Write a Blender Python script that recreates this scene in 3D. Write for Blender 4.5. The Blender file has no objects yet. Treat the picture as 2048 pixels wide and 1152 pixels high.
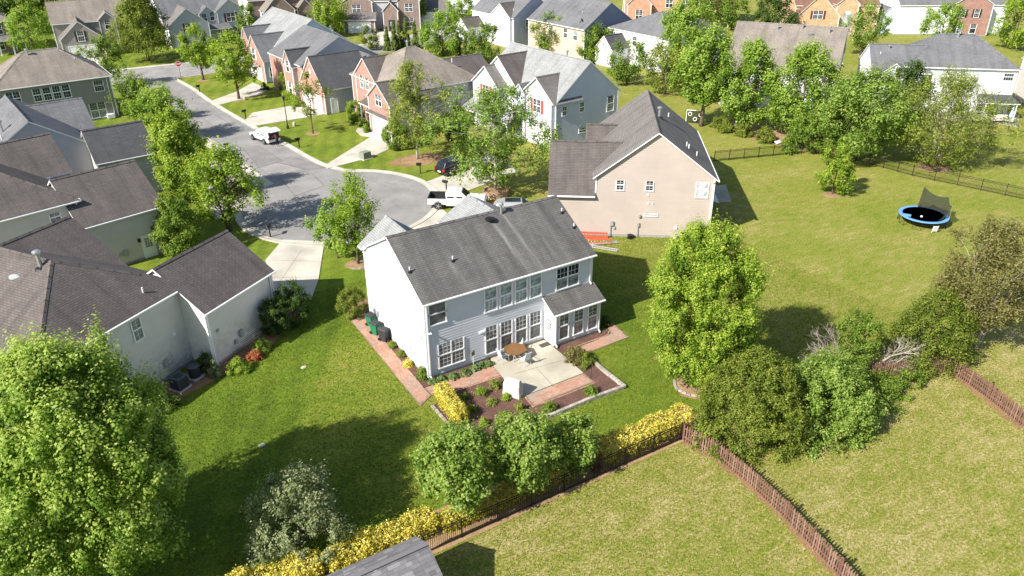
import bpy, bmesh, math, random
import numpy as np
from mathutils import Vector, Matrix

R = math.radians
scene = bpy.context.scene
col = scene.collection

# ---------------------------------------------------------------- camera, sky, sun, exposure
cam_data = bpy.data.cameras.new('camera')
cam = bpy.data.objects.new('camera', cam_data)
col.objects.link(cam)
cam_data.sensor_width = 36.0
cam_data.lens = 1550.0 / 2048.0 * 36.0
cam_data.clip_start = 0.5
cam_data.clip_end = 3000.0
def aim(loc, yaw, pitch, roll):
    f = Vector((math.sin(yaw)*math.cos(pitch), math.cos(yaw)*math.cos(pitch), -math.sin(pitch)))
    r = Vector((math.cos(yaw), -math.sin(yaw), 0)); u = r.cross(f)
    r2 = r*math.cos(roll) + u*math.sin(roll); u2 = u*math.cos(roll) - r*math.sin(roll)
    m = Matrix((r2, u2, -f)).transposed().to_4x4(); m.translation = loc
    return m
cam.matrix_world = aim((-17.7227, -39.0006, 29.4731), 0.556573, 0.489142, -0.006977)
scene.camera = cam

SUN_AZ, SUN_EL = R(8.0), R(38.5)          # shadows fall towards +X, a little towards +Y
world = bpy.data.worlds.new('World'); scene.world = world; world.use_nodes = True
wt = world.node_tree
sky = wt.nodes.new('ShaderNodeTexSky'); sky.sky_type = 'NISHITA'; sky.sun_disc = False
sky.sun_elevation = SUN_EL
sky.sun_rotation = math.atan2(-math.cos(SUN_AZ), -math.sin(SUN_AZ)) % (2*math.pi)
sky.air_density = 1.0; sky.dust_density = 1.0; sky.ozone_density = 1.0
bg = wt.nodes['Background']; bg.inputs['Strength'].default_value = 0.094
wt.links.new(sky.outputs[0], bg.inputs[0])
sun_data = bpy.data.lights.new('sun', 'SUN'); sun_data.energy = 5.0; sun_data.angle = R(0.55)
sun_data.color = (1.0, 0.955, 0.88)
sun = bpy.data.objects.new('sun', sun_data); col.objects.link(sun)
sun_dir = Vector((math.cos(SUN_AZ)*math.cos(SUN_EL), math.sin(SUN_AZ)*math.cos(SUN_EL), -math.sin(SUN_EL)))
sun.rotation_euler = sun_dir.to_track_quat('-Z', 'Y').to_euler()
sun.location = (-60, -10, 60)
vs = scene.view_settings
vs.view_transform = 'Standard'; vs.look = 'None'; vs.gamma = 1.0; vs.exposure = 0.9
vs.use_curve_mapping = False

# ---------------------------------------------------------------- node helpers and materials
MATS = {}
def new_mat(name):
    m = bpy.data.materials.new(name); m.use_nodes = True
    t = m.node_tree; return m, t, t.nodes['Principled BSDF']
def nd(t, kind, ins=None, **props):
    n = t.nodes.new('ShaderNode' + kind)
    for k, v in props.items(): setattr(n, k, v)
    for k, v in (ins or {}).items():
        s = n.inputs[k]
        if isinstance(v, bpy.types.NodeSocket): t.links.new(v, s)
        else: s.default_value = v
    return n
def c4(c): return (c[0], c[1], c[2], 1.0)
def mul(c, k): return tuple(min(1, x*k) for x in c)
def noise(t, vec, scale, detail=4, rough=0.55, dist=0.0):
    return nd(t, 'TexNoise', {'Vector': vec, 'Scale': scale, 'Detail': detail, 'Roughness': rough, 'Distortion': dist}).outputs['Fac']
def ramp(t, fac, *stops):
    n = nd(t, 'ValToRGB', {'Fac': fac}); e = n.color_ramp.elements
    while len(e) < len(stops): e.new(0.5)
    for el, (p, c) in zip(e, stops):
        el.position = p; el.color = c4(c) if not isinstance(c, (int, float)) else (c, c, c, 1)
    return n.outputs['Color']
def mix(t, fac, a, b, mode='MIX'):
    n = nd(t, 'Mix', data_type='RGBA', blend_type=mode)
    for i, v in ((0, fac), (6, a), (7, b)):
        s = n.inputs[i]
        if isinstance(v, bpy.types.NodeSocket): t.links.new(v, s)
        elif i == 0: s.default_value = v
        else: s.default_value = c4(v)
    return n.outputs[2]
def math_(t, op, a, b=0.0, c=0.0, clamp=False):
    n = nd(t, 'Math', operation=op, use_clamp=clamp)
    for i, v in enumerate((a, b, c)):
        if isinstance(v, bpy.types.NodeSocket): t.links.new(v, n.inputs[i])
        else: n.inputs[i].default_value = v
    return n.outputs[0]
def vmap(t, vec, scale=(1, 1, 1), rot=(0, 0, 0), loc=(0, 0, 0)):
    return nd(t, 'Mapping', {'Vector': vec, 'Scale': scale, 'Rotation': rot, 'Location': loc}).outputs[0]
def bump(t, bsdf, h, strength=0.3, dist=0.02):
    n = nd(t, 'Bump', {'Height': h, 'Strength': strength, 'Distance': dist})
    t.links.new(n.outputs[0], bsdf.inputs['Normal'])
def coords(t, which='Object'): return nd(t, 'TexCoord').outputs[which]

def plain(name, c, rough=0.6, metal=0.0, var=0.12, scale=3.0, spec=0.4, coat=0.0, bumps=0.0):
    if name in MATS: return MATS[name]
    m, t, b = new_mat(name); v = coords(t)
    f = noise(t, v, scale, 5)
    t.links.new(mix(t, f, mul(c, 1-var), mul(c, 1+var)), b.inputs['Base Color'])
    b.inputs['Roughness'].default_value = rough; b.inputs['Metallic'].default_value = metal
    b.inputs['Specular IOR Level'].default_value = spec; b.inputs['Coat Weight'].default_value = coat
    if bumps: bump(t, b, noise(t, v, scale*8, 5), bumps, 0.02)
    MATS[name] = m; return m

def shingle(name, c, light=1.25, streak=0.5, w=0.33, row=0.16, contrast=0.09, washes=()):
    if name in MATS: return MATS[name]
    m, t, b = new_mat(name); uv = coords(t, 'UV')
    br = nd(t, 'TexBrick', {'Vector': uv, 'Color1': c4(mul(c, 1-contrast)), 'Color2': c4(mul(c, 1+contrast)), 'Mortar': c4(mul(c, 0.6)),
            'Scale': 1.0, 'Mortar Size': 0.018, 'Mortar Smooth': 0.3, 'Brick Width': w, 'Row Height': row}, offset=0.37, squash=1.0)
    big = nd(t, 'TexBrick', {'Vector': vmap(t, uv, (1, 1, 1), (0, 0, 0), (0.11, 0.0, 0)), 'Color1': c4((0.94,)*3), 'Color2': c4((1.07,)*3), 'Mortar': c4((1,)*3),
            'Scale': 1.0, 'Mortar Size': 0.0, 'Brick Width': w*2.3, 'Row Height': row}, offset=0.61).outputs['Color']
    st = noise(t, vmap(t, uv, (1.3, 0.16, 1)), 1.0, 6, 0.6)
    pt = noise(t, uv, 0.35, 4)
    cc = mix(t, 0.65, br.outputs['Color'], big, 'MULTIPLY')
    cc = mix(t, 1.0, cc, ramp(t, st, (0.32, 1-streak*0.45), (0.5, 1.0), (0.72, 1+(light-1)*streak)), 'MULTIPLY')
    cc = mix(t, 1.0, cc, ramp(t, pt, (0.3, 0.86), (0.7, 1.12)), 'MULTIPLY')
    g = noise(t, uv, 60, 2)
    cc = mix(t, 0.5, cc, ramp(t, g, (0.25, 0.8), (0.75, 1.2)), 'MULTIPLY')
    if washes:      # pale runs washed down the slope below metal fittings
        sp = nd(t, 'SeparateXYZ', {'Vector': coords(t)}); wn = noise(t, vmap(t, coords(t), (6, 0.5, 0.5)), 1.0, 4)
        for x0, v0, w0, w1, amt in washes:
            dv = math_(t, 'SUBTRACT', v0, sp.outputs[1]); xx = math_(t, 'SUBTRACT', sp.outputs[0], math_(t, 'MULTIPLY_ADD', dv, 0.10, x0))
            half = math_(t, 'MULTIPLY_ADD', dv, w1, w0)
            f = math_(t, 'SUBTRACT', 1.0, math_(t, 'DIVIDE', math_(t, 'ABSOLUTE', xx), half), clamp=True)
            f = math_(t, 'MULTIPLY', f, nd(t, 'MapRange', {'Value': dv, 'From Min': 0.0, 'From Max': 0.15}).outputs[0])
            f = math_(t, 'MULTIPLY', f, nd(t, 'MapRange', {'Value': dv, 'From Min': 4.4, 'From Max': 1.0, 'To Min': 0.25}).outputs[0])
            f = math_(t, 'MULTIPLY', f, ramp(t, wn, (0.35, 0.15), (0.6, 1.0)))
            cc = mix(t, math_(t, 'MULTIPLY', f, amt, clamp=True), cc, (0.26, 0.25, 0.235))
    t.links.new(cc, b.inputs['Base Color']); b.inputs['Roughness'].default_value = 0.92; b.inputs['Specular IOR Level'].default_value = 0.2
    saw = nd(t, 'SeparateXYZ', {'Vector': uv}).outputs[1]
    saw = math_(t, 'FRACT', math_(t, 'DIVIDE', saw, row))
    bump(t, b, math_(t, 'ADD', math_(t, 'MULTIPLY', saw, -0.6), math_(t, 'MULTIPLY', g, 0.4)), 0.5, 0.02)
    MATS[name] = m; return m

def siding(name, c, dirt=0.0):
    if name in MATS: return MATS[name]
    m, t, b = new_mat(name); uv = coords(t, 'UV')
    f = noise(t, vmap(t, uv, (0.5, 2.5, 1)), 1.0, 4)
    cc = mix(t, f, mul(c, 0.93), mul(c, 1.05))
    low = noise(t, uv, 0.5, 3); cc = mix(t, 1.0, cc, ramp(t, low, (0.3, 0.93), (0.7, 1.04)), 'MULTIPLY')
    if dirt:
        sx = nd(t, 'SeparateXYZ', {'Vector': uv})
        low_z = nd(t, 'MapRange', {'Value': sx.outputs[1], 'From Min': 3.2, 'From Max': 0.2}, interpolation_type='SMOOTHSTEP').outputs[0]
        patch = ramp(t, noise(t, vmap(t, uv, (0.42, 0.35, 1)), 1.0, 3), (0.40, 0.0), (0.55, 1.0))
        lines = ramp(t, math_(t, 'FRACT', math_(t, 'DIVIDE', math_(t, 'SUBTRACT', sx.outputs[1], 0.22), 0.16)), (0.0, 1.0), (0.3, 1.0), (0.55, 0.0))
        gr = ramp(t, noise(t, uv, 3.0, 4), (0.35, 0.0), (0.6, 1.0))
        fac = math_(t, 'MULTIPLY', math_(t, 'MULTIPLY', low_z, patch), math_(t, 'MULTIPLY', lines, gr))
        cc = mix(t, math_(t, 'MULTIPLY', fac, dirt*1.2, clamp=True), cc, (0.12, 0.115, 0.08))
    t.links.new(cc, b.inputs['Base Color']); b.inputs['Roughness'].default_value = 0.55; b.inputs['Specular IOR Level'].default_value = 0.35
    MATS[name] = m; return m

def brick(name, c, mortar=(0.42, 0.39, 0.35), w=0.215, row=0.075, var=0.3):
    if name in MATS: return MATS[name]
    m, t, b = new_mat(name); uv = coords(t, 'UV')
    br = nd(t, 'TexBrick', {'Vector': uv, 'Color1': c4(mul(c, 1-var)), 'Color2': c4(mul(c, 1+var)), 'Mortar': c4(mortar),
            'Scale': 1.0, 'Mortar Size': 0.008, 'Mortar Smooth': 0.2, 'Brick Width': w, 'Row Height': row})
    p = noise(t, uv, 1.2, 4)
    cc = mix(t, 1.0, br.outputs['Color'], ramp(t, p, (0.3, 0.85), (0.7, 1.15)), 'MULTIPLY')
    t.links.new(cc, b.inputs['Base Color']); b.inputs['Roughness'].default_value = 0.85
    bump(t, b, br.outputs['Fac'], -0.5, 0.01)
    MATS[name] = m; return m

def glass(name, c=(0.02, 0.028, 0.035), rough=0.06):
    if name in MATS: return MATS[name]
    m, t, b = new_mat(name); v = coords(t, 'Generated')
    f = noise(t, vmap(t, v, (1, 1, 2)), 1.6, 2)
    t.links.new(mix(t, ramp(t, f, (0.4, 0.0), (0.62, 1.0)), mul(c, 0.6), mul(c, 1.6)), b.inputs['Base Color'])
    b.inputs['Roughness'].default_value = rough; b.inputs['Specular IOR Level'].default_value = 0.7
    MATS[name] = m; return m

def leafmat(name, dark, mid, lite, trans=0.5):
    if name in MATS: return MATS[name]
    m, t, b = new_mat(name)
    a = nd(t, 'Attribute', attribute_name='tint').outputs['Fac']
    cc = ramp(t, a, (0.0, dark), (0.5, mid), (1.0, lite))
    t.links.new(cc, b.inputs['Base Color']); b.inputs['Roughness'].default_value = 0.6; b.inputs['Specular IOR Level'].default_value = 0.25
    tr = nd(t, 'BsdfTranslucent', {'Color': mix(t, 1.0, cc, (1.25, 1.2, 0.55), 'MULTIPLY')})
    ms = nd(t, 'MixShader', {'Fac': trans}); t.links.new(b.outputs[0], ms.inputs[1]); t.links.new(tr.outputs[0], ms.inputs[2])
    t.links.new(ms.outputs[0], t.nodes['Material Output'].inputs['Surface'])
    MATS[name] = m; return m

def speckle(name, stops, scale=25.0, rough=0.95, big=0.6, bstr=0.4, bdist=0.03):
    if name in MATS: return MATS[name]
    m, t, b = new_mat(name); v = coords(t)
    cc = ramp(t, noise(t, v, scale, 6, 0.7), *stops)
    cc = mix(t, 1.0, cc, ramp(t, noise(t, v, big, 4), (0.3, 0.78), (0.7, 1.2)), 'MULTIPLY')
    t.links.new(cc, b.inputs['Base Color']); b.inputs['Roughness'].default_value = rough; b.inputs['Specular IOR Level'].default_value = 0.2
    bump(t, b, noise(t, v, scale*0.8, 4), bstr, bdist)
    MATS[name] = m; return m

# ---------------------------------------------------------------- mesh building
class MB:
    def __init__(s): s.v, s.f, s.m, s.uv = [], [], [], []
    def face(s, pts, m=0, uv=None):
        k = len(s.v); s.v += [tuple(p) for p in pts]; s.f.append(tuple(range(k, k+len(pts)))); s.m.append(m)
        s.uv.append(uv or [(0, 0)]*len(pts))
    def add(s, verts, faces, m=0):
        k = len(s.v); s.v += [tuple(p) for p in verts]
        for f in faces: s.f.append(tuple(i+k for i in f)); s.m.append(m); s.uv.append([(0, 0)]*len(f))
    def box(s, c, size, m=0, rz=0.0, mat=None, taper=1.0):
        hx, hy, hz = size[0]/2, size[1]/2, size[2]/2
        P = [Vector((x*hx*(taper if z > 0 else 1), y*hy*(taper if z > 0 else 1), z*hz)) for z in (-1, 1) for x, y in ((-1, -1), (1, -1), (1, 1), (-1, 1))]
        q = mat if mat is not None else Matrix.Rotation(rz, 3, 'Z')
        P = [q @ p + Vector(c) for p in P]
        s.add(P, [(3, 2, 1, 0), (4, 5, 6, 7), (0, 1, 5, 4), (1, 2, 6, 5), (2, 3, 7, 6), (3, 0, 4, 7)], m)
    def bar(s, a, b, w, h=None, m=0):
        a, b = Vector(a), Vector(b); d = b-a; L = d.length
        if L < 1e-6: return
        z = d/L; x = z.cross(Vector((0, 0, 1)))
        if x.length < 1e-4: x = Vector((1, 0, 0))
        x.normalize(); y = z.cross(x)
        q = Matrix((x, y, z)).transposed(); s.box((a+b)/2, (w, h or w, L), m, mat=q)
    def tube(s, pts, rad, n=6, m=0, caps=True):
        pts = [Vector(p) for p in pts]
        if isinstance(rad, (int, float)): rad = [rad]*len(pts)
        rings = []
        for i, p in enumerate(pts):
            d = (pts[min(i+1, len(pts)-1)] - pts[max(i-1, 0)]).normalized()
            x = d.cross(Vector((0.31, 0.95, 0.05))); x.normalize(); y = d.cross(x)
            rings.append([p + (x*math.cos(a)+y*math.sin(a))*rad[i] for a in [2*math.pi*k/n for k in range(n)]])
        V = [q for r in rings for q in r]; F = []
        for i in range(len(pts)-1):
            for k in range(n):
                k2 = (k+1) % n; F.append((i*n+k, i*n+k2, (i+1)*n+k2, (i+1)*n+k))
        if caps: F.append(tuple(range(n-1, -1, -1))); F.append(tuple((len(pts)-1)*n+k for k in range(n)))
        s.add(V, F, m)
    def lathe(s, prof, n=16, c=(0, 0, 0), m=0, sx=1.0, sy=1.0):
        V, F = [], []
        for r, z in prof:
            for k in range(n):
                a = 2*math.pi*k/n; V.append((c[0]+r*math.cos(a)*sx, c[1]+r*math.sin(a)*sy, c[2]+z))
        for i in range(len(prof)-1):
            for k in range(n):
                k2 = (k+1) % n; F.append((i*n+k, i*n+k2, (i+1)*n+k2, (i+1)*n+k))
        if prof[0][0] > 1e-4: F.append(tuple(range(n-1, -1, -1)))
        if prof[-1][0] > 1e-4: F.append(tuple((len(prof)-1)*n+k for k in range(n)))
        s.add(V, F, m)
    def prism(s, poly, z0, z1, m=0, mside=None):
        n = len(poly)
        s.face([(x, y, z1) for x, y in poly], m, [(x, y) for x, y in poly])
        for i in range(n):
            a, b = poly[i], poly[(i+1) % n]
            s.face([(a[0], a[1], z0), (b[0], b[1], z0), (b[0], b[1], z1), (a[0], a[1], z1)], m if mside is None else mside)
    def mesh(s, name, mats, smooth=False, weld=False):
        me = bpy.data.meshes.new(name); me.from_pydata(s.v, [], s.f)
        if not isinstance(mats, (list, tuple)): mats = [mats]
        for x in mats: me.materials.append(x)
        me.polygons.foreach_set('material_index', s.m)
        uvl = me.uv_layers.new(name='UVMap'); uvl.data.foreach_set('uv', [c for f in s.uv for p in f for c in p])
        if weld:
            bm = bmesh.new(); bm.from_mesh(me); bmesh.ops.remove_doubles(bm, verts=bm.verts, dist=1e-4)
            bmesh.ops.recalc_face_normals(bm, faces=bm.faces); bm.to_mesh(me); bm.free()
        if smooth: me.polygons.foreach_set('use_smooth', [True]*len(me.polygons))
        me.update(); return me
    def build(s, name, mats, parent=None, smooth=False, loc=None, weld=False):
        return link(name, s.mesh(name, mats, smooth, weld), parent, loc)
def link(name, me, parent=None, loc=None, mat=None):
    o = bpy.data.objects.new(name, me); col.objects.link(o)
    if parent is not None: o.parent = parent
    if loc is not None: o.location = loc
    if mat is not None: o.matrix_basis = mat
    return o
def tag(o, label, cat, group=None, kind=None):
    if label: o['label'] = label
    if cat: o['category'] = cat
    if group: o['group'] = group
    if kind: o['kind'] = kind
    return o
def thing(name, label, cat, loc=(0, 0, 0), rz=0.0, group=None):
    o = bpy.data.objects.new(name, None); col.objects.link(o); o.empty_display_size = 0.3
    o.location = (loc[0], loc[1], loc[2] if len(loc) > 2 else 0.0); o.rotation_euler = (0, 0, rz)
    return tag(o, label, cat, group)
def copy_tree(o, parent=None):
    c = o.copy(); col.objects.link(c); c.parent = parent
    for ch in list(o.children): copy_tree(ch, c)
    return c
def structure(o): o['kind'] = 'structure'; return o
def sheet(name, poly, z, mat, parent=None, thick=0.0):
    """a flat area of ground; thick > 0 makes it a slab whose top is at z"""
    bm = bmesh.new(); vs_ = [bm.verts.new((x, y, z)) for x, y in poly]
    f = bm.faces.new(vs_); f.normal_update()
    if f.normal.z < 0: f.normal_flip()
    top = bmesh.ops.triangulate(bm, faces=[f])['faces']
    if thick:
        ed = [e for e in bm.edges if len(e.link_faces) == 1]
        r = bmesh.ops.extrude_edge_only(bm, edges=ed)
        for e in r['geom']:
            if isinstance(e, bmesh.types.BMVert): e.co.z = z-thick
        bmesh.ops.recalc_face_normals(bm, faces=bm.faces)
    uvl = bm.loops.layers.uv.new('UVMap')
    for fc in bm.faces:
        for l in fc.loops: l[uvl].uv = (l.vert.co.x, l.vert.co.y)
    me = bpy.data.meshes.new(name); bm.to_mesh(me); bm.free(); me.materials.append(mat)
    return link(name, me, parent)
def catmull(pts, n=6):
    P = [Vector((p[0], p[1], 0)) for p in pts]; P = [2*P[0]-P[1]] + P + [2*P[-1]-P[-2]]; out = []
    for i in range(1, len(P)-2):
        for k in range(n):
            u = k/n; a, b, c, d = P[i-1:i+3]
            q = 0.5*((2*b)+(c-a)*u+(2*a-5*b+4*c-d)*u*u+(3*b-a-3*c+d)*u**3); out.append((q.x, q.y))
    out.append((P[-2].x, P[-2].y)); return out
def offset_line(pts, d):
    out = []
    for i, p in enumerate(pts):
        a, b = pts[max(i-1, 0)], pts[min(i+1, len(pts)-1)]
        dx, dy = b[0]-a[0], b[1]-a[1]; L = math.hypot(dx, dy) or 1
        out.append((p[0]+dy/L*d, p[1]-dx/L*d))
    return out
def strip_profile(name, line, prof, mat, parent=None):
    """sweep a cross-section [(offset to the right, z)] along a line on the ground"""
    b = MB(); rows = [offset_line(line, d) for d, z in prof]
    for i in range(len(line)-1):
        for k in range(len(prof)-1):
            z0, z1 = prof[k][1], prof[k+1][1]
            b.face([(*rows[k][i], z0), (*rows[k+1][i], z1), (*rows[k+1][i+1], z1), (*rows[k][i+1], z0)])
    return b.build(name, mat, parent)

# ---------------------------------------------------------------- shared materials
WHITE = plain('white_trim', (0.78, 0.78, 0.77), 0.45, var=0.04)
PANE = glass('window_glass')
BLIND = glass('window_with_blinds', (0.17, 0.185, 0.19), 0.25)
SCREEN = glass('window_with_screen', (0.10, 0.105, 0.11), 0.35)
SKYPANE = glass('window_with_painted_sky_reflection', (0.27, 0.32, 0.34), 0.15)  # sky reflection put into the pane colour of the upper windows
CURTAIN = glass('window_with_pale_blinds', (0.42, 0.43, 0.43), 0.16)
DARKMETAL = plain('black_metal', (0.015, 0.015, 0.016), 0.45, 0.3)
GALV = plain('galvanised_metal', (0.45, 0.46, 0.47), 0.4, 0.7)
PVC = plain('white_plastic_pipe', (0.75, 0.75, 0.73), 0.5)
GREYBOX = plain('grey_utility_box', (0.30, 0.31, 0.31), 0.5)
FOUND = plain('foundation_concrete', (0.30, 0.29, 0.27), 0.9, var=0.2)

WIN_CACHE = {}
def window_meshes(w, h, units, grid, casing):
    key = (round(w, 2), round(h, 2), units, grid, casing)
    if key in WIN_CACHE: return WIN_CACHE[key]
    fr, mu = MB(), MB(); panes = []
    c = casing; d = 0.055
    fr.box((0, -d/2, h/2+c/2), (w+2*c, d, c)); fr.box((0, -d/2-0.01, -c/2), (w+2*c+0.04, d+0.02, c))
    for s in (-1, 1): fr.box((s*(w/2+c/2), -d/2, h/2), (c, d, h))
    uw = w/units
    for i in range(units):
        x0 = -w/2+i*uw; xc = x0+uw/2
        if i: fr.box((x0, -d/2+0.004, h/2), (0.09, d-0.008, h))
        if grid not in ('fixed', 'plain'): fr.box((xc, -0.018, h/2), (uw-0.09, 0.036, 0.05))
        for j, (za, zb) in enumerate(((0, h/2-0.025), (h/2+0.025, h)) if grid not in ('fixed', 'plain') else ((0, h),)):
            p = MB(); p.box((xc, -0.006, (za+zb)/2), (uw-0.02, 0.010, zb-za)); panes.append((j, p))
            if grid == 'both' or grid == 'fixed' or (grid == 'upper' and j == 1) or (grid == 'lower' and j == 0):
                nc = max(2, round((uw-0.05)/0.28)); nr = (3 if zb-za > 0.85 else 2) if grid != 'fixed' else max(2, round(h/0.4))
                for k in range(1, nc): mu.box((x0+uw*k/nc, -0.015, (za+zb)/2), (0.02, 0.010, zb-za-0.01))
                for k in range(1, nr): mu.box((xc, -0.0155, za+(zb-za)*k/nr), (uw-0.1, 0.009, 0.02))
    r = (fr, [(j, p) for j, p in panes], mu if mu.f else None)
    out = (fr.mesh('window', WHITE), [(j, p.mesh('pane', PANE)) for j, p in panes], mu.mesh('muntin', WHITE) if mu.f else None, {})
    WIN_CACHE[key] = out; return out

class Side:
    def __init__(s, p0, p1):
        s.p0 = Vector(p0); d = Vector(p1)-s.p0; s.L = d.length; s.d = d/s.L; s.n = Vector((s.d.y, -s.d.x)); s.ang = math.atan2(s.d.y, s.d.x)
    def at(s, x, z, out=0.0):
        q = s.p0+s.d*x+s.n*out; return Vector((q.x, q.y, z))
    def mat(s, x, z, out=0.0): return Matrix.Translation(s.at(x, z, out)) @ Matrix.Rotation(s.ang, 4, 'Z')

class House:
    def __init__(h, label, x, y, yaw, wall, roof, name='house', trim=WHITE, lap=0.127, group=None, cat='house'):
        h.root = thing(name, label, cat, (x, y, 0), R(yaw), group); h.wall, h.roofm, h.trim, h.lap = wall, roof, trim, lap
        h.yaw = R(yaw); h.rng = random.Random(label)
    # -------- walls
    def wall_panel(h, b, side, z0, top, lap, m=0):
        """top: polyline [(s,z)] of the upper edge; lapped boards as stepped geometry"""
        zs = [z for _, z in top]; zmax = max(zs)
        def span(z):
            lo, hi = None, None
            if z <= top[0][1]: lo = 0.0
            if z <= top[-1][1]: hi = side.L
            xs = []
            for (a, za), (c, zc) in zip(top, top[1:]):
                if (za-z)*(zc-z) < 0: xs.append(a+(c-a)*(z-za)/(zc-za))
                elif abs(zc-z) < 1e-6: xs.append(c)
                elif abs(za-z) < 1e-6: xs.append(a)
            if lo is None: lo = min(xs) if xs else side.L/2
            if hi is None: hi = max(xs) if xs else side.L/2
            return lo, hi
        if not lap:
            pts = [(0, z0), (side.L, z0)] + list(reversed(top))
            b.face([side.at(x, z) for x, z in pts], m, [(x, z) for x, z in pts]); return
        levels = sorted(set([round(z, 4) for z in zs if z > z0]) | {zmax})
        z = z0
        while z < zmax-1e-4:
            z1 = min(z+lap, zmax); cuts = [z]+[l for l in levels if z+1e-4 < l < z1-1e-4]+[z1]
            for za, zb in zip(cuts, cuts[1:]):
                dp = 0.11*lap; fa = dp*(1-(za-z)/lap); fb = dp*(1-(zb-z)/lap)
                a0, a1 = span(za+1e-6); b0, b1 = span(zb-1e-6)
                b.face([side.at(a0, za, fa), side.at(a1, za, fa), side.at(b1, zb, fb), side.at(b0, zb, fb)], m, [(a0, za), (a1, za), (b1, zb), (b0, zb)])
                if za == z: b.face([side.at(a0, za, 0), side.at(a1, za, 0), side.at(a1, za, fa), side.at(a0, za, fa)], m, [(a0, za)]*4)
            z = z1
    def box_walls(h, u0, u1, v0, v1, tops, z0=0.22, mats=None, corner=True):
        S = {'S': Side((u0, v0), (u1, v0)), 'E': Side((u1, v0), (u1, v1)), 'N': Side((u1, v1), (u0, v1)), 'W': Side((u0, v1), (u0, v0))}
        groups = {}
        for k, sd in S.items():
            mt = (mats or {}).get(k, h.wall); b = groups.setdefault(mt.name, (mt, MB()))[1]
            h.wall_panel(b, sd, z0, tops[k], 0.0 if 'brick' in mt.name or 'stone' in mt.name else h.lap)
        for mt, b in groups.values(): b.build('wall', mt, h.root)
        f = MB(); f.box(((u0+u1)/2, (v0+v1)/2, z0/2), (u1-u0-0.01, v1-v0-0.01, z0)); f.build('foundation', FOUND, h.root)
        cs = '0123' if corner is True else (corner or '')
        for i, (x, y, k) in enumerate(((u0, v0, 'S'), (u1, v0, 'E'), (u1, v1, 'N'), (u0, v1, 'W'))):
            if str(i) in cs:
                c = MB(); zt = tops[k][0][1]; c.box((x, y, (z0+zt)/2-0.01), (0.13, 0.13, zt-z0-0.02)); c.build('corner_board', h.trim, h.root)
        return S
    # -------- roofs
    def roof(h, polys, th=0.12, ridges=(), mat=None, name='roof'):
        b = MB(); edges = {}
        key = lambda p: tuple(round(x, 3) for x in p)
        for P in polys:
            P = [Vector(p) for p in P]; n = Vector((0, 0, 0))
            for i in range(len(P)): n += (P[i]-P[0]).cross(P[(i+1) % len(P)]-P[0])
            if n.z < 0: P.reverse(); n = -n
            n.normalize(); ax = Vector((0, 0, 1)).cross(n)
            ax = ax.normalized() if ax.length > 1e-4 else Vector((1, 0, 0)); up = n.cross(ax)
            off = h.rng.uniform(0, 40)
            b.face(P, 0, [(p.dot(ax)+off, p.dot(up)) for p in P])
            b.face([p-Vector((0, 0, th)) for p in reversed(P)], 1)
            for i in range(len(P)):
                a, c = P[i], P[(i+1) % len(P)]; k = frozenset((key(a), key(c)))
                edges[k] = None if k in edges else (a, c)
        for e in edges.values():
            if e:
                a, c = e; d = Vector((0, 0, th)); b.face([a-d, c-d, c, a], 1)
        o = b.build(name, [mat or h.roofm, h.trim], h.root)
        if ridges:
            r = MB()
            for a, c in ridges:
                a, c = Vector(a), Vector(c); d = (c-a).normalized(); s = d.cross(Vector((0, 0, 1))).normalized()*0.15; z = Vector((0, 0, 1))
                n = max(1, int((c-a).length/0.9)); 
                for i in range(n):
                    p, q = a.lerp(c, i/n), a.lerp(c, (i+1)/n)
                    uv = [(0.10+i*0.33, 0.03), (0.30+i*0.33, 0.03), (0.30+i*0.33, 0.13), (0.10+i*0.33, 0.13)]; r.face([p+s-z*0.05, q+s-z*0.05, q+z*0.055, p+z*0.065], 0, uv); r.face([p+z*0.065, q+z*0.055, q-s-z*0.05, p-s-z*0.05], 0, uv)
            r.build('ridge_cap', mat or h.roofm, o)
        return o
    def gutter(h, a, b_, zt):
        """white gutter along an eave edge; a->b has the outside on its right"""
        a, b_ = Vector(a), Vector(b_); d = (b_-a); L = d.length; d /= L; n = Vector((d.y, -d.x)); g = MB()
        g.box((*((a+b_)/2+n*0.055), zt-0.065), (L, 0.09, 0.085), rz=math.atan2(d.y, d.x)); g.build('gutter', h.trim, h.root)
    def gable(h, u0, u1, v0, v1, ze, zr, axis='v', oh=0.28, rk=0.2, th=0.12, z0=0.22, mats=None, roof=None, ridge_cap=True, gutters='', corner=True, walls=True, off=0.0):
        """u0..v1: outline of the eaves; ze, zr: top of the roof at eave and ridge"""
        if axis == 'v':
            m = (u0+u1)/2+off; run = m-u0
            A, B = (m, v0, zr), (m, v1, zr)
            polys = [[(u0, v0, ze), A, B, (u0, v1, ze)], [(u1, v0, ze), (u1, v1, ze), B, A]]
            w = (u0+oh, u1-oh, v0+rk, v1-rk)
        else:
            m = (v0+v1)/2+off; run = m-v0
            A, B = (u0, m, zr), (u1, m, zr)
            polys = [[(u0, v0, ze), (u1, v0, ze), B, A], [(u0, v1, ze), A, B, (u1, v1, ze)]]
            w = (u0+rk, u1-rk, v0+oh, v1-oh)
        rf = h.roof(polys, th, [(A, B)] if ridge_cap else (), roof)
        S = None
        if walls:
            zt = ze+(zr-ze)/run*oh-th; zp = zr-th
            W, D = w[1]-w[0], w[3]-w[2]
            flat = lambda L: [(0, zt), (L, zt)]
            if axis == 'v':
                mm = m-w[0]; tops = {'S': [(0, zt), (mm, zp), (W, zt)], 'N': [(0, zt), (W-mm, zp), (W, zt)], 'E': flat(D), 'W': flat(D)}
            else:
                mm = m-w[2]; tops = {'E': [(0, zt), (mm, zp), (D, zt)], 'W': [(0, zt), (D-mm, zp), (D, zt)], 'S': flat(W), 'N': flat(W)}
            S = h.box_walls(*w, tops, z0, mats, corner)
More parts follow.
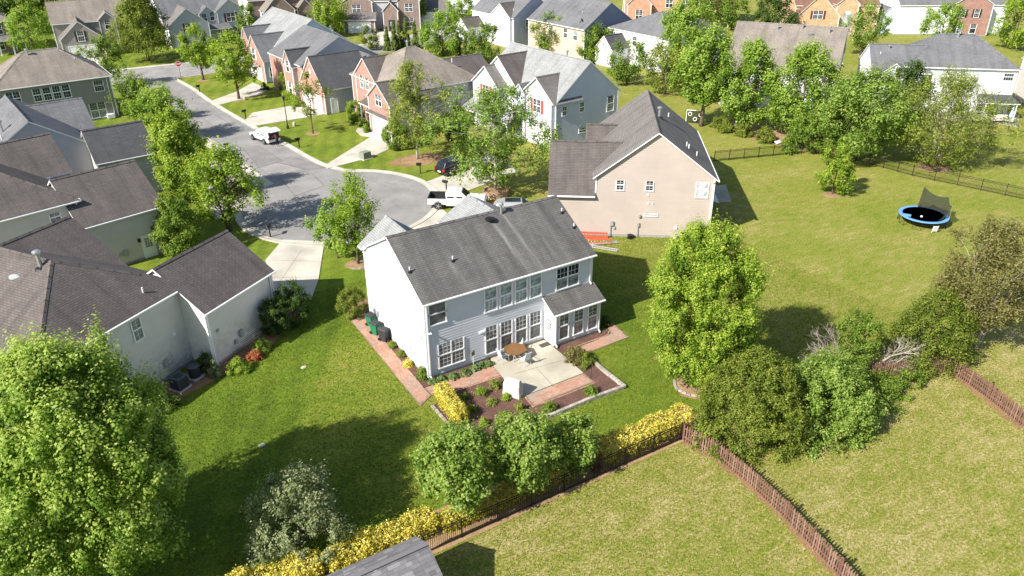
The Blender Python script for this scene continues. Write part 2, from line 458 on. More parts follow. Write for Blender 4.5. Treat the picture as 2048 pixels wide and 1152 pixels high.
        for k in gutters:
            a, b_ = {'S': ((u0, v0), (u1, v0)), 'E': ((u1, v0), (u1, v1)), 'N': ((u1, v1), (u0, v1)), 'W': ((u0, v1), (u0, v0))}[k]; h.gutter(a, b_, ze)
        return S
    def hip(h, u0, u1, v0, v1, ze, zr, r0, r1, oh=0.28, th=0.12, z0=0.22, mats=None, gutters='', roof=None, walls=True, corner=True, caps=None):
        """r0, r1: ends of the ridge (u,v)"""
        a, b_ = (*r0, zr), (*r1, zr); c = [(u0, v0, ze), (u1, v0, ze), (u1, v1, ze), (u0, v1, ze)]
        if abs(r1[0]-r0[0]) > abs(r1[1]-r0[1]): polys = [[c[0], c[1], b_, a], [c[1], c[2], b_], [c[2], c[3], a, b_], [c[3], c[0], a]]
        else: polys = [[c[0], c[1], a], [c[1], c[2], b_, a], [c[2], c[3], b_], [c[3], c[0], a, b_]]
        hips = [(a, b_)]+[(q, a if (Vector(q)-Vector(a)).length < (Vector(q)-Vector(b_)).length else b_) for q in c]
        h.roof(polys, th, caps or hips, roof); S = None
        if walls:
            w = (u0+oh, u1-oh, v0+oh, v1-oh); zt = ze-0.02; fl = lambda L: [(0, zt), (L, zt)]
            S = h.box_walls(*w, {'S': fl(w[1]-w[0]), 'N': fl(w[1]-w[0]), 'E': fl(w[3]-w[2]), 'W': fl(w[3]-w[2])}, z0, mats, corner)
        for k in gutters:
            a, b_ = {'S': ((u0, v0), (u1, v0)), 'E': ((u1, v0), (u1, v1)), 'N': ((u1, v1), (u0, v1)), 'W': ((u0, v1), (u0, v0))}[k]; h.gutter(a, b_, ze)
        return S
    # -------- fittings
    def win(h, side, x, z, w, hh, units=1, grid='upper', lo=None, up=None, shutter=None, casing=0.085):
        """x, z: lower left corner of the opening on that wall"""
        fr, panes, mu, cache = window_meshes(w, hh, units, grid, casing)
        o = link('window', fr, h.root, mat=side.mat(x+w/2, z, 0.02))
        for j, p in panes:
            c = link('pane', p, o); m = (up if j else lo) or PANE
            if m is not PANE: c.material_slots[0].link = 'OBJECT'; c.material_slots[0].material = m
        if mu: link('muntin', mu, o)
        if shutter:
            for s in (-1, 1):
                b = MB(); sw = min(0.4, w*0.32); x0 = s*(w/2+casing+sw/2+0.02)
                b.box((x0, -0.03, hh/2), (sw, 0.04, hh+0.1)); b.box((x0, -0.055, hh*0.27), (sw*0.7, 0.012, hh*0.42)); b.box((x0, -0.055, hh*0.75), (sw*0.7, 0.012, hh*0.42))
                b.build('shutter', shutter, o)
        return o
    def door(h, side, x, z, w, hh, mat=WHITE, glazed=True):
        f = MB(); c = 0.1
        f.box((0, -0.03, hh+c/2), (w+2*c, 0.06, c))
        for s in (-1, 1): f.box((s*(w/2+c/2), -0.03, hh/2), (c, 0.06, hh))
        f.box((0, -0.02, hh/2), (w, 0.04, hh))
        for s in (-1, 1): f.box((s*w*0.22, -0.045, hh*0.22), (w*0.3, 0.014, hh*0.28))
        o = f.build('door', mat, h.root); o.matrix_basis = side.mat(x+w/2, z, 0.02)
        if glazed:
            g = MB(); g.box((0, -0.044, hh*0.68), (w*0.62, 0.012, hh*0.42)); g.build('pane', BLIND, o)
            mu = MB()
            for k in (-1, 1): mu.box((k*w*0.105, -0.054, hh*0.68), (0.025, 0.012, hh*0.42))
            for k in (-1, 0, 1): mu.box((0, -0.0545, hh*0.68+k*hh*0.105), (w*0.62, 0.011, 0.025))
            mu.build('muntin', WHITE, o)
        k = MB(); k.tube([(w*0.40, -0.04, hh*0.47), (w*0.40, -0.09, hh*0.47)], 0.03, 8); k.build('handle', DARKMETAL, o); return o
    def garage_door(h, side, x, z, w, hh):
        b = MB(); c = 0.12
        b.box((0, -0.035, hh+c/2), (w+2*c, 0.07, c))
        for s in (-1, 1): b.box((s*(w/2+c/2), -0.035, hh/2), (c, 0.07, hh))
        b.box((0, -0.008, hh/2), (w, 0.016, hh)); n = max(4, round(w/0.62))
        for i in range(4):
            for k in range(n): b.box((-w/2+w*(k+0.5)/n, -0.022, hh*(i+0.5)/4), (w/n-0.09, 0.014, hh/4-0.1))
        o = b.build('garage_door', WHITE, h.root); o.matrix_basis = side.mat(x+w/2, z, 0.02); return o
    def pipe(h, u, v, z, hh=0.45, r=0.05, mat=PVC, boot=True, cap=False, name='vent_pipe'):
        b = MB(); b.lathe([(r, -0.15), (r, hh)], 8)
        if cap: b.lathe([(r*0.6, hh), (r*2.0, hh+0.03), (r*2.0, hh+0.14), (r*1.2, hh+0.2), (0.0, hh+0.22)], 10)
        o = b.build(name, mat, h.root, loc=(u, v, z))
        if boot:
            k = MB(); k.lathe([(r*3.4, -0.12), (r*2.6, 0.06), (r*1.1, 0.14)], 8); k.build('boot', DARKMETAL, o)
        return o
    def downspout(h, side, x, zt, zb=0.15, out=0.09):
        b = MB(); p = [side.at(x, zt, 0.22), side.at(x, zt-0.25, out), side.at(x, zb+0.15, out), side.at(x, zb, out+0.2)]
        for a, c in zip(p, p[1:]): b.bar(a, c, 0.085, 0.065)
        b.build('downspout', h.trim, h.root)
    def wallbox(h, side, x, z, w, hh, d=0.12, mat=None, name='utility_box'):
        b = MB(); b.box((0, -d/2, hh/2), (w, d, hh)); o = b.build(name, mat or GREYBOX, h.root); o.matrix_basis = side.mat(x, z, 0.016); return o
    def post(h, u, v, z0, z1, w=0.16, name='porch_column'):
        b = MB(); b.box((u, v, (z0+z1)/2), (w, w, z1-z0)); b.box((u, v, z1-0.08), (w*1.5, w*1.5, 0.1)); b.box((u, v, z0+0.08), (w*1.5, w*1.5, 0.14)); b.build(name, h.trim, h.root)

# ================================================================ ground, street, paving
def lawn_material():
    m, t, b = new_mat('lawn_grass'); v = coords(t)
    sx = nd(t, 'SeparateXYZ', {'Vector': v}); X, Y = sx.outputs[0], sx.outputs[1]
    wob = math_(t, 'MULTIPLY', math_(t, 'SUBTRACT', noise(t, v, 0.35, 3), 0.5), 3.0)
    Xw, Yw = math_(t, 'ADD', X, wob), math_(t, 'ADD', Y, wob)
    def step(val, a, c): return nd(t, 'MapRange', {'Value': val, 'From Min': a, 'From Max': c}, interpolation_type='SMOOTHSTEP').outputs[0]
    A_ = lambda a, c: math_(t, 'MULTIPLY', a, c)
    fore = step(Y, -13.2, -13.9)                                   # lawn beyond the back fence
    right = A_(step(Xw, 15.0, 27.0), step(Y, -13.6, -13.0))        # big yard on the right
    far = step(Yw, 16.0, 26.0)
    lot = math_(t, 'ADD', math_(t, 'MULTIPLY', math_(t, 'ADD', X, 2.05), 0.827), math_(t, 'MULTIPLY', math_(t, 'SUBTRACT', Y, 9.77), -0.563))
    lot = math_(t, 'ADD', lot, math_(t, 'MULTIPLY', wob, 0.12))
    left = A_(step(lot, 0.35, -0.5), step(Y, -13.6, -12.8))          # lush lawn on the left, up to the lot line
    band = A_(A_(step(lot, -0.5, 0.35), step(X, 0.5, -0.5)), A_(step(Y, -11.0, -8.0), step(Y, 14.0, 9.0)))
    dry = math_(t, 'ADD', math_(t, 'MULTIPLY', fore, 0.40), math_(t, 'MULTIPLY', right, 0.30))
    dry = math_(t, 'ADD', dry, A_(math_(t, 'MULTIPLY', far, 0.15), math_(t, 'SUBTRACT', 1.0, right)))
    dry = math_(t, 'ADD', dry, math_(t, 'MULTIPLY', left, -0.06))
    dry = math_(t, 'ADD', dry, math_(t, 'MULTIPLY', band, 0.13))
    dry = math_(t, 'ADD', dry, A_(math_(t, 'MULTIPLY', fore, 0.06), step(Xw, 9.0, 13.0)))
    big = noise(t, vmap(t, v, (0.8, 1.2, 1), (0, 0, 0.5)), 0.16, 5, 0.6)
    med = noise(t, vmap(t, v, (1, 1.6, 1), (0, 0, -0.55)), 0.9, 6, 0.65)
    fin = noise(t, vmap(t, v, (1, 1.5, 1), (0, 0, 0.9)), 5.0, 6, 0.75); tiny = noise(t, v, 26.0, 3, 0.7)
    amt = math_(t, 'ADD', 0.42, math_(t, 'MULTIPLY', dry, 1.35))
    d = math_(t, 'ADD', dry, math_(t, 'MULTIPLY', math_(t, 'SUBTRACT', big, 0.5), 0.8))
    d = math_(t, 'ADD', d, A_(math_(t, 'SUBTRACT', med, 0.5), math_(t, 'MULTIPLY', amt, 1.0)))
    st_ = noise(t, vmap(t, v, (0.35, 1.5, 1), (0, 0, 0.35)), 1.6, 5, 0.65)
    d = math_(t, 'ADD', d, A_(math_(t, 'SUBTRACT', st_, 0.5), math_(t, 'MULTIPLY', amt, 0.9)))
    d = math_(t, 'ADD', d, A_(math_(t, 'SUBTRACT', fin, 0.5), math_(t, 'MULTIPLY', amt, 3.0)))
    d = math_(t, 'ADD', d, 0.22, clamp=True)
    cc = ramp(t, d, (0.0, (0.072, 0.116, 0.009)), (0.22, (0.126, 0.182, 0.015)), (0.42, (0.186, 0.216, 0.026)), (0.66, (0.255, 0.232, 0.056)), (1.0, (0.410, 0.345, 0.160)))
    wv = nd(t, 'TexWave', {'Vector': vmap(t, v, (1, 1, 1), (0, 0, 0.42)), 'Scale': 0.18, 'Distortion': 3.0, 'Detail': 2.0}, wave_type='BANDS', bands_direction='X').outputs['Fac']
    cc = mix(t, left, cc, mix(t, 1.0, cc, ramp(t, wv, (0.2, 0.92), (0.8, 1.08)), 'MULTIPLY'))
    grain = noise(t, v, 9.0, 4, 0.7); cc = mix(t, 1.0, cc, ramp(t, grain, (0.3, 0.68), (0.7, 1.32)), 'MULTIPLY')
    cc = mix(t, 1.0, cc, ramp(t, tiny, (0.25, 0.5), (0.75, 1.5)), 'MULTIPLY')
    t.links.new(cc, b.inputs['Base Color']); b.inputs['Roughness'].default_value = 0.9; b.inputs['Specular IOR Level'].default_value = 0.15
    bump(t, b, math_(t, 'ADD', math_(t, 'MULTIPLY', fin, 0.6), tiny), 0.8, 0.06)
    return m
LAWN = lawn_material()
gb = MB(); step_ = 60
for i in range(-10, 14):
    for j in range(-6, 18):
        x, y = i*step_, j*step_; gb.face([(x, y, 0), (x+step_, y, 0), (x+step_, y+step_, 0), (x, y+step_, 0)])
structure(gb.build('ground', LAWN, weld=True))

def asphalt_material(name, c):
    m, t, b = new_mat(name); v = coords(t)
    g = noise(t, v, 40, 4, 0.7); p = noise(t, v, 0.4, 5)
    cc = ramp(t, g, (0.25, mul(c, 0.75)), (0.75, mul(c, 1.25))); cc = mix(t, 1.0, cc, ramp(t, p, (0.3, 0.82), (0.7, 1.15)), 'MULTIPLY')
    vo = nd(t, 'TexVoronoi', {'Vector': nd(t, 'VectorMath', {0: v, 1: nd(t, 'TexNoise', {'Vector': v, 'Scale': 1.2, 'Detail': 4.0}).outputs['Color']}, operation='ADD').outputs[0], 'Scale': 0.16}, feature='DISTANCE_TO_EDGE').outputs['Distance']
    crack = ramp(t, vo, (0.0, 1.0), (0.012, 0.0)); cc = mix(t, math_(t, 'MULTIPLY', crack, 0.22), cc, mul(c, 0.25))
    oil = ramp(t, noise(t, v, 0.9, 3), (0.72, 0.0), (0.8, 1.0)); cc = mix(t, math_(t, 'MULTIPLY', oil, 0.2), cc, mul(c, 0.4))
    t.links.new(cc, b.inputs['Base Color']); b.inputs['Roughness'].default_value = 0.9; b.inputs['Specular IOR Level'].default_value = 0.25; bump(t, b, g, 0.2, 0.01); return m
ASPH = asphalt_material('asphalt', (0.240, 0.230, 0.218)); ASPH2 = asphalt_material('asphalt_repair', (0.212, 0.200, 0.188)); ASPH3 = asphalt_material('asphalt_old', (0.258, 0.246, 0.232))
CONC = speckle('driveway_concrete', ((0.3, (0.40, 0.37, 0.31)), (0.7, (0.52, 0.48, 0.41))), 14, 0.9, 0.35, 0.15, 0.01)
KERB = speckle('kerb_concrete', ((0.3, (0.36, 0.33, 0.28)), (0.7, (0.50, 0.46, 0.39))), 12, 0.9, 0.5, 0.15, 0.01)
PATIO = speckle('patio_concrete', ((0.3, (0.35, 0.32, 0.25)), (0.7, (0.44, 0.405, 0.325))), 14, 0.9, 0.4, 0.12, 0.01)
JOINT = plain('joint_filler', (0.16, 0.145, 0.12), 0.95)
MULCH = speckle('brown_mulch', ((0.25, (0.04, 0.02, 0.015)), (0.5, (0.125, 0.065, 0.05)), (0.75, (0.24, 0.145, 0.115))), 18, 0.95, 0.8, 0.9, 0.06)
SOIL = speckle('bare_soil', ((0.25, (0.16, 0.09, 0.045)), (0.75, (0.33, 0.20, 0.11))), 12, 0.95, 0.8, 0.6, 0.04)
STRAW = speckle('pine_straw', ((0.25, (0.17, 0.10, 0.05)), (0.75, (0.42, 0.28, 0.16))), 14, 0.95, 0.9, 0.7, 0.04)

C0, R0 = (6.5, 33.0), 9.6
def arc(a0, a1, r=R0, n=40): return [(C0[0]+r*math.cos(R(a0+(a1-a0)*k/n)), C0[1]+r*math.sin(R(a0+(a1-a0)*k/n))) for k in range(n+1)]
right_edge = catmull([(3.2, 101.6), (4.3, 92), (4.8, 82), (6.05, 68.6), (7.7, 55.2), (8.7, 46.5), (10.2, 42.3)], 6)
left_edge = catmull([(-1.8, 44.6), (1.0, 46.0), (1.35, 57.5), (0.1, 66.6), (-1.4, 82), (-3.0, 93), (-5.6, 101.0)], 6)
bulb = arc(64, 64-360+64+50+16, n=60)           # clockwise round the turning head
bulb = [p for p in arc(62, -232, n=60)]
street = right_edge + bulb + left_edge
structure(sheet('street', street, 0.010, ASPH))
cross = [(-120, 118), (-120, 106), (-40, 103), (-5.6, 101.0), (3.2, 101.6), (20, 102.5), (46, 102.5), (62, 108), (90, 122), (140, 150), (132, 160), (84, 133), (60, 118), (45, 111), (16, 111.5), (0, 113), (-40, 115)]
structure(sheet('cross_street', cross, 0.014, ASPH3))
kp = [(0.0, 0.012), (0.32, 0.03), (0.5, 0.10), (0.68, 0.11), (0.7, 0.0)]
def kerb(line, sgn): structure(strip_profile('kerb', line, [(d*sgn, z) for d, z in kp], KERB))
kerb(right_edge+bulb+left_edge, -1)
kerb(catmull([(-120, 106), (-40, 103), (-5.6, 101.0)], 6), 1); kerb(catmull([(3.2, 101.6), (20, 102.5), (46, 102.5), (62, 108)], 6), 1); kerb(catmull([(-40, 115), (0, 113), (16, 111.5), (45, 111), (60, 118)], 6), -1)
# repairs of the asphalt, each a patch with its own tone
for i, (P, m_) in enumerate((([(3.03, 57.17), (4.93, 57.13), (5.75, 49.51), (2.66, 48.58)], ASPH2), ([(2.66, 48.58), (4.90, 49.43), (7.09, 45.28), (2.97, 44.40)], ASPH3), ([(4.90, 49.43), (7.12, 50.59), (9.04, 44.42), (6.98, 44.95)], ASPH2),
                              ([(3.67, 43.95), (7.10, 43.27), (6.90, 38.85), (3.31, 37.66)], ASPH3), ([(3.72, 75.20), (4.70, 66.89), (2.55, 66.11), (2.05, 73.85)], ASPH3))):
    o = structure(sheet('asphalt_repair', P, 0.016+0.0007*i, m_)); b = MB()
    for a, c in zip(P, P[1:]+P[:1]):
        q = Vector(a).lerp(Vector(c), 0.5)+Vector((0.06, 0.05)); b.bar((*a, 0.018), (*q, 0.018), 0.05, 0.006); b.bar((*q, 0.018), (*c, 0.018), 0.05, 0.006)
    b.build('tar_seam', plain('tar', (0.095, 0.09, 0.085), 0.8), o)
def slab(name, P, z, mat, joints=()):
    o = structure(sheet(name, P, z, mat, thick=z+0.05))
    for a, c in joints:
        b = MB(); b.bar((*a, z+0.0005), (*c, z+0.0005), 0.03, 0.008); b.build('joint', JOINT, o)
    return o
slab('driveway', [(-3.83, 23.95), (-1.20, 27.37), (1.86, 24.87), (-1.20, 17.87), (-2.88, 14.88), (-5.02, 17.44)], 0.055, CONC, (((-4.69, 18.24), (-0.44, 24.31)), ((-3.75, 23.90), (0.26, 20.96)), ((-4.31, 20.30), (-1.01, 18.29))))
slab('driveway', [(6.9, 13.6), (13.2, 13.6), (14.6, 26.2), (10.0, 23.6), (7.0, 22.6)], 0.055, CONC)
slab('driveway', [(9.35, 45.26), (19.26, 53.55), (20.96, 50.62), (19.80, 47.64), (14.79, 44.92), (9.16, 43.93)], 0.055, CONC, (((10.54, 45.53), (18.83, 50.49)),))
slab('driveway', [(8.62, 72.59), (17.53, 73.60), (17.36, 66.22), (6.39, 65.78), (6.43, 68.89)], 0.055, CONC)
slab('driveway', [(5.08, 82.52), (9.66, 85.99), (13.70, 90.79), (14.89, 85.20), (12.47, 82.27), (5.20, 79.38)], 0.055, CONC)
slab('driveway', [(16.39, 33.79), (20.59, 35.08), (28.01, 35.86), (26.72, 31.09), (18.45, 28.86), (15.53, 29.73)], 0.055, CONC)
slab('driveway', [(-0.63, 53.03), (0.87, 49.95), (1.98, 45.82), (-3.13, 35.25), (-5.34, 35.63), (-5.30, 41.06)], 0.055, CONC)
slab('driveway', [(46.5, 125), (53, 122.5), (49, 108.5), (42, 108.8)], 0.055, CONC)
slab('driveway', [(62, 125.5), (69.5, 121), (65.5, 110), (58, 112)], 0.055, CONC)
slab('driveway', [(-9.5, 127), (-4.5, 127), (-4.0, 113.5), (-9.6, 114)], 0.055, CONC)
slab('sidewalk', [(-0.54, 60.95), (0.50, 61.74), (2.53, 42.42), (1.26, 41.80)], 0.050, CONC)
slab('garden_path', [(17.59, 56.24), (18.34, 57.38), (18.83, 56.51), (18.98, 54.52), (19.26, 53.55), (18.20, 52.68), (17.29, 53.79)], 0.050, CONC)
# tan house patio and the far patio under the pergola
slab('patio_slab', [(42.23, 15.89), (43.35, 15.53), (40.21, 11.71), (38.73, 12.68)], 0.05, PATIO)
slab('patio_slab', [(90.63, 15.00), (94.90, 16.39), (97.59, 13.39), (90.61, 9.95)], 0.05, PATIO)

# ---- the patio, brick walks and beds behind the white house
slab('patio_slab', [(4.75, -0.02), (9.22, -0.02), (9.22, -1.26), (9.20, -2.13), (9.08, -4.90), (4.40, -4.93), (3.82, -5.13), (3.77, -4.72), (4.27, -2.45), (4.44, -0.79)], 0.06, PATIO,
     (((5.13, -2.51), (9.36, -2.99)), ((6.77, -2.57), (6.52, -4.91))))
PAVER = [plain('paver_%d' % i, c, 0.9, var=0.15, scale=9, bumps=0.2) for i, c in enumerate(((0.40, 0.225, 0.155), (0.36, 0.195, 0.135), (0.44, 0.27, 0.19), (0.33, 0.225, 0.175), (0.32, 0.255, 0.21)))]
PAVER_BED = plain('paver_joint_sand', (0.22, 0.15, 0.11), 0.95)
def in_poly(p, P):
    r = False
    for i in range(len(P)):
        a, c = P[i], P[i-1]
        if (a[1] > p[1]) != (c[1] > p[1]) and p[0] < (c[0]-a[0])*(p[1]-a[1])/(c[1]-a[1])+a[0]: r = not r
    return r
def pavers(name, P, z, ang, seed):
    root = structure(sheet(name, P, z-0.012, PAVER_BED, thick=z+0.03)); rg = random.Random(seed)
    c, s = math.cos(ang), math.sin(ang); us = [p[0]*c+p[1]*s for p in P]; vs2 = [-p[0]*s+p[1]*c for p in P]
    b = MB(); v = min(vs2); row = 0
    tone = {}
    while v < max(vs2):
        u = min(us)-(row % 2)*0.11
        while u < max(us):
            q = [(u+0.004, v+0.004), (u+0.211, v+0.004), (u+0.211, v+0.101), (u+0.004, v+0.101)]; w = [(x*c-y*s, x*s+y*c) for x, y in q]
            if all(in_poly(p, P) for p in w):
                k = (int(u/0.8), int(v/0.5)); tone.setdefault(k, rg.choices(range(5), (5, 3, 4, 2, 1))[0])
                m_ = tone[k] if rg.random() < 0.6 else rg.choices(range(5), (5, 4, 4, 1.5, 1))[0]
                dz = rg.uniform(-0.003, 0.003); b.prism([(x, y) for x, y in w], z-0.02, z+dz, m_)
            u += 0.215
        v += 0.105; row += 1
    o = b.build('pavers', PAVER, root); o['kind'] = 'stuff'; return root
pavers('brick_walk', [(-1.45, 10.08), (-0.08, 10.19), (-0.51, 6.04), (-0.70, -0.63), (-0.68, -1.68), (-1.75, -2.32)], 0.055, R(90), 1)
pavers('brick_walk', [(-0.61, -1.67), (-0.67, -0.71), (0.72, -0.66), (4.41, -0.85), (4.36, -2.23), (0.60, -1.99)], 0.059, 0.0, 2)
pavers('brick_walk', [(4.40, -4.99), (9.08, -4.97), (9.07, -6.13), (4.25, -6.15)], 0.056, 0.0, 3)
pavers('brick_walk', [(10.14, -2.50), (10.99, -2.12), (13.80, -1.91), (14.23, -0.84), (14.53, 0.01), (14.95, 0.01), (14.56, -2.97), (11.37, -3.06)], 0.056, 0.0, 4)
def bed(P, z=0.03, mat=MULCH, name='mulch_bed'): return structure(sheet(name, P, z, mat, thick=z+0.02))
bed([(-0.46, 6.16), (-0.03, 5.89), (-0.03, -0.05), (-0.67, -0.58)])
bed([(-0.03, -0.02), (4.75, -0.02), (4.50, -0.69), (0.77, -0.56), (-0.67, -0.64)], 0.034)
bed([(9.3, -1.24), (13.1, -1.24), (14.13, -1.03), (13.89, -1.63), (13.36, -1.95), (10.94, -2.01), (9.30, -2.12)], 0.036)
bed([(0.53, -2.13), (4.27, -2.31), (3.72, -4.81), (3.81, -5.25), (4.28, -5.11), (4.13, -6.26), (9.06, -6.19), (9.15, -4.87), (9.19, -2.20), (10.10, -2.56), (10.43, -3.96), (10.28, -7.64), (3.75, -7.63), (-0.32, -7.34), (-1.23, -6.54), (-1.06, -2.70)], 0.032)
bed([(13.64, -8.85), (15.17, -8.45), (16.85, -9.73), (15.72, -11.38), (13.53, -11.27), (12.81, -10.30)], 0.02, STRAW)
bed([(-6.5, -13.55), (12.4, -13.75), (12.4, -11.2), (7.0, -11.0), (-6.5, -10.9), (-14.5, -11.3), (-14.5, -13.2)], 0.012, STRAW, 'hedge_bed')
bed([(-16.90, 5.13), (-14.56, 6.67), (-11.98, 7.66), (-7.45, 9.92), (-3.02, 14.97), (-3.62, 15.35), (-6.55, 13.53), (-11.33, 10.40), (-16.14, 8.84), (-18.17, 7.12)], 0.012, SOIL, 'house_bed')
bed([(-1.31, 12.72), (-1.30, 10.16), (0.24, 10.25), (0.91, 12.45), (0.18, 14.40)], 0.012, SOIL, 'house_bed')
for P, r_ in (((19.19, 41.17), 1.9), ((12.47, 58.26), 0.9), ((7.42, 97.06), 1.0), ((8.95, 81.00), 1.0), ((50.28, 7.51), 0.9), ((67.03, 6.83), 1.8), ((2.70, 18.92), 1.1)):
    bed([(P[0]+r_*math.cos(k*0.45)*(1+0.1*math.sin(k*2.1)), P[1]+r_*math.sin(k*0.45)*(1+0.1*math.sin(k*1.3))) for k in range(14)], 0.016, STRAW, 'mulch_ring')
bed([(57.21, 31.87), (57.94, 25.64), (59.61, 19.25), (62.34, 13.45), (67.15, 17.87), (63.79, 25.94), (62.52, 34.37)], 0.012, STRAW, 'tree_bed')

def strip_bed(line, w, mat=SOIL, z=0.009, name='bare_strip'):
    rg = random.Random(len(line)*7+int(line[0][0]*10)); L = []
    for a, c in zip(line, line[1:]):
        n = max(2, int(math.dist(a, c)/0.5))
        L += [(a[0]+(c[0]-a[0])*k/n, a[1]+(c[1]-a[1])*k/n) for k in range(n)]
    L.append(line[-1]); A = [offset_line(L, w*rg.uniform(0.4, 1.1))[i] for i in range(len(L))]; B_ = [offset_line(L, -w*rg.uniform(0.4, 1.1))[i] for i in range(len(L))]
    return structure(sheet(name, A+B_[::-1], z, mat))
strip_bed([(9.79, -13.68), (10.36, -15.78), (10.26, -18.36), (9.90, -21.21), (9.09, -25.07)], 0.32)
strip_bed([(29.78, -18.07), (28.88, -21.00), (27.79, -23.77)], 0.5)
for P, r_ in (((19.35, 41.50), 3.0), ((14.98, -6.13), 0.7), ((14.59, -7.57), 0.45)):
    rg = random.Random(int(r_*100)); structure(sheet('bare_patch', [(P[0]+r_*1.3*math.cos(k*0.4)*rg.uniform(0.6, 1.1), P[1]+r_*0.8*math.sin(k*0.4)*rg.uniform(0.6, 1.1)) for k in range(15)], 0.008, SOIL))

# ================================================================ houses
SH_BLACK = shingle('weathered_charcoal_shingles', (0.118, 0.112, 0.106), 1.35, 0.7, washes=((7.45, 4.0, 0.22, 0.05, 0.8), (8.5, 4.4, 0.12, 0.10, 0.75), (10.2, 3.0, 0.1, 0.1, 0.3), (3.0, 2.05, 0.3, 0.02, 0.3)))
SH_BROWN = shingle('dark_brown_shingles', (0.118, 0.102, 0.094), 1.25, 0.5)
SH_TAUPE = shingle('taupe_shingles', (0.225, 0.195, 0.165), 1.25, 0.5)
SH_GREY = shingle('light_grey_shingles', (0.27, 0.275, 0.27), 1.2, 0.35)
SH_MID = shingle('grey_brown_shingles', (0.165, 0.15, 0.14), 1.25, 0.5)
SH_CHAR = shingle('new_charcoal_shingles', (0.085, 0.085, 0.09), 1.2, 0.25)
SH_SLATE = shingle('slate_grey_shingles', (0.15, 0.15, 0.155), 1.25, 0.4)
S_WHITE = siding('white_vinyl_siding', (0.72, 0.73, 0.76))
S_MAIN = siding('pale_blue_white_vinyl_siding', (0.60, 0.615, 0.65))
S_TAN = siding('tan_vinyl_siding', (0.44, 0.372, 0.322))
S_CREAM = siding('grey_cream_vinyl_siding', (0.62, 0.59, 0.55), dirt=1.0)
S_CREAM2 = siding('beige_vinyl_siding', (0.54, 0.50, 0.45))
S_DGREY = siding('dark_grey_vinyl_siding', (0.25, 0.235, 0.225))
S_BLUE = siding('blue_grey_siding_and_painted_shade', (0.50, 0.525, 0.62))  # siding of the blue house; painted shade on the far white house
S_LGREY = siding('light_grey_vinyl_siding', (0.44, 0.44, 0.45))
S_LBLUE = siding('pale_blue_vinyl_siding', (0.60, 0.66, 0.74))
B_RED = brick('red_brick', (0.31, 0.125, 0.085))
B_DARK = brick('dark_brick', (0.16, 0.09, 0.065))
B_ORANGE = brick('orange_brick', (0.48, 0.20, 0.10))
B_TAN = brick('tan_brick', (0.52, 0.30, 0.13))
SHUT_RED = plain('red_shutter_paint', (0.36, 0.07, 0.06), 0.5)
SHUT_BLACK = plain('black_shutter_paint', (0.02, 0.022, 0.025), 0.5)
SHUT_MAROON = plain('maroon_shutter_paint', (0.13, 0.03, 0.03), 0.5)
SILL = plain('dark_doormat', (0.06, 0.055, 0.05), 0.9)

# ---- the white two-storey house in the middle
h = House('white two-storey house with stained charcoal roof and glazed bump-out onto the patio', 0, 0, 0, S_MAIN, SH_BLACK, lap=0.2)
S = h.gable(-0.2, 13.42, -0.27, 9.79, 5.85, 8.62, 'u', oh=0.27, gutters='SN')
h.roof([[(-0.33, 9.35, 5.98), (2.06, 6.15, 7.78), (2.06, 10.05, 7.78), (-0.33, 10.05, 5.98)], [(4.45, 9.35, 5.98), (2.06, 6.15, 7.78), (2.06, 10.05, 7.78), (4.45, 10.05, 5.98)]], 0.12, [((2.06, 6.4, 7.78), (2.06, 10.05, 7.78))], SH_GREY)
h.box_walls(0.04, 4.1, 9.3, 9.76, {'S': [(0, 5.9), (4.06, 5.9)], 'N': [(0, 6.1), (2.03, 7.6), (4.06, 6.1)], 'E': [(0, 6.0), (0.46, 6.0)], 'W': [(0, 6.0), (0.46, 6.0)]}, corner='23')
h.gable(6.7, 12.4, 5.0, 11.2, 5.77, 7.43, 'v', oh=0.3, roof=SH_GREY, z0=0.25, corner='23')
h.gable(7.3, 9.9, 9.6, 13.0, 4.55, 5.42, 'v', oh=0.25, roof=SH_GREY, z0=0.25)
G = h.gable(6.9, 13.25, 9.3, 13.6, 3.1, 4.4, 'u', oh=0.3, roof=SH_GREY)
h.garage_door(G['N'], 0.6, 0.05, 4.8, 2.2)
for x, w in ((4.42, 0.86), (5.61, 0.86), (6.82, 0.86), (8.0, 0.86)):
    h.win(S['S'], x, 3.82, w, 1.66, grid='lower', lo=SKYPANE, up=SKYPANE); h.win(S['S'], x, 0.52, w, 2.05, grid='upper', lo=SCREEN, up=SCREEN)
h.win(S['S'], 0.32, 4.1, 1.15, 1.42, grid='plain', lo=SCREEN)
h.win(S['S'], 0.85, 0.68, 1.82, 1.78, units=2, grid='both', up=BLIND, lo=SCREEN)
h.win(S['S'], 10.2, 3.82, 1.85, 1.58, units=2, grid='upper', up=PANE, lo=BLIND)
h.win(S['W'], 2.6, 3.7, 0.8, 1.45, grid='both', lo=CURTAIN, up=CURTAIN); h.win(S['W'], 5.5, 3.5, 0.8, 1.5, grid='both', lo=CURTAIN, up=CURTAIN)
h.downspout(S['S'], 0.12, 5.7); h.downspout(S['W'], 0.15, 5.7); h.downspout(S['S'], 13.05, 5.7, 3.6)
b = MB(); b.box((0, 0, 0.05), (0.14, 0.1, 0.1)); b.tube([(-0.04, -0.03, 0.05), (-0.07, -0.16, 0.0)], 0.04, 7); b.tube([(0.04, -0.03, 0.05), (0.07, -0.16, 0.0)], 0.04, 7)
o = b.build('flood_light', WHITE, h.root); o.matrix_basis = S['S'].mat(0.25, 3.55, 0.05)
b = MB(); b.box((0, -0.07, 0.06), (0.42, 0.14, 0.13)); o = b.build('wall_light', WHITE, h.root); o.matrix_basis = S['S'].mat(4.1, 2.35, 0.02)
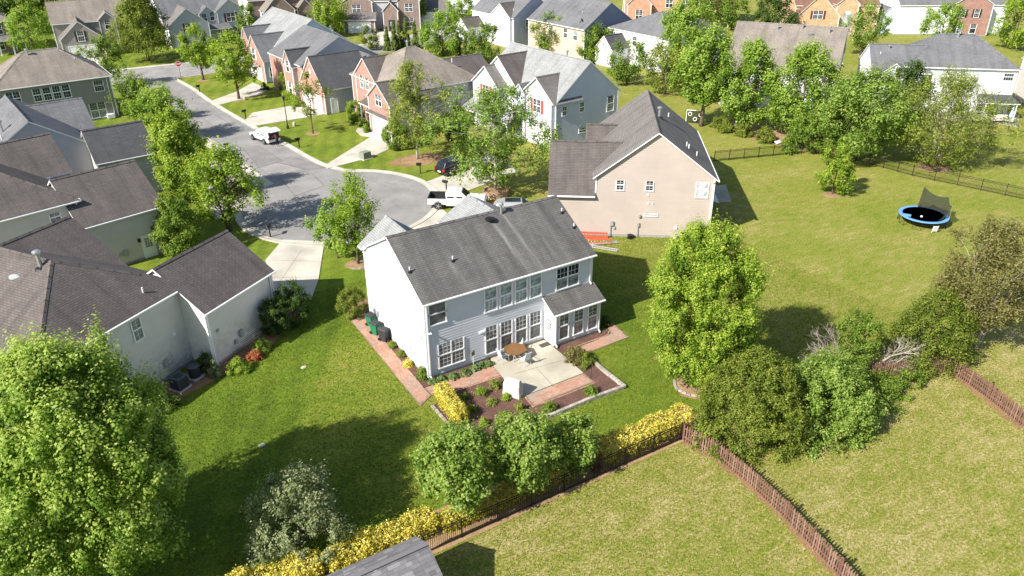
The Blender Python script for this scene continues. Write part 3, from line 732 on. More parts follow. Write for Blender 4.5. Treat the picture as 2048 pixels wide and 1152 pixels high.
for z, x in ((2.9, 8.9), (1.2, 7.0), (0.95, 8.1), (0.55, 5.6)): h.wallbox(S['W'], x, z, 0.11, 0.11, 0.06)
h.wallbox(S['W'], 0.9, 0.9, 0.28, 0.5, 0.15); h.wallbox(S['W'], 1.5, 1.0, 0.22, 0.4, 0.12)
# glazed bump-out
u0, u1, v0 = 9.26, 13.17, -1.2
T = {'S': Side((u0, v0), (u1, v0)), 'W': Side((u0, 0.0), (u0, v0)), 'E': Side((u1, v0), (u1, 0.0))}
b = MB(); h.wall_panel(b, T['S'], 0.2, [(0, 2.72), (u1-u0, 2.72)], 0.2)
h.wall_panel(b, T['W'], 0.2, [(0, 3.42), (1.2, 2.72)], 0.2); h.wall_panel(b, T['E'], 0.2, [(0, 2.72), (1.2, 3.42)], 0.2)
b.build('bump_out_wall', S_MAIN, h.root)
b = MB(); b.box(((u0+u1)/2, -0.6, 0.1), (u1-u0-0.02, 1.19, 0.2)); b.build('foundation', FOUND, h.root)
b = MB()
for x in (u0, u1): b.box((x, v0, 1.45), (0.12, 0.12, 2.48))
b.build('corner_board', WHITE, h.root)
h.roof([[(8.98, -1.5, 2.82), (13.42, -1.5, 2.82), (13.42, 0.02, 3.66), (8.98, 0.02, 3.66)]], 0.13, name='lean_to_roof')
h.gutter((8.98, -1.5), (13.42, -1.5), 2.82)
for x in (0.42, 1.68, 2.92): h.win(T['S'], x, 0.55, 0.74, 2.0, grid='upper', lo=(BLIND if x > 1 else SCREEN), up=SCREEN)
h.door(T['W'], 0.14, 0.22, 0.9, 2.05)
h.downspout(T['S'], 0.06, 2.75); h.downspout(T['S'], 3.86, 2.75)
b = MB(); b.box((0, 0, 0), (0.75, 0.45, 0.02)); b.build('doormat', SILL, loc=(8.85, -0.62, 0.075)); tag(bpy.data.objects['doormat'], 'dark doormat on the patio in front of the side door', 'doormat')
for u, v, z in ((0.12, 2.04, 7.12), (3.21, 2.0, 7.10), (12.93, 3.37, 7.86), (13.08, 2.05, 7.13)): h.pipe(u, v, z, 0.36, 0.045)
h.pipe(8.45, 4.43, 8.44, 0.62, 0.09, GALV, False, True, 'flue_pipe')
b = MB(); b.lathe([(0.2, -0.2), (0.2, 0.1), (0.36, 0.12), (0.36, 0.2), (0.2, 0.27), (0, 0.28)], 18); b.build('attic_fan', DARKMETAL, h.root, loc=(7.37, 4.12, 8.22))

# ---- the tan house on the right
h = House('tan sided house with plain gable wall and ladders lying along it', 23.37, 12.69, -36.93, S_TAN, SH_MID, lap=0.2)
S = h.gable(-0.3, 10.7, -0.3, 15.0, 5.70, 9.92, 'v', oh=0.3, rk=0.3, gutters='E', corner='123')
b = MB(); b.box((0, 0, 4.95), (0.13, 0.13, 1.5)); b.build('corner_board', WHITE, h.root)
h.roof([[(-4.28, -0.3, 3.98), (-0.02, -0.3, 3.98), (-0.02, 1.60, 5.92), (2.5, 3.52, 7.88), (-4.28, 3.52, 7.88)], [(-4.28, 7.34, 3.98), (-0.02, 7.34, 3.98), (-0.02, 5.44, 5.92), (2.5, 3.52, 7.88), (-4.28, 3.52, 7.88)]], 0.16, [((-4.28, 3.52, 7.88), (2.3, 3.52, 7.88))], SH_BROWN)
G = h.box_walls(-4.08, 0.06, 0.02, 7.01, {'S': [(0, 4.13), (4.14, 4.13)], 'N': [(0, 4.13), (4.14, 4.13)], 'E': [(0, 4.1), (3.5, 7.6), (6.99, 4.1)], 'W': [(0, 4.13), (3.49, 7.72), (6.99, 4.13)]}, corner='03')
h.gutter((-4.28, -0.3), (-0.05, -0.3), 3.98)
h.gable(-0.95, 3.0, 7.6, 12.4, 5.3, 7.65, 'u', oh=0.3, roof=SH_BROWN, corner='03')
h.roof([[(10.45, 3.6, 2.6), (10.45, 5.6, 2.6), (11.7, 5.6, 2.15), (11.7, 3.6, 2.15)]], 0.06, name='awning', mat=plain('pale_awning', (0.6, 0.62, 0.66), 0.7))
h.win(S['S'], 1.85, 4.58, 0.6, 0.85, grid='both'); h.win(S['S'], 4.45, 4.58, 0.6, 0.85, grid='both')
h.win(S['S'], 8.9, 4.05, 0.98, 1.42, grid='both', lo=CURTAIN, up=CURTAIN); h.win(S['S'], 4.5, 2.16, 1.15, 0.22, grid='fixed')
h.wallbox(S['S'], 1.6, 1.1, 0.3, 0.42, 0.16); h.wallbox(S['S'], 1.85, 0.75, 0.18, 0.24, 0.1); h.wallbox(S['S'], 4.0, 1.05, 0.2, 0.38, 0.14); h.wallbox(S['S'], 4.05, 2.0, 0.2, 0.24, 0.18)
h.wallbox(S['S'], 4.75, 3.25, 0.2, 0.16, 0.06, WHITE); h.wallbox(S['S'], 4.65, 4.05, 0.18, 0.16, 0.06, WHITE); h.wallbox(S['S'], 5.15, 3.25, 0.12, 0.16, 0.06, WHITE); h.wallbox(S['S'], 7.4, 0.9, 0.25, 0.25, 0.1, WHITE)
b = MB(); b.bar(S['S'].at(1.52, 0.05, 0.08), S['S'].at(1.52, 1.1, 0.08), 0.06); b.bar(S['S'].at(4.0, 0.05, 0.08), S['S'].at(4.0, 1.1, 0.08), 0.05); b.build('conduit', GREYBOX, h.root)
b = MB(); b.lathe([(0.06, 0), (0.32, 0.02), (0.32, 0.06), (0.1, 0.1), (0.1, 0.22), (0.3, 0.26), (0.3, 0.3), (0, 0.3)], 14); o = b.build('hose_reel', DARKMETAL, h.root); o.location = S['S'].at(3.35, 0.02, 0.35)
h.pipe(5.75, 6.3, 9.4, 0.85, 0.12, GALV, True, True, 'flue_pipe')
for u, v in ((8.1, 3.2), (8.3, 3.05), (9.0, 2.6), (7.0, 9.8)): h.pipe(u, v, 9.92-0.767*(u-5.2), 0.4, 0.05, boot=False)
h.downspout(S['S'], 10.3, 5.6); h.downspout(G['S'], 0.1, 3.9)
h.garage_door(G['W'], 0.9, 0.05, 4.9, 2.2)

# ---- the cream house in the left foreground
h = House('grey cream house with dark brown hip roof and two air conditioners beside it', -11.61, 9.12, 33.63, S_CREAM, SH_BROWN, lap=0.16)
G = h.gable(-0.15, 6.8, -0.25, 7.37, 4.32, 6.87, 'u', oh=0.25, rk=0.2, gutters='S', corner='012')
S = h.hip(-10.4, 1.2, 1.73, 17.5, 5.66, 8.9, (-4.6, 6.55), (-4.6, 12.7), oh=0.25, gutters='W', corner='03', caps=[((-4.6, 6.55, 8.9), (-4.6, 12.7, 8.9)), ((-10.4, 1.73, 5.66), (-4.6, 6.55, 8.9)), ((-4.6, 6.55, 8.9), (-1.1, 3.64, 6.95)), ((-4.6, 12.7, 8.9), (-10.4, 17.5, 5.66))])
h.gutter((-10.4, 1.73), (-0.2, 1.73), 5.66)
h.gable(-4.0, 1.5, 7.9, 17.3, 5.4, 8.5, 'u', oh=0.3, corner='12')
h.win(S['S'], 6.3, 3.85, 0.62, 1.35, grid='both', lo=BLIND, up=BLIND)
h.garage_door(G['E'], 1.0, 0.05, 4.9, 2.2)
h.wallbox(G['S'], 0.75, 2.45, 0.2, 0.2, 0.08); h.wallbox(G['S'], 2.7, 1.0, 0.3, 0.55, 0.18); h.wallbox(G['S'], 2.1, 0.75, 0.2, 0.32, 0.12)
h.wallbox(S['S'], 9.1, 2.7, 0.24, 0.24, 0.07, WHITE); h.wallbox(S['S'], 8.0, 0.9, 0.3, 0.6, 0.12); h.wallbox(S['S'], 7.0, 0.95, 0.18, 0.18, 0.08)
h.downspout(G['S'], 6.3, 4.3); h.downspout(G['S'], 0.08, 4.3)
h.pipe(-1.97, 2.6, 6.22, 0.4, 0.05, boot=False); h.pipe(-5.05, 7.0, 8.5, 1.0, 0.13, GALV, True, True, 'flue_pipe')
b = MB(); b.lathe([(0.22, -0.2), (0.22, 0.08), (0.4, 0.1), (0.4, 0.18), (0.2, 0.24), (0, 0.25)], 18); b.build('attic_fan', plain('grey_fan_cover', (0.40, 0.42, 0.40), 0.5), h.root, loc=(-5.9, 8.3, 7.95))

# ---- second house on the left
h = House('beige house with brown roof and glazed white side door, behind the cream house', -16.84, 28.9, 14.4, S_CREAM2, SH_BROWN)
G = h.gable(-0.1, 6.98, -0.25, 8.83, 4.32, 7.41, 'u', oh=0.25, rk=0.2, gutters='S')
S = h.hip(-10.5, 1.05, 1.6, 18.0, 6.05, 9.5, (-4.7, 7.2), (-4.7, 12.5), oh=0.3, gutters='SE')
h.gable(-4.0, 3.2, 9.0, 16.4, 6.2, 9.0, 'u', oh=0.3, corner='12')
h.door(G['S'], 4.35, 0.05, 0.95, 2.05); h.win(S['S'], 8.75, 4.75, 0.75, 0.68, grid='fixed', lo=BLIND)
h.wallbox(G['S'], 4.1, 1.7, 0.2, 0.3, 0.14, DARKMETAL, 'wall_lantern'); h.wallbox(G['S'], 2.8, 0.85, 0.35, 0.5, 0.16); h.wallbox(G['S'], 2.35, 0.95, 0.22, 0.3, 0.12)
h.garage_door(G['E'], 1.8, 0.05, 4.9, 2.2); h.downspout(S['S'], 10.9, 5.9, 4.5); h.pipe(-5.2, 4.6, 7.9, 0.4, 0.05, boot=False)

# ---- third house on the left
h = House('grey house with new charcoal garage roof, third along the left kerb', -13.68, 46.09, 6.6, S_CREAM2, SH_CHAR)
G = h.gable(-0.1, 5.8, -0.25, 5.77, 4.27, 7.04, 'u', oh=0.25, gutters='S')
S = h.gable(-9.3, 0.45, 2.0, 15.0, 5.8, 8.97, 'v', oh=0.28, rk=0.25, roof=SH_SLATE, mats={'S': S_LGREY})
h.gable(-5.0, 2.4, 8.5, 16.5, 5.3, 8.1, 'u', oh=0.28, roof=SH_SLATE)
h.garage_door(G['E'], 0.5, 0.05, 4.6, 2.2); h.pipe(-6.5, 5.0, 7.7, 0.9, 0.12, GALV, False, True, 'flue_pipe'); h.pipe(-6.9, 3.4, 7.4, 0.4, 0.05, boot=False)
PANEL = plain('dark_solar_panel', (0.012, 0.016, 0.035), 0.12, 0.2)
for v in (3.3, 5.1): 
    b = MB(); q = Matrix.Rotation(-math.atan(0.65), 3, 'Y'); b.box((-8.1, v, 6.72), (1.9, 1.3, 0.05), mat=q); b.build('solar_panel', PANEL, h.root)

# ---- dark grey hip roofed house, far end of the left row
h = House('dark grey house with taupe hip roof and rows of white windows', -21.0, 80.0, 4.5, S_DGREY, SH_TAUPE)
S = h.hip(-0.6, 13.75, -0.35, 10.5, 5.72, 9.2, (4.6, 5.0), (8.6, 5.0), oh=0.35, gutters='SE')
h.win(S['S'], 1.15, 3.55, 1.5, 1.6, units=2, grid='upper')
for x in (4.2, 5.35, 6.5, 7.65): h.win(S['S'], x, 3.62, 0.85, 1.56, grid='both')
h.win(S['S'], 11.55, 3.85, 1.1, 1.35, grid='fixed'); h.win(S['S'], 10.35, 0.35, 1.9, 1.95, units=2, grid='upper', lo=BLIND)
for x in (6.5, 7.75): h.win(S['S'], x, 0.4, 0.9, 1.9, grid='upper', lo=BLIND)
h.wallbox(S['S'], 12.6, 0.1, 0.9, 0.55, 0.7, WHITE, 'heat_pump'); h.wallbox(S['S'], 9.5, 1.9, 0.3, 0.3, 0.2, WHITE, 'floodlight')
h.downspout(S['S'], 13.2, 5.6); h.pipe(5.0, 4.4, 8.8, 0.6, 0.12, GALV, False, True, 'flue_pipe'); h.pipe(10.2, 3.0, 7.6, 0.4, 0.05, boot=False)

# ---- three brick-fronted houses along the right kerb
h = House('red brick fronted house with taupe hipped roof and white garage door', 21.5, 50.3, 4.5, S_LGREY, SH_BROWN)
S = h.hip(-0.25, 12.2, -0.28, 13.4, 5.75, 9.7, (4.9, 6.3), (6.2, 6.3), roof=SH_TAUPE, mats={'W': B_RED})
h.gable(5.5, 15.5, 1.0, 8.2, 5.6, 7.9, 'u', oh=0.3, corner='12')
W2 = h.gable(-0.3, 5.0, 6.0, 12.0, 6.05, 8.55, 'u', oh=0.3, mats={'W': B_RED})
G = h.gable(-2.25, 4.5, -1.3, 4.8, 4.75, 6.95, 'u', oh=0.25, rk=0.22, mats={'W': B_RED, 'S': S_LGREY})
h.garage_door(G['W'], 0.85, 0.05, 4.2, 2.15); h.win(G['W'], 2.1, 4.05, 1.5, 1.35, units=2, grid='upper')
for x in (1.35, 2.9): h.win(W2['W'], x, 4.5, 0.85, 1.55, grid='upper', lo=BLIND)
h.win(W2['W'], 2.7, 0.9, 0.9, 1.7); h.win(S['S'], 6.3, 4.05, 0.65, 1.08, grid='both'); h.wallbox(S['S'], 6.4, 0.9, 0.3, 0.5, 0.15)
h.roof([[(-2.45, -1.3, 2.75), (-2.45, 4.9, 2.75), (-1.95, 4.9, 3.1), (-1.95, -1.3, 3.1)]], 0.1, name='garage_eyebrow_roof')
h.roof([[(-1.4, 4.9, 2.9), (-1.4, 9.0, 2.9), (0.0, 9.0, 3.4), (0.0, 4.9, 3.4)]], 0.12, name='porch_roof'); h.post(-1.2, 8.7, 0.1, 2.8)
h.door(S['W'], 6.0, 0.1, 1.0, 2.1); h.pipe(9.8, 3.0, 7.8, 0.4, 0.05, boot=False); h.pipe(6.5, 8.8, 9.2, 0.6, 0.1, GALV, False, True)

h = House('brick gabled house with steep slate grey garage roof beside the lamp post', 17.1, 65.7, 4.5, S_LGREY, SH_SLATE)
G = h.gable(-0.25, 7.6, -0.25, 8.0, 3.45, 7.45, 'u', oh=0.25, rk=0.22, mats={'W': B_RED}, roof=SH_CHAR)
S = h.gable(-0.4+0.3, 12.9, 7.4, 20.0, 5.5, 8.95, 'v', oh=0.28, mats={'W': B_RED}, roof=SH_SLATE)
h.gable(5.0, 13.2, 3.5, 9.0, 4.2, 6.6, 'v', oh=0.28, roof=SH_SLATE)
W2 = h.gable(-0.7, 4.0, 9.2, 12.9, 5.05, 7.3, 'u', oh=0.25, mats={'W': B_RED}, roof=SH_CHAR)
h.garage_door(G['W'], 0.6, 0.05, 2.5, 2.2); h.garage_door(G['W'], 4.2, 0.05, 2.5, 2.2); h.wallbox(G['W'], 3.75, 5.0, 0.5, 0.7, 0.05, WHITE, 'gable_vent')
h.win(W2['W'], 1.1, 4.2, 1.0, 1.5, shutter=WHITE); h.win(W2['W'], 1.1, 0.9, 1.0, 1.7, shutter=WHITE)
h.door(G['S'], 0.9, 0.05, 0.9, 2.05, glazed=False); h.pipe(6.9, 10.5, 8.7, 0.5, 0.09, GALV, False, True)

h = House('brick gabled house with light grey roof at the stop sign corner', 15.6, 88.5, 4.5, S_LBLUE, SH_GREY)
G = h.gable(-0.25, 6.2, 0.25, 8.2, 3.55, 7.1, 'u', oh=0.25, rk=0.22, mats={'W': B_RED}, roof=SH_SLATE)
S = h.gable(2.6, 14.8, -0.2, 17.0, 5.3, 9.2, 'v', oh=0.28, rk=0.22, mats={'W': B_RED}, gutters='')
h.gable(0.9, 6.0, 9.2, 12.8, 5.2, 7.4, 'u', oh=0.25, roof=SH_SLATE, mats={'W': B_RED})
h.garage_door(G['W'], 1.3, 0.05, 4.8, 2.2); h.win(G['W'], 2.9, 3.3, 1.2, 1.6, units=1, shutter=WHITE)
h.win(G['S'], 0.8, 1.0, 0.7, 1.4, lo=PANE); h.pipe(12.4, 1.4, 6.9, 0.5, 0.1, GALV, False, True)

# ---- blue-grey house in the middle distance
h = House('blue grey house with pale grey roof, red shutters and three front gables', 34.96, 35.51, 5.2, S_BLUE, SH_GREY, lap=0.2)
S = h.gable(-0.3, 10.45, -0.3, 15.45, 5.66, 9.9, 'v', oh=0.3, rk=0.3, mats={'W': S_LGREY}, gutters='E')
A = h.gable(-1.75, 4.5, 9.2, 15.2, 5.85, 8.25, 'u', oh=0.28, rk=0.25, mats={'W': S_LGREY}, roof=SH_MID)
h.gable(-0.35, 5.0, 7.4, 15.1, 6.25, 9.45, 'u', oh=0.28, rk=0.3, mats={'W': S_WHITE}, roof=SH_BROWN)
B = h.gable(-0.75, 4.0, -0.35, 6.35, 5.68, 8.3, 'u', oh=0.55, rk=0.25, mats={'W': S_LGREY}, roof=SH_MID, corner='3')
h.gable(-0.9, 3.0, 5.0, 7.2, 6.0, 7.0, 'u', oh=0.2, roof=SH_SLATE, ridge_cap=False)
h.win(S['S'], 0.98, 4.0, 0.66, 1.02, grid='both'); h.win(S['S'], 3.75, 4.0, 0.66, 1.06, grid='both'); h.win(S['S'], 8.35, 3.3, 1.05, 1.84, grid='both', lo=BLIND); h.win(S['S'], 3.78, 1.4, 1.05, 0.5, grid='fixed')
h.win(A['W'], 2.1, 4.15, 1.35, 1.58, units=2, grid='both', shutter=SHUT_RED); h.win(B['W'], 2.2, 4.1, 1.35, 1.5, units=2, grid='both', shutter=SHUT_RED)
h.wallbox(A['W'], 2.8, 6.6, 0.35, 0.9, 0.05, WHITE, 'gable_vent')
h.roof([[(-3.2, 5.5, 2.5), (-3.2, 15.7, 2.5), (-1.2, 15.7, 3.5), (-1.2, 5.5, 3.5)]], 0.13, name='porch_roof')
for v in (5.8, 9.0, 12.3, 15.4): h.post(-3.0, v, 0.1, 2.45)
h.door(S['W'], 6.4, 0.15, 1.0, 2.1, SHUT_RED); h.win(A['W'], 2.2, 0.9, 1.2, 1.7, units=2); h.garage_door(B['W'], 1.0, 0.05, 4.6, 2.15)
h.pipe(5.9, 5.0, 9.5, 0.6, 0.1, GALV, False, True); h.wallbox(S['S'], 3.95, 3.25, 0.2, 0.16, 0.06, WHITE); h.wallbox(S['S'], 3.9, 2.2, 0.3, 0.3, 0.2)

# ================================================================ houses across the cross street and behind
h = House('brick house with white porch columns at the far left edge', -32.0, 140.0, 4.0, B_DARK, SH_TAUPE, lap=0.0)
S = h.hip(0, 15.2, 0, 11, 5.9, 9.4, (5, 5.5), (10, 5.5))
h.roof([[(9.5, -2.2, 2.7), (16.6, -2.2, 2.7), (16.6, 0.2, 3.3), (9.5, 0.2, 3.3)]], 0.13, name='porch_roof', mat=SH_MID)
for u in (12.0, 14.2, 16.3): h.post(u, -2.0, 0, 2.6, 0.22)
h.win(S['S'], 11.5, 3.6, 1.6, 1.6, units=2); h.win(S['S'], 11.0, 0.8, 1.7, 1.7, units=2)

h = House('grey house with arched gable window and white garage door left of the great dark tree', -11.5, 130.0, -3.0, siding('taupe_vinyl_siding', (0.30, 0.27, 0.24)), SH_TAUPE, lap=0.16)
S = h.gable(0.5, 17, 2.5, 13.5, 5.7, 9.0, 'u', mats={'W': S_WHITE})
G = h.gable(1.2, 8.6, -2.2, 5, 3.4, 6.6, 'v', oh=0.3, roof=SH_MID, mats={'W': S_WHITE})
D_ = h.gable(8.4, 11.6, 2.0, 6.0, 5.9, 7.3, 'v', oh=0.2, ridge_cap=False)
h.garage_door(G['S'], 1.0, 0.05, 4.6, 2.2); h.win(G['S'], 2.9, 3.1, 1.0, 1.7, grid='both', shutter=SHUT_BLACK); h.win(D_['S'], 0.9, 4.2, 1.0, 1.5, grid='upper')

h = House('pale grey house with black shutters behind the two round kerb trees', 7.8, 130.0, 4.0, S_LGREY, SH_SLATE, lap=0.16)
S = h.gable(0.4, 16.2, 1.0, 12, 5.65, 9.1, 'u', mats={'W': S_WHITE})
G = h.gable(0.3, 8.6, -2.3, 5, 4.0, 7.2, 'v', oh=0.3, roof=SH_MID, mats={'W': S_WHITE})
A = h.gable(10.7, 16.7, 0.3, 6, 5.7, 7.9, 'v', oh=0.3)
B = h.gable(7.4, 10.9, 0.5, 6, 5.4, 6.9, 'v', oh=0.2, ridge_cap=False)
h.win(A['S'], 1.8, 3.6, 1.7, 1.6, units=2, grid='both', shutter=SHUT_MAROON); h.win(A['S'], 1.7, 0.6, 1.8, 1.9, units=2, grid='both', shutter=SHUT_MAROON)
h.win(G['S'], 3.2, 2.9, 1.0, 1.5, shutter=SHUT_BLACK); h.win(B['S'], 0.4, 3.9, 0.9, 1.5); h.win(B['S'], 2.0, 4.1, 0.8, 1.5)
h.roof([[(8.2, -1.5, 2.7), (13.0, -1.5, 2.7), (13.0, 0.5, 3.4), (8.2, 0.5, 3.4)]], 0.12, name='porch_roof'); h.post(8.5, -1.3, 0, 2.6); h.post(11.0, -1.3, 0, 2.6); h.door(S['S'], 8.4, 0.1, 1.0, 2.1, SHUT_BLACK)

h = House('dark brick house with white side wall between the shuttered house and the brick corner house', 27.5, 141.0, -4.0, B_DARK, SH_TAUPE, lap=0.16)
S = h.gable(0, 19, 0, 12, 5.9, 9.6, 'u', mats={'W': S_WHITE})
G = h.gable(2.2, 9.2, -4.5, 5, 3.9, 7.6, 'v', mats={'W': S_WHITE}); A = h.gable(9.8, 14, -2, 5, 3.6, 5.8, 'v')
h.door(A['S'], 1.4, 0.1, 1.1, 2.2, SHUT_BLACK); h.win(S['S'], 15, 0.9, 1.5, 1.8, units=2, shutter=SHUT_BLACK); h.garage_door(G['S'], 1, 0.05, 4.6, 2.2)

h = House('dark brick house with wide white garage door facing the far street', 43.5, 127.0, -28.0, B_DARK, SH_MID, lap=0.16)
S = h.gable(0, 16.5, 1.5, 13, 5.9, 9.2, 'u', mats={'W': S_WHITE, 'S': S_LGREY})
A = h.gable(-0.2, 6.6, 0.2, 6, 5.9, 8.0, 'v'); G = h.box_walls(0.4, 6.8, -2.0, 1.0, {k: [(0, 2.7), ({'S': 6.4, 'N': 6.4}.get(k, 3.0), 2.7)] for k in 'SENW'})
h.roof([[(0, -2.5, 2.75), (7.2, -2.5, 2.75), (7.2, 0.5, 3.9), (0, 0.5, 3.9)]], 0.13, name='garage_roof'); h.garage_door(G['S'], 0.9, 0.05, 4.6, 2.2)
B = h.gable(8.4, 12.0, -1.2, 4, 4.2, 6.1, 'v'); C_ = h.gable(11.5, 16.6, 0.6, 5, 6.0, 8.4, 'v')
h.win(A['S'], 2.1, 3.8, 1.7, 1.6, units=2, grid='both'); h.door(B['S'], 1.1, 0.1, 1.1, 2.2, SHUT_BLACK); h.win(C_['S'], 1.5, 3.8, 1.6, 1.6, units=2, grid='both'); h.win(C_['S'], 1.5, 0.8, 1.6, 1.7, units=2)

h = House('white house with slate roofed garage and black lamp in front, far street', 61.0, 128.0, -32.0, S_WHITE, SH_SLATE, lap=0.16)
S = h.gable(0, 16, 2.0, 12, 5.8, 9.0, 'u')
G = h.gable(-0.3, 7.4, -3.2, 4, 2.9, 4.9, 'u', roof=SH_MID, oh=0.3); h.garage_door(G['S'], 1.2, 0.05, 4.8, 2.2)
h.win(S['S'], 1.5, 3.9, 1.2, 1.5); h.win(S['S'], 10, 0.9, 1.8, 1.7, units=2, shutter=SHUT_BLACK)

h = House('white house with blue grey shaded end wall and cross gable above the row of conifers', 63.9, 91.0, 6.0, S_WHITE, SH_SLATE, lap=0.16)
S = h.gable(-0.3, 10.5, -0.3, 13.5, 5.65, 9.4, 'v', mats={'S': S_BLUE, 'W': S_WHITE})  # shade on the white end walls painted in as blue grey, cross gable too
h.gable(-0.7, 5.0, 0.2, 6.6, 5.65, 8.0, 'u', mats={'W': S_WHITE, 'S': S_BLUE}, roof=SH_BROWN)
G = h.gable(-4.5, 2.0, 9.0, 13.2, 3.0, 4.8, 'u', mats={'W': S_WHITE}, roof=SH_BROWN); h.win(S['S'], 3, 3.8, 0.9, 1.4)
h.pipe(1.2, 1.5, 6.8, 0.3, 0.04, boot=False)

h = House('peach sided house with navy end wall and satellite dish on its grey roof', 67.5, 73.5, 6.0, siding('peach_vinyl_siding', (0.52, 0.40, 0.32)), SH_SLATE, lap=0.16)
S = h.gable(-0.3, 12.5, -0.3, 15.5, 5.65, 9.7, 'v', mats={'S': siding('navy_vinyl_siding', (0.20, 0.23, 0.30))}, gutters='W')
h.win(S['W'], 12.6, 3.6, 1.0, 1.5, grid='both', up=BLIND); h.win(S['W'], 10.0, 3.7, 1.0, 1.5, grid='both'); h.win(S['W'], 6.0, 3.7, 1.0, 1.5, grid='both'); h.win(S['S'], 0.7, 3.3, 0.8, 1.6, grid='upper'); h.win(S['S'], 8, 3.6, 0.9, 1.4)
b = MB(); b.lathe([(0.0, 0.0), (0.25, 0.05), (0.42, 0.16)], 16, (0, 0, 0.4)); b.tube([(0, 0, -0.2), (0, 0, 0.42)], 0.03, 6); o = b.build('satellite_dish', DARKMETAL, h.root, loc=(1.0, 2.2, 6.5)); o.rotation_euler = (R(50), 0, R(30))
for q in ((3.2, 4.0, 7.6), (4.4, 2.0, 8.3)): h.pipe(*q, 0.35, 0.05, boot=False)

h = House('white house with dark grey roof and low white gable wing behind the tall maples', 72.2, 60.0, 4.0, S_WHITE, SH_SLATE, lap=0.16)
S = h.hip(0.8, 15, -2.0, 12.8, 5.7, 8.8, (6, 5), (10, 5))
G = h.gable(-3.2, 4, 7.0, 11.6, 3.0, 5.2, 'u', oh=0.25, roof=SH_CHAR); h.win(S['W'], 6, 3.6, 0.9, 1.4); h.win(S['W'], 2, 3.6, 0.9, 1.4); h.pipe(8.5, 4.2, 8.4, 0.5, 0.12, GALV, False, True)

h = House('taupe roofed house with long plain roof behind the tall maples', 66.2, 39.5, -56.0, S_CREAM2, SH_TAUPE, lap=0.16)
S = h.gable(0, 15.3, 0, 18.5, 5.2, 10.3, 'u', mats={'S': S_WHITE}); G = h.gable(9.5, 15.0, -3.2, 4, 4.2, 6.8, 'v', mats={'S': S_WHITE})
for q in ((6.0, 8.0, 9.6), (9.3, 8.5, 9.9), (10.5, 5.0, 8.0), (13, 8, 9.6)): h.pipe(*q, 0.6, 0.09, GALV, False, True)
b = MB(); b.lathe([(0.25, -0.2), (0.25, 0.08), (0.42, 0.1), (0.42, 0.18), (0, 0.25)], 16); b.build('attic_fan', GALV, h.root, loc=(10.6, 7.6, 9.3))
for v in (3, 6.5, 12): h.win(S['E'], v, 3.4, 0.8, 1.4)

h = House('white house with slate hip roof beyond the birch and black fence', 84.89, 23.48, -41.9, S_WHITE, SH_SLATE)
S = h.hip(-0.3, 14.2, -0.3, 10.3, 6.2, 9.75, (5.0, 5.0), (9.4, 5.0), gutters='S')
A = h.gable(-4.6, 3.0, -0.6, 8.0, 5.4, 8.4, 'u', oh=0.3); B = h.gable(-4.0, 0.0, -1.9, 4.0, 5.3, 6.9, 'v', oh=0.25)
h.win(S['S'], 1.4, 4.35, 2.0, 1.45, units=2, grid='upper', up=CURTAIN)
for x in (4.6, 5.75, 6.95, 8.4): h.win(S['S'], x, 4.3, 0.95, 1.4, grid='both', lo=BLIND, up=CURTAIN)
h.win(S['S'], 12.4, 4.7, 1.2, 0.9, grid='fixed'); h.win(S['S'], 10.0, 0.5, 1.8, 2.0, units=2)
h.roof([[(9.6, -3.4, 2.4), (14.0, -3.4, 2.4), (14.0, 0.0, 2.8), (9.6, 0.0, 2.8)]], 0.1, name='pergola_canopy', mat=SH_CHAR)
for u in (9.9, 13.7): h.post(u, -3.2, 0, 2.3, 0.12)
h.pipe(7.0, 4.5, 9.3, 0.9, 0.13, GALV, False, True); h.pipe(-2.0, 3.0, 7.6, 0.6, 0.1, GALV, False, True); h.pipe(-3.2, 2.2, 7.2, 0.4, 0.06, boot=False); h.downspout(S['S'], 13.6, 6.0)

h = House('tan roofed house cut by the right edge of the picture', 98.5, 11.0, -41.9, S_TAN, SH_TAUPE)
S = h.gable(0, 14, 0, 11, 5.6, 9.6, 'u', mats={'W': S_CREAM2}); h.win(S['W'], 5, 3.5, 0.9, 1.4)

h = House('orange brick house with white trim at the top edge behind the round maples', 99.0, 101.0, -38.0, B_ORANGE, SH_SLATE, lap=0.0)
S = h.gable(0, 24, 0, 11, 5.9, 9.5, 'u'); A = h.gable(0.6, 6.2, -1.6, 5, 4.4, 6.9, 'v'); B = h.gable(16, 23, -1.6, 5, 5.6, 8.6, 'v')
for x in (1.5, 4.5): h.win(B['S'], x, 3.6, 1.2, 1.5, shutter=SHUT_MAROON); h.win(B['S'], x, 0.8, 1.2, 1.6, shutter=SHUT_MAROON)
h.win(A['S'], 1.8, 1.0, 1.4, 2.2, units=2); h.win(S['S'], 9, 3.6, 1.4, 1.6, units=2); h.win(S['S'], 12.5, 3.6, 1.4, 1.6, units=2)

h = House('tan brick house with tall arched entrance and maroon shutters at the top edge', 119.0, 71.0, -35.0, B_TAN, shingle('reddish_brown_shingles', (0.20, 0.11, 0.08)), lap=0.0)
S = h.gable(0, 17.0, 0, 11, 5.8, 9.2, 'u'); A = h.gable(-0.3, 8.6, -2.5, 5, 4.0, 8.4, 'v'); B = h.gable(7.6, 12.4, -1.6, 5, 6.2, 8.2, 'v')
h.win(A['S'], 3.1, 3.6, 1.9, 1.5, units=2, grid='both', shutter=SHUT_MAROON)
b = MB(); pts = [(-1.0, 0), (1.0, 0), (1.0, 3.8)]+[(math.cos(a), 3.8+math.sin(a)) for a in [math.pi*k/10 for k in range(1, 10)]]+[(-1.0, 3.8)]
b.face([(x, -0.02, z) for x, z in pts]); o = b.build('arched_window', CURTAIN, h.root); o.matrix_basis = B['S'].mat(2.3, 0.2, 0.03)

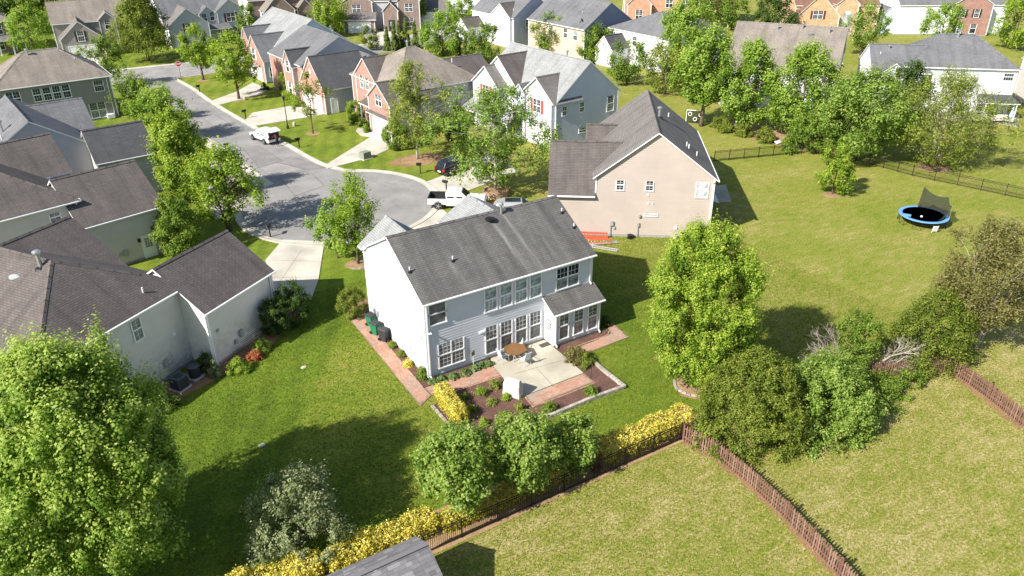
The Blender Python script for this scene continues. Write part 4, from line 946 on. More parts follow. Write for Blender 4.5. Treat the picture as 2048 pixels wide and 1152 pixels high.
h = House('house with pale blue side walls and red brick gabled front at the top right', 134.5, 60.5, -33.0, S_LBLUE, SH_SLATE, lap=0.16)
S = h.gable(2.2, 24, 0, 11, 5.8, 9.4, 'u', mats={'S': S_WHITE}); h.gable(-0.8, 3.2, 1.5, 8, 3.6, 5.2, 'v')
A = h.gable(11.8, 20.4, -1.6, 5, 6.0, 8.6, 'v', mats={'S': B_RED, 'W': S_WHITE})
for x, w in ((1.0, 1.7), (4.6, 0.95)): h.win(A['S'], x, 3.7, w, 1.5, units=2 if w > 1 else 1, grid='both', shutter=SHUT_BLACK); h.win(A['S'], x-0.1, 0.6, w+0.2, 1.8, units=2 if w > 1 else 1)
h.win(S['W'], 6.0, 3.8, 1.3, 1.5, units=2, grid='both', lo=CURTAIN, up=CURTAIN)

# ---- garden shed at the bottom edge: its shingles are built one by one
h = House('grey shingled garden shed roof at the bottom edge beside the yellow hedge', -12.6, -16.8, 0, siding('shed_boards', (0.34, 0.33, 0.32)), plain('shed_roof_felt', (0.12, 0.11, 0.115), 0.95), name='garden_shed', cat='shed', lap=0.15)
S = h.gable(0, 4.98, 0, 2.7, 2.28, 3.0, 'u', oh=0.15, rk=0.1, th=0.09, z0=0.1, ridge_cap=False)
SHM = [plain('shed_shingle_%d' % i, mul((0.145, 0.137, 0.142), k), 0.95, var=0.1, scale=20) for i, k in enumerate((0.75, 0.9, 1.0, 1.15, 1.5))]
slope = (3.0-2.28)/1.35; rr = random.Random(5)
for s_, (vb, sg) in enumerate(((0.0, 1), (2.7, -1))):
    n = 8; ln = math.hypot(1.35, 0.72)/n
    for r_ in range(n):
        x = -0.02-rr.uniform(0, 0.3)
        while x < 4.98:
            w = rr.choice((0.2, 0.3, 0.3, 0.45, 0.6)); x1 = min(x+w, 5.0); x0 = max(x, -0.02)
            if x1-x0 > 0.05:
                v_a, v_b = vb+sg*1.37*(r_-0.1)/n, vb+sg*1.37*(r_+1.25)/n; za, zb = 2.28+0.73*(r_-0.1)/n, 2.28+0.73*(r_+1.25)/n
                ta, tb = 0.030, 0.010; m_ = rr.choices(SHM, (2, 5, 6, 4, 2))[0]; b = MB()
                P = [(x0, v_a, za+ta), (x1-0.006, v_a, za+ta), (x1-0.006, v_b, zb+tb), (x0, v_b, zb+tb)]
                Q = [(p[0], p[1], p[2]-0.012) for p in P]; b.add(P+Q, [(0, 1, 2, 3), (0, 4, 5, 1), (1, 5, 6, 2), (2, 6, 7, 3), (3, 7, 4, 0)])
                b.build('shingle', m_, h.root)
            x += w
b = MB(); b.box((2.49, 1.35, 3.04), (5.0, 0.22, 0.03)); b.build('ridge_cap', SHM[2], h.root)
h.door(S['E'], 0.6, 0.1, 1.2, 1.8, glazed=False)

# ================================================================ vegetation
BARK = speckle('brown_bark', ((0.3, (0.07, 0.05, 0.035)), (0.7, (0.17, 0.125, 0.09))), 18, 0.95, 1.5, 0.8, 0.03)
BARK_PALE = speckle('pale_bark', ((0.3, (0.26, 0.22, 0.17)), (0.7, (0.50, 0.44, 0.36))), 18, 0.95, 1.5, 0.8, 0.03)
L_MAPLE = leafmat('leaf_maple_bright', (0.090, 0.175, 0.014), (0.215, 0.345, 0.034), (0.410, 0.505, 0.120))
L_LIME = leafmat('leaf_lime', (0.090, 0.168, 0.012), (0.225, 0.340, 0.024), (0.410, 0.500, 0.080))
L_GREEN = leafmat('leaf_green', (0.055, 0.118, 0.013), (0.160, 0.255, 0.026), (0.320, 0.395, 0.075))
L_FRESH = leafmat('leaf_fresh_green', (0.075, 0.145, 0.017), (0.205, 0.315, 0.044), (0.390, 0.470, 0.130))
L_DARK = leafmat('leaf_dark_green', (0.022, 0.052, 0.010), (0.058, 0.112, 0.018), (0.135, 0.195, 0.040))
L_OLIVE = leafmat('leaf_olive', (0.060, 0.100, 0.011), (0.170, 0.225, 0.026), (0.315, 0.345, 0.065))
L_RUST = leafmat('leaf_olive_russet', (0.092, 0.080, 0.028), (0.195, 0.185, 0.053), (0.345, 0.320, 0.125))
L_BIRCH = leafmat('leaf_birch', (0.105, 0.148, 0.018), (0.235, 0.290, 0.042), (0.385, 0.420, 0.105))
L_PALE = leafmat('leaf_pale_grey_green', (0.090, 0.125, 0.045), (0.210, 0.260, 0.110), (0.370, 0.395, 0.230))
L_YELLOW = leafmat('leaf_golden', (0.17, 0.18, 0.015), (0.58, 0.49, 0.05), (0.80, 0.71, 0.21), 0.25)
L_HOSTA = leafmat('leaf_hosta', (0.06, 0.11, 0.03), (0.14, 0.22, 0.06), (0.30, 0.37, 0.17))
L_PINK = leafmat('leaf_pink_azalea', (0.45, 0.08, 0.14), (0.65, 0.18, 0.25), (0.80, 0.40, 0.45))
L_MAROON = leafmat('leaf_maroon', (0.06, 0.012, 0.015), (0.13, 0.03, 0.03), (0.22, 0.06, 0.05))
L_ORANGE = leafmat('leaf_orange_red', (0.20, 0.05, 0.02), (0.42, 0.12, 0.05), (0.55, 0.25, 0.12))
L_CONIFER = leafmat('leaf_conifer', (0.045, 0.078, 0.012), (0.105, 0.150, 0.024), (0.180, 0.220, 0.040), 0.15)

def leaf_mesh(name, C, Nn, size, tint, mat, rng, aspect=0.72):
    n = len(C); Nn = Nn/np.maximum(np.linalg.norm(Nn, axis=1, keepdims=True), 1e-6)
    rv = rng.normal(size=(n, 3)); T = np.cross(Nn, rv); T /= np.maximum(np.linalg.norm(T, axis=1, keepdims=True), 1e-6); B = np.cross(Nn, T)
    s = size[:, None]*0.5; V = np.empty((n, 4, 3), np.float32); fold = Nn*s*0.22
    V[:, 0] = C-T*s; V[:, 1] = C-B*s*aspect+fold; V[:, 2] = C+T*s; V[:, 3] = C+B*s*aspect+fold
    me = bpy.data.meshes.new(name); me.vertices.add(4*n); me.vertices.foreach_set('co', V.ravel())
    me.loops.add(4*n); me.loops.foreach_set('vertex_index', np.arange(4*n, dtype=np.int32))
    me.polygons.add(n); me.polygons.foreach_set('loop_start', np.arange(0, 4*n, 4, dtype=np.int32))
    a = me.attributes.new('tint', 'FLOAT', 'FACE'); a.data.foreach_set('value', np.clip(tint, 0, 1).astype(np.float32))
    me.materials.append(mat); me.update(calc_edges=True); return me

PROF = {
 'maple': lambda t: np.power(np.clip(1-np.abs(2*np.power(np.clip(t, 0, 1), 0.9)-1)**3.0, 0, 1), 0.55)*(1-0.08*t),
 'oval': lambda t: np.sqrt(np.clip(1-(2*t-1)**2, 0, 1)),
 'egg': lambda t: np.sqrt(np.clip(1-(2*np.power(t, 0.75)-1)**2, 0, 1)),
 'dome': lambda t: np.sqrt(np.clip(1-np.power(t, 1.7), 0, 1)),
 'cone': lambda t: np.power(np.clip(1-t, 0, 1), 0.75)*np.clip(t*9+0.55, 0, 1),
 'vase': lambda t: np.clip(0.35+0.9*t, 0, 1)*np.sqrt(np.clip(1-np.power(t, 3.2), 0, 1)),
 'spread': lambda t: np.power(np.clip(np.sin(np.pi*np.clip(t, 0.03, 1)), 0, 1), 0.45),
}
def foliage(rng, H0, H1, r, shape, nclump, per, cr, leaf, up=0.45, core=0.18, rough=0.16, sy=1.0, lean=(0, 0), tvar=0.22, long=1.0, lobe=None):
    """leaf centres for a crown between heights H0 and H1: boughs carry rounded lobes, lobes carry upright tufts of leaves"""
    prof = PROF[shape]; r = r*0.93; nclump = int(nclump*1.3); nl = max(14, int(nclump/5.5)); ph = rng.random(6)*6.28
    t = rng.random(nl*4); keep = rng.random(len(t)) < prof(t)+0.05; t = t[keep][:nl]; nl = len(t)
    th = (np.arange(nl)*2.39996+rng.normal(size=nl)*0.35) % (2*np.pi); order = np.argsort(rng.random(nl)); th = th[order]
    lump = 1+rough*(np.sin(3*th+ph[0]+4*t)+0.7*np.sin(5*th+ph[1]-7*t)+0.6*np.sin(2*th+ph[2]+11*t))+rng.normal(size=nl)*rough*0.35
    inner = rng.random(nl) < core*0.8
    lr = (lobe or 0.24*r)*(0.7+0.6*rng.random(nl))
    rad = np.maximum(r*prof(t)*lump*np.where(inner, 0.2+rng.random(nl)*0.5, 1.0)-lr*0.75, 0.0)
    L = np.stack([rad*np.cos(th)+lean[0]*t, rad*np.sin(th)*sy+lean[1]*t, H0+(H1-H0)*t], 1)
    L[:, 2] = np.clip(L[:, 2], H0+lr*0.4, H1-lr*0.55)
    out = np.stack([np.cos(th), np.sin(th), np.clip((t-0.3)*1.5, -0.3, 1.2)], 1); out /= np.linalg.norm(out, axis=1, keepdims=True)
    li = rng.integers(0, nl, nclump); n = nclump
    dv = out[li]*0.75+np.array([0, 0, 0.35])+rng.normal(size=(n, 3))*0.75; dv /= np.linalg.norm(dv, axis=1, keepdims=True)
    P = L[li]+dv*(lr[li]*(0.55+0.5*rng.random(n)))[:, None]
    ax = dv*(1-up)+np.array([0, 0, 1.0])*up+rng.normal(size=(n, 3))*0.2; ax /= np.linalg.norm(ax, axis=1, keepdims=True)
    k = np.maximum(3, rng.poisson(per, n)); idx = np.repeat(np.arange(n), k); m = len(idx)
    cs = cr*(0.6+0.7*rng.random(n))[idx][:, None]
    off = np.clip(rng.normal(size=(m, 3)), -1.9, 1.9)*0.34; al = rng.normal(size=(m, 1))*0.45*long
    C = P[idx]+off*cs+ax[idx]*al*cs
    on = off/np.maximum(np.linalg.norm(off, axis=1, keepdims=True), 1e-6)
    N_ = dv[idx]*0.45+on*0.7+np.array([-0.1, 0, 0.6])+rng.normal(size=(m, 3))*0.2
    lt = rng.normal(size=nl)*tvar*0.45
    ti = 0.42+lt[li][idx]+(rng.normal(size=n)*tvar*0.5)[idx]+rng.normal(size=m)*tvar*0.28+al[:, 0]*0.5
    sz = leaf*(0.6+0.8*rng.random(m)); return C, N_, sz, ti, P
def limbs(b, rng, base, H0, H1, P, r0, k, lean=(0, 0), stems=1, spread=0.25):
    for s in range(stems):
        a = 2*math.pi*s/stems+rng.random(); sp = 0 if stems == 1 else spread
        top = Vector((lean[0]*0.7+math.cos(a)*sp*(H1-H0)*0.5, lean[1]*0.7+math.sin(a)*sp*(H1-H0)*0.5, H0+(H1-H0)*0.78))
        foot = Vector((math.cos(a)*sp*0.3, math.sin(a)*sp*0.3, -0.1)); pts = [foot.lerp(top, q)+Vector((rng.normal()*0.05*q*H1*0.3, rng.normal()*0.05*q*H1*0.3, 0)) for q in (0, 0.08, 0.3, 0.6, 1.0)]
        b.tube(pts, [r0*1.35, r0, r0*0.8, r0*0.5, r0*0.15], 8)
        sel = rng.choice(len(P), min(k, len(P)), replace=False)
        for i in sel:
            q = Vector(P[i].tolist()); z0 = max(H0*0.75, min(q.z-0.35*(H1-H0)*0.6, top.z*0.95)); f = min(1, max(0.05, z0/top.z)); st = foot.lerp(top, f)
            mid = st.lerp(q, 0.5)+Vector((0, 0, 0.06*(q-st).length)); b.tube([st, mid, q], [r0*0.42*(1-f*0.6), r0*0.22, r0*0.06], 5, caps=False)
def tree(label, P, H, r, mat, shape='maple', H0=None, leaf=0.2, nclump=300, per=22, cr=0.6, bark=None, trunk=None, seed=0, name='tree', cat='tree', group=None, k=14, stems=1, spread=0.25, **kw):
    root = thing(name, label, cat, P, 0, group); rng = np.random.default_rng(seed+17)
    H0 = 0.16*H if H0 is None else H0
    C, N_, sz, ti, cl = foliage(rng, H0, H, r, shape, nclump, per, cr, leaf, **kw)
    C[:, 2] = np.maximum(C[:, 2], 0.05)
    link('crown', leaf_mesh('crown', C, N_, sz, ti, mat, rng), root)
    b = MB(); limbs(b, rng, P, H0, H, cl, trunk or 0.022*H, k, kw.get('lean', (0, 0)), stems, spread); b.build('trunk', bark or BARK, root, smooth=True)
    return root
def shrub(label, P, H, r, mat, shape='dome', leaf=0.07, nclump=120, per=22, cr=0.22, seed=0, name='shrub', cat='shrub', group=None, **kw):
    kw.setdefault('rough', 0.07); kw.setdefault('core', 0.25); kw.setdefault('lobe', 0.17*r); nclump = int(nclump*1.25)
    return tree(label, P, H, r, mat, shape, kw.pop('H0', 0.03), leaf, nclump, per, cr, None, kw.pop('trunk', 0.02+0.012*H), seed, name, cat, group, k=8, **kw)
def hedge(label, A, B_, width, H, mat, seed, leaf=0.11, dens=260, wob=0.18, group=None, z0=0.05):
    """a hedge of many shoots between two points on the ground"""
    A, B_ = np.array(A), np.array(B_); d = B_-A; L = np.linalg.norm(d); d = d/L; nrm = np.array([-d[1], d[0]]); rng = np.random.default_rng(seed)
    root = thing('hedge', label, 'hedge', (float(A[0]), float(A[1]), 0), 0, group)
    n = int(L*dens); s = rng.random(n)*L; ph = rng.random(4)*6
    hh = H*(1+wob*0.5*np.sin(s*2.3+ph[0])+wob*0.4*np.sin(s*5.1+ph[1])); ww = width/2*(1+wob*0.4*np.sin(s*3.1+ph[2]))
    a = rng.random(n)*np.pi; e = 0.55; ca, sa = np.cos(a), np.sin(a)
    shell = np.where(rng.random(n) < 0.72, 0.9+0.18*rng.random(n), rng.random(n)**0.5*0.9)
    x = np.sign(ca)*np.abs(ca)**e*ww*shell; z = np.abs(sa)**e*hh*shell; z = np.where(rng.random(n) < 0.15, rng.random(n)*hh*0.6, z)
    endr = np.minimum(s, L-s); x *= np.clip(0.6+endr*1.4, 0, 1); z *= np.clip(0.75+endr*0.9, 0, 1)
    C = np.stack([d[0]*s+nrm[0]*x, d[1]*s+nrm[1]*x, np.maximum(z, z0)], 1)
    m = 5; idx = np.repeat(np.arange(n), m); off = rng.normal(size=(n*m, 3))*leaf*0.75; Cc = C[idx]+off
    out = np.stack([nrm[0]*ca, nrm[1]*ca, sa+0.2], 1)[idx]; N_ = out+rng.normal(size=(n*m, 3))*0.7
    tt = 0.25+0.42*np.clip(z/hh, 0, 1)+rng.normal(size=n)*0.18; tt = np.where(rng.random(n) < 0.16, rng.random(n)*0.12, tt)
    Cc[:, 2] = np.maximum(Cc[:, 2], 0.02)
    link('foliage', leaf_mesh('foliage', Cc, N_, leaf*(0.6+0.8*rng.random(n*m)), tt[idx]+rng.normal(size=n*m)*0.12, mat, rng), root)
    b = MB()
    for q in np.arange(0.3, L, 0.7):
        c0 = Vector((d[0]*q, d[1]*q, -0.03)); b.tube([c0, c0+Vector((rng.normal()*0.1, rng.normal()*0.1, H*0.6))], [0.03, 0.012], 5)
    b.build('stem', BARK, root); return root

# ---- foreground and garden trees
TP = ((69.2, 72.0), (63.4, 56.5), (64.2, 48.5))
SP = ((18.56, 60.06), (19.15, 57.97), (18.68, 54.98), (14.04, 84.99))
AV = ((42.9, 103.0, 0.8, 4.4), (44.0, 102.0, 0.8, 5.0), (45.7, 103.4, 0.8, 5.4), (46.6, 102.2, 0.9, 5.6), (47.9, 101.0, 0.9, 5.4), (51.1, 89.8, 0.7, 4.6), (51.9, 88.2, 0.7, 4.8))
AZ = ((54.1, 125.4, L_PINK), (56.0, 124.6, L_PINK), (58.0, 128.0, L_MAROON))
BU = ((58.6, 31.6, 1.1), (57.8, 29.6, 1.1), (58.4, 27.2, 1.1), (58.8, 23.9, 1.25), (60.0, 21.3, 0.7))
tree('huge bright maple filling the lower left corner', (-20.1, -6.3), 12.3, 4.3, L_MAPLE, 'maple', 1.4, leaf=0.125, nclump=1750, per=100, cr=0.48, lobe=0.9, seed=1, k=26, trunk=0.3, up=0.7, core=0.22, rough=0.12, long=1.9)
tree('bright oval maple standing right of the white house in a stone edged bed', (14.45, -9.77), 11.0, 3.3, L_LIME, 'maple', 1.0, leaf=0.108, nclump=1250, per=88, cr=0.40, lobe=0.7, seed=2, k=24, trunk=0.17, up=0.6, core=0.2, rough=0.10, long=1.6)
tree('feathery green tree with dark trunk at the front left corner of the white house', (2.78, 18.99), 8.16, 2.16, L_LIME, 'egg', 1.6, leaf=0.15, nclump=440, per=22, cr=0.55, seed=3, k=26, trunk=0.1, core=0.35, rough=0.3)
tree('low bright green tree leaning over the drive, left of the white house', (1.68, 20.99), 5.20, 1.66, L_MAPLE, 'oval', 0.9, leaf=0.17, nclump=170, per=26, cr=0.5, seed=4, k=12, trunk=0.07, rough=0.25)
tree('open lime green maple beside the mailbox at the turning circle', (-4.79, 32.12), 7.78, 3.59, L_LIME, 'spread', 1.4, leaf=0.2, nclump=420, per=22, cr=0.6, seed=5, k=40, trunk=0.11, stems=3, spread=0.35, rough=0.24, core=0.35)
tree('tall dense yellow green tree between the beige house and the street', (-6.38, 42.26), 9.39, 2.43, L_LIME, 'egg', 1.0, leaf=0.19, nclump=560, per=30, cr=0.55, seed=6, k=18, trunk=0.13, up=0.6, long=1.4)
tree('green kerb tree beside the charcoal garage roof', (-4.16, 65.29), 6.58, 2.66, L_MAPLE, 'oval', 1.2, leaf=0.22, nclump=330, per=24, cr=0.7, seed=7, rough=0.22)
tree('green kerb tree half hidden behind the dark grey house', (-5.67, 76.26), 6.41, 2.46, L_GREEN, 'oval', 1.2, leaf=0.22, nclump=260, per=24, cr=0.75, seed=8, rough=0.22)
tree('small ragged tree against the eave of the dark grey house', (-6.14, 100.32), 7.94, 2.71, L_GREEN, 'oval', 1.0, leaf=0.25, nclump=170, per=22, cr=0.8, seed=9, rough=0.3)
tree('massive dark olive evergreen across the cross street', (2.55, 118.58), 12.35, 6.20, L_OLIVE, 'cone', 2.4, leaf=0.27, nclump=620, per=28, cr=0.95, seed=10, rough=0.12, up=0.2, trunk=0.3, core=0.3)
tree('round green tree in front of the far left brick house', (-14.51, 135.35), 7.81, 3.96, L_MAPLE, 'oval', 1.0, leaf=0.28, nclump=230, per=24, cr=0.9, seed=11)
tree('round lime tree left of the two by the stop sign', (7.50, 97.42), 8.48, 2.80, L_LIME, 'egg', 2.2, leaf=0.22, nclump=260, per=28, cr=0.6, seed=12, group='round kerb trees by the stop sign')
tree('round lime tree nearest the lamp post, right of the stop sign pair', (9.11, 81.61), 9.17, 3.09, L_LIME, 'egg', 2.2, leaf=0.22, nclump=330, per=28, cr=0.65, seed=13, group='round kerb trees by the stop sign')
tree('sparse young tree in front of the double white garage doors', (12.47, 58.26), 7.65, 2.08, L_BIRCH, 'oval', 1.5, leaf=0.2, nclump=130, per=14, cr=0.55, seed=14, k=30, trunk=0.09, rough=0.35, core=0.4)
tree('tall feathery tree in front of the red brick garage gable', (19.35, 41.50), 11.01, 3.31, L_BIRCH, 'egg', 2.0, leaf=0.18, nclump=480, per=24, cr=0.62, seed=15, k=26, trunk=0.12, bark=BARK_PALE, rough=0.26, core=0.35)
tree('broad green tree in the round stone planter beside the parked cars', (21.21, 26.72), 10.88, 5.24, L_FRESH, 'spread', 1.9, leaf=0.18, nclump=760, per=26, cr=0.55, seed=16, k=40, trunk=0.17, bark=BARK_PALE, rough=0.28, core=0.3)
tree('broad green tree above the taupe roof, left of the white gabled house', (49.39, 92.52), 7.08, 4.17, L_MAPLE, 'oval', 0.6, leaf=0.26, nclump=300, per=26, cr=0.85, seed=17)
tree('darker round tree left of the white gabled house wall', (52.87, 83.39), 6.43, 2.95, L_GREEN, 'oval', 0.5, leaf=0.24, nclump=220, per=26, cr=0.75, seed=18)
tree('round tree in front of the peach house windows', (67.56, 83.63), 6.98, 3.57, L_GREEN, 'oval', 0.8, leaf=0.24, nclump=230, per=22, cr=0.75, seed=19, rough=0.22)
for i, (m_, lb) in enumerate(((L_GREEN, 'leafy tree behind the ridge of the blue house'), (L_GREEN, 'spreading tree right of the blue house gable'), (L_BIRCH, 'pale leafy tree between the blue house and the tan house'))):
    tree(lb, TP[i], 6.2+i*0.5, 3.0+0.3*i, m_, 'oval', 0.6, leaf=0.24, nclump=210, per=24, cr=0.75, seed=20+i)
tree('tallest maple at the left end of the tree row behind the tan house', (69.28, 50.32), 12.40, 4.07, L_MAPLE, 'maple', 1.5, leaf=0.26, nclump=560, per=30, cr=0.8, seed=24, up=0.5, long=1.3)
tree('second maple of the tree row, above the ball target frame', (56.88, 33.19), 12.55, 3.58, L_MAPLE, 'maple', 3.3, leaf=0.24, nclump=620, per=30, cr=0.75, seed=25, up=0.5, long=1.3)
tree('third maple of the tree row, over the taupe roof edge', (59.85, 28.52), 10.84, 3.25, L_MAPLE, 'maple', 1.4, leaf=0.24, nclump=560, per=30, cr=0.75, seed=26, up=0.5, long=1.3)
tree('fourth maple of the tree row, in front of the white gable wing', (63.15, 22.98), 11.07, 3.67, L_MAPLE, 'maple', 1.2, leaf=0.24, nclump=600, per=30, cr=0.75, seed=27, up=0.5, long=1.3)
tree('wide green tree at the corner of the black fence', (61.54, 13.12), 9.86, 4.75, L_FRESH, 'spread', 1.2, leaf=0.23, nclump=760, per=28, cr=0.75, seed=28, k=22, trunk=0.15)
tree('low spreading green tree at the end of the near black fence', (60.90, 17.95), 5.27, 3.49, L_GREEN, 'dome', 0.3, leaf=0.2, nclump=340, per=26, cr=0.6, seed=29)
tree('dark domed tree before the white hip roofed house', (78.08, 18.44), 8.05, 3.60, L_DARK, 'dome', 0.6, leaf=0.22, nclump=420, per=30, cr=0.65, seed=30, rough=0.08)
tree('airy birch with pale trunks right of the black fence', (67.51, 7.14), 9.97, 5.80, L_BIRCH, 'spread', 0.8, leaf=0.17, nclump=820, per=24, cr=0.7, seed=31, bark=BARK_PALE, stems=3, spread=0.3, k=30, trunk=0.11, rough=0.22, core=0.4, up=0.15)
tree('white blossoming tree behind the birch', (82.28, 13.81), 6.22, 2.91, leafmat('leaf_white_blossom', (0.14, 0.16, 0.06), (0.32, 0.32, 0.22), (0.72, 0.70, 0.62)), 'oval', 0.8, leaf=0.15, nclump=260, per=16, cr=0.65, seed=32, k=26, rough=0.25)
tree('small round yellow green tree standing alone in the big yard', (50.61, 7.64), 5.11, 1.72, L_LIME, 'egg', 0.3, leaf=0.17, nclump=240, per=24, cr=0.42, seed=33, trunk=0.06)
tree('dark domed tree at the top edge above the taupe roof', (112.44, 70.34), 8.19, 5.25, L_DARK, 'dome', 0.6, leaf=0.3, nclump=260, per=26, cr=0.9, seed=34, rough=0.08)
tree('loose blossoming tree before the tan brick house', (113.72, 50.47), 8.87, 3.49, L_FRESH, 'oval', 1.2, leaf=0.28, nclump=230, per=20, cr=0.9, seed=35, rough=0.25)
tree('bright leaning tree before the brick gabled front', (133.28, 47.55), 7.31, 3.66, L_MAPLE, 'oval', 0.8, leaf=0.28, nclump=230, per=24, cr=0.85, seed=36)
tree('lime tree in the top right corner', (141.66, 38.40), 9.61, 3.96, L_LIME, 'oval', 1.0, leaf=0.3, nclump=260, per=22, cr=0.95, seed=37, rough=0.2)
tree('yellow green tree beside the dark brick garage, far street', (39.84, 123.45), 7.52, 3.77, L_LIME, 'oval', 0.6, leaf=0.3, nclump=240, per=24, cr=1.0, seed=38, rough=0.22)
tree('green tree before the white garage house, far street', (59.51, 124.85), 6.51, 2.67, L_GREEN, 'oval', 1.0, leaf=0.3, nclump=170, per=22, cr=0.9, seed=39)
tree('slim green tree between the shuttered house and the brick corner house', (20.49, 115.79), 8.41, 2.10, L_GREEN, 'egg', 0.5, leaf=0.26, nclump=200, per=24, cr=0.7, seed=40)
tree('small bushy tree on the far lawn beside the conifers', (40.46, 105.26), 4.16, 1.73, L_OLIVE, 'oval', 0.4, leaf=0.22, nclump=120, per=22, cr=0.55, seed=41)
tree('lime tree at the top edge above the white gabled house', (65.66, 114.56), 7.15, 2.82, L_LIME, 'oval', 0.8, leaf=0.3, nclump=180, per=22, cr=0.9, seed=42)
tree('loose green tree before the orange brick house', (112.44, 81.36), 7.81, 3.19, L_GREEN, 'oval', 1.2, leaf=0.3, nclump=170, per=18, cr=0.95, seed=43, rough=0.3)
tree('dark tree at the top edge beside the orange brick house', (110.96, 87.55), 7.88, 4.35, L_GREEN, 'oval', 1.0, leaf=0.3, nclump=200, per=24, cr=1.0, seed=44)
for i, (x, y, H_, r_) in enumerate(((-34, 168, 11, 6.5), (-22, 166, 12, 6.5), (-10, 170, 10, 6), (2, 165, 10, 5.5), (14, 166, 9.5, 5.5), (-46, 160, 11, 6))):
    tree(['dark woodland tree at the top left corner', 'woodland tree beyond the brick porch house', 'woodland tree behind the grey gabled house', 'woodland tree above the great dark evergreen', 'woodland tree behind the shuttered house', 'woodland tree beyond the left picture edge'][i], (x, y), H_, r_, L_DARK if i % 2 else L_GREEN, 'oval', 0.8, leaf=0.42, nclump=210, per=24, cr=1.3, seed=50+i, group='woodland beyond the far houses')

# ---- right hand foreground trees and big shrubs
tree('tall russet olive tree with several pale trunks by the picket fence', (34.30, -16.97), 8.98, 3.70, L_RUST, 'spread', 1.5, leaf=0.13, nclump=900, per=26, cr=0.5, seed=60, bark=BARK_PALE, stems=5, spread=0.5, k=24, trunk=0.07, rough=0.14, core=0.35, up=0.35)
tree('dense olive shrub tree left of the russet tree', (29.58, -16.22), 5.21, 2.73, L_OLIVE, 'dome', 0.2, leaf=0.11, nclump=640, per=28, cr=0.42, seed=61, rough=0.12, up=0.25)
def twigs(b, rng, p, d, L, r, depth):
    d = d.normalized(); q = p+d*L; mid = p.lerp(q, 0.5)+Vector(rng.normal(size=3).tolist())*L*0.05
    b.tube([p, mid, q], [r, r*0.82, r*0.62], 6 if depth > 3 else 3, caps=False)
    if depth == 0: return
    for k in range(3 if depth > 1 else 2):
        nd_ = d+Vector(rng.normal(size=3).tolist())*0.33; f = rng.uniform(0.35, 1.0) if k else 1.0
        twigs(b, rng, p.lerp(q, f), nd_, L*rng.uniform(0.5, 0.72), max(0.008, r*0.6), depth-1)
root = thing('dead_tree', 'half dead tree with bare silver branches behind the bushes', 'tree', (24.53, -15.12), 0); rng = np.random.default_rng(62); b = MB()
SILVER = speckle('silver_dead_bark', ((0.3, (0.20, 0.17, 0.145)), (0.7, (0.38, 0.335, 0.285))), 14, 0.95, 1.5, 0.6, 0.02)
lf = Vector((-0.85, 0.53, 0))
for d, L, r_ in ((lf+Vector((0, 0.1, 0.75)), 2.3, 0.10), (lf*0.8+Vector((0.1, 0.3, 1.0)), 2.1, 0.08), (lf+Vector((0, 0.3, 0.6)), 2.2, 0.07), (-lf*0.75+Vector((0, 0, 0.85)), 2.2, 0.12), (-lf*0.9+Vector((0, 0, 0.5)), 1.9, 0.08), (Vector((0.1, 0.2, 1)), 1.1, 0.07), (lf*0.5+Vector((-0.3, -0.5, 0.5)), 0.9, 0.06)):
    twigs(b, rng, Vector((0.15*d.x, 0.15*d.y, 0.0)), d, L*0.95, r_*0.8, 5)
b.build('trunk', SILVER, root)
C, N_, sz, ti, cl = foliage(rng, 0.5, 4.61, 1.47, 'oval', 260, 22, 0.4, 0.12, rough=0.3)
link('crown', leaf_mesh('crown', C+np.array([-0.7, 0.6, 0.0]), N_, sz, ti, L_GREEN, rng), root)
shrub('big rounded olive bush at the corner of the picket fence', (13.58, -15.32), 5.42, 3.34, L_OLIVE, 'dome', leaf=0.10, nclump=1300, per=34, cr=0.32, lobe=0.5, seed=63, rough=0.08, up=0.3)
shrub('big rounded fresh green bush right of the olive bush', (18.05, -16.93), 4.49, 3.10, L_FRESH, 'dome', leaf=0.12, nclump=900, per=30, cr=0.38, seed=64, rough=0.12, up=0.35)
shrub('low straggling green bush below the half dead tree', (23.19, -16.80), 1.3, 1.9, L_GREEN, 'dome', leaf=0.11, nclump=150, per=22, cr=0.35, seed=65, rough=0.25)
shrub('small straggling green bush on the dry lawn edge', (25.66, -17.07), 0.9, 1.3, L_GREEN, 'dome', leaf=0.11, nclump=80, per=20, cr=0.33, seed=66, rough=0.25)
tree('round headed small tree left in the yellow hedge', (-4.22, -11.86), 5.27, 1.91, L_FRESH, 'oval', 1.0, leaf=0.14, nclump=620, per=26, cr=0.36, seed=67, stems=3, spread=0.3, trunk=0.05, rough=0.12, k=14)
tree('round headed small tree in front of the mulch bed', (-0.38, -12.32), 4.82, 1.79, L_FRESH, 'oval', 0.9, leaf=0.14, nclump=640, per=26, cr=0.36, seed=68, stems=3, spread=0.3, trunk=0.05, rough=0.12, k=14)
tree('smaller round headed tree right of the pair by the mulch bed', (2.53, -12.53), 3.75, 1.28, L_FRESH, 'oval', 0.6, leaf=0.13, nclump=320, per=24, cr=0.33, seed=69, stems=2, spread=0.3, trunk=0.04, rough=0.14)
shrub('pale grey green shrub with upright shoots in the left lawn corner', (-11.73, -9.53), 4.55, 2.50, L_PALE, 'dome', leaf=0.11, nclump=520, per=24, cr=0.33, seed=70, rough=0.14, up=0.6, long=1.6)
shrub('purple smoke bush at the end of the right yellow hedge', (3.79, -12.84), 1.2, 0.55, L_MAROON, 'oval', leaf=0.08, nclump=60, per=14, cr=0.25, seed=71)
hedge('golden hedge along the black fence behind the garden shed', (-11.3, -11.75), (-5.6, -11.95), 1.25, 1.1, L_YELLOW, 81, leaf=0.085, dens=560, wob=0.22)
hedge('golden hedge running out of the bottom edge below the pale shrub', (-17.0, -10.75), (-11.4, -11.65), 1.25, 1.15, L_YELLOW, 86, leaf=0.085, dens=560, wob=0.24)
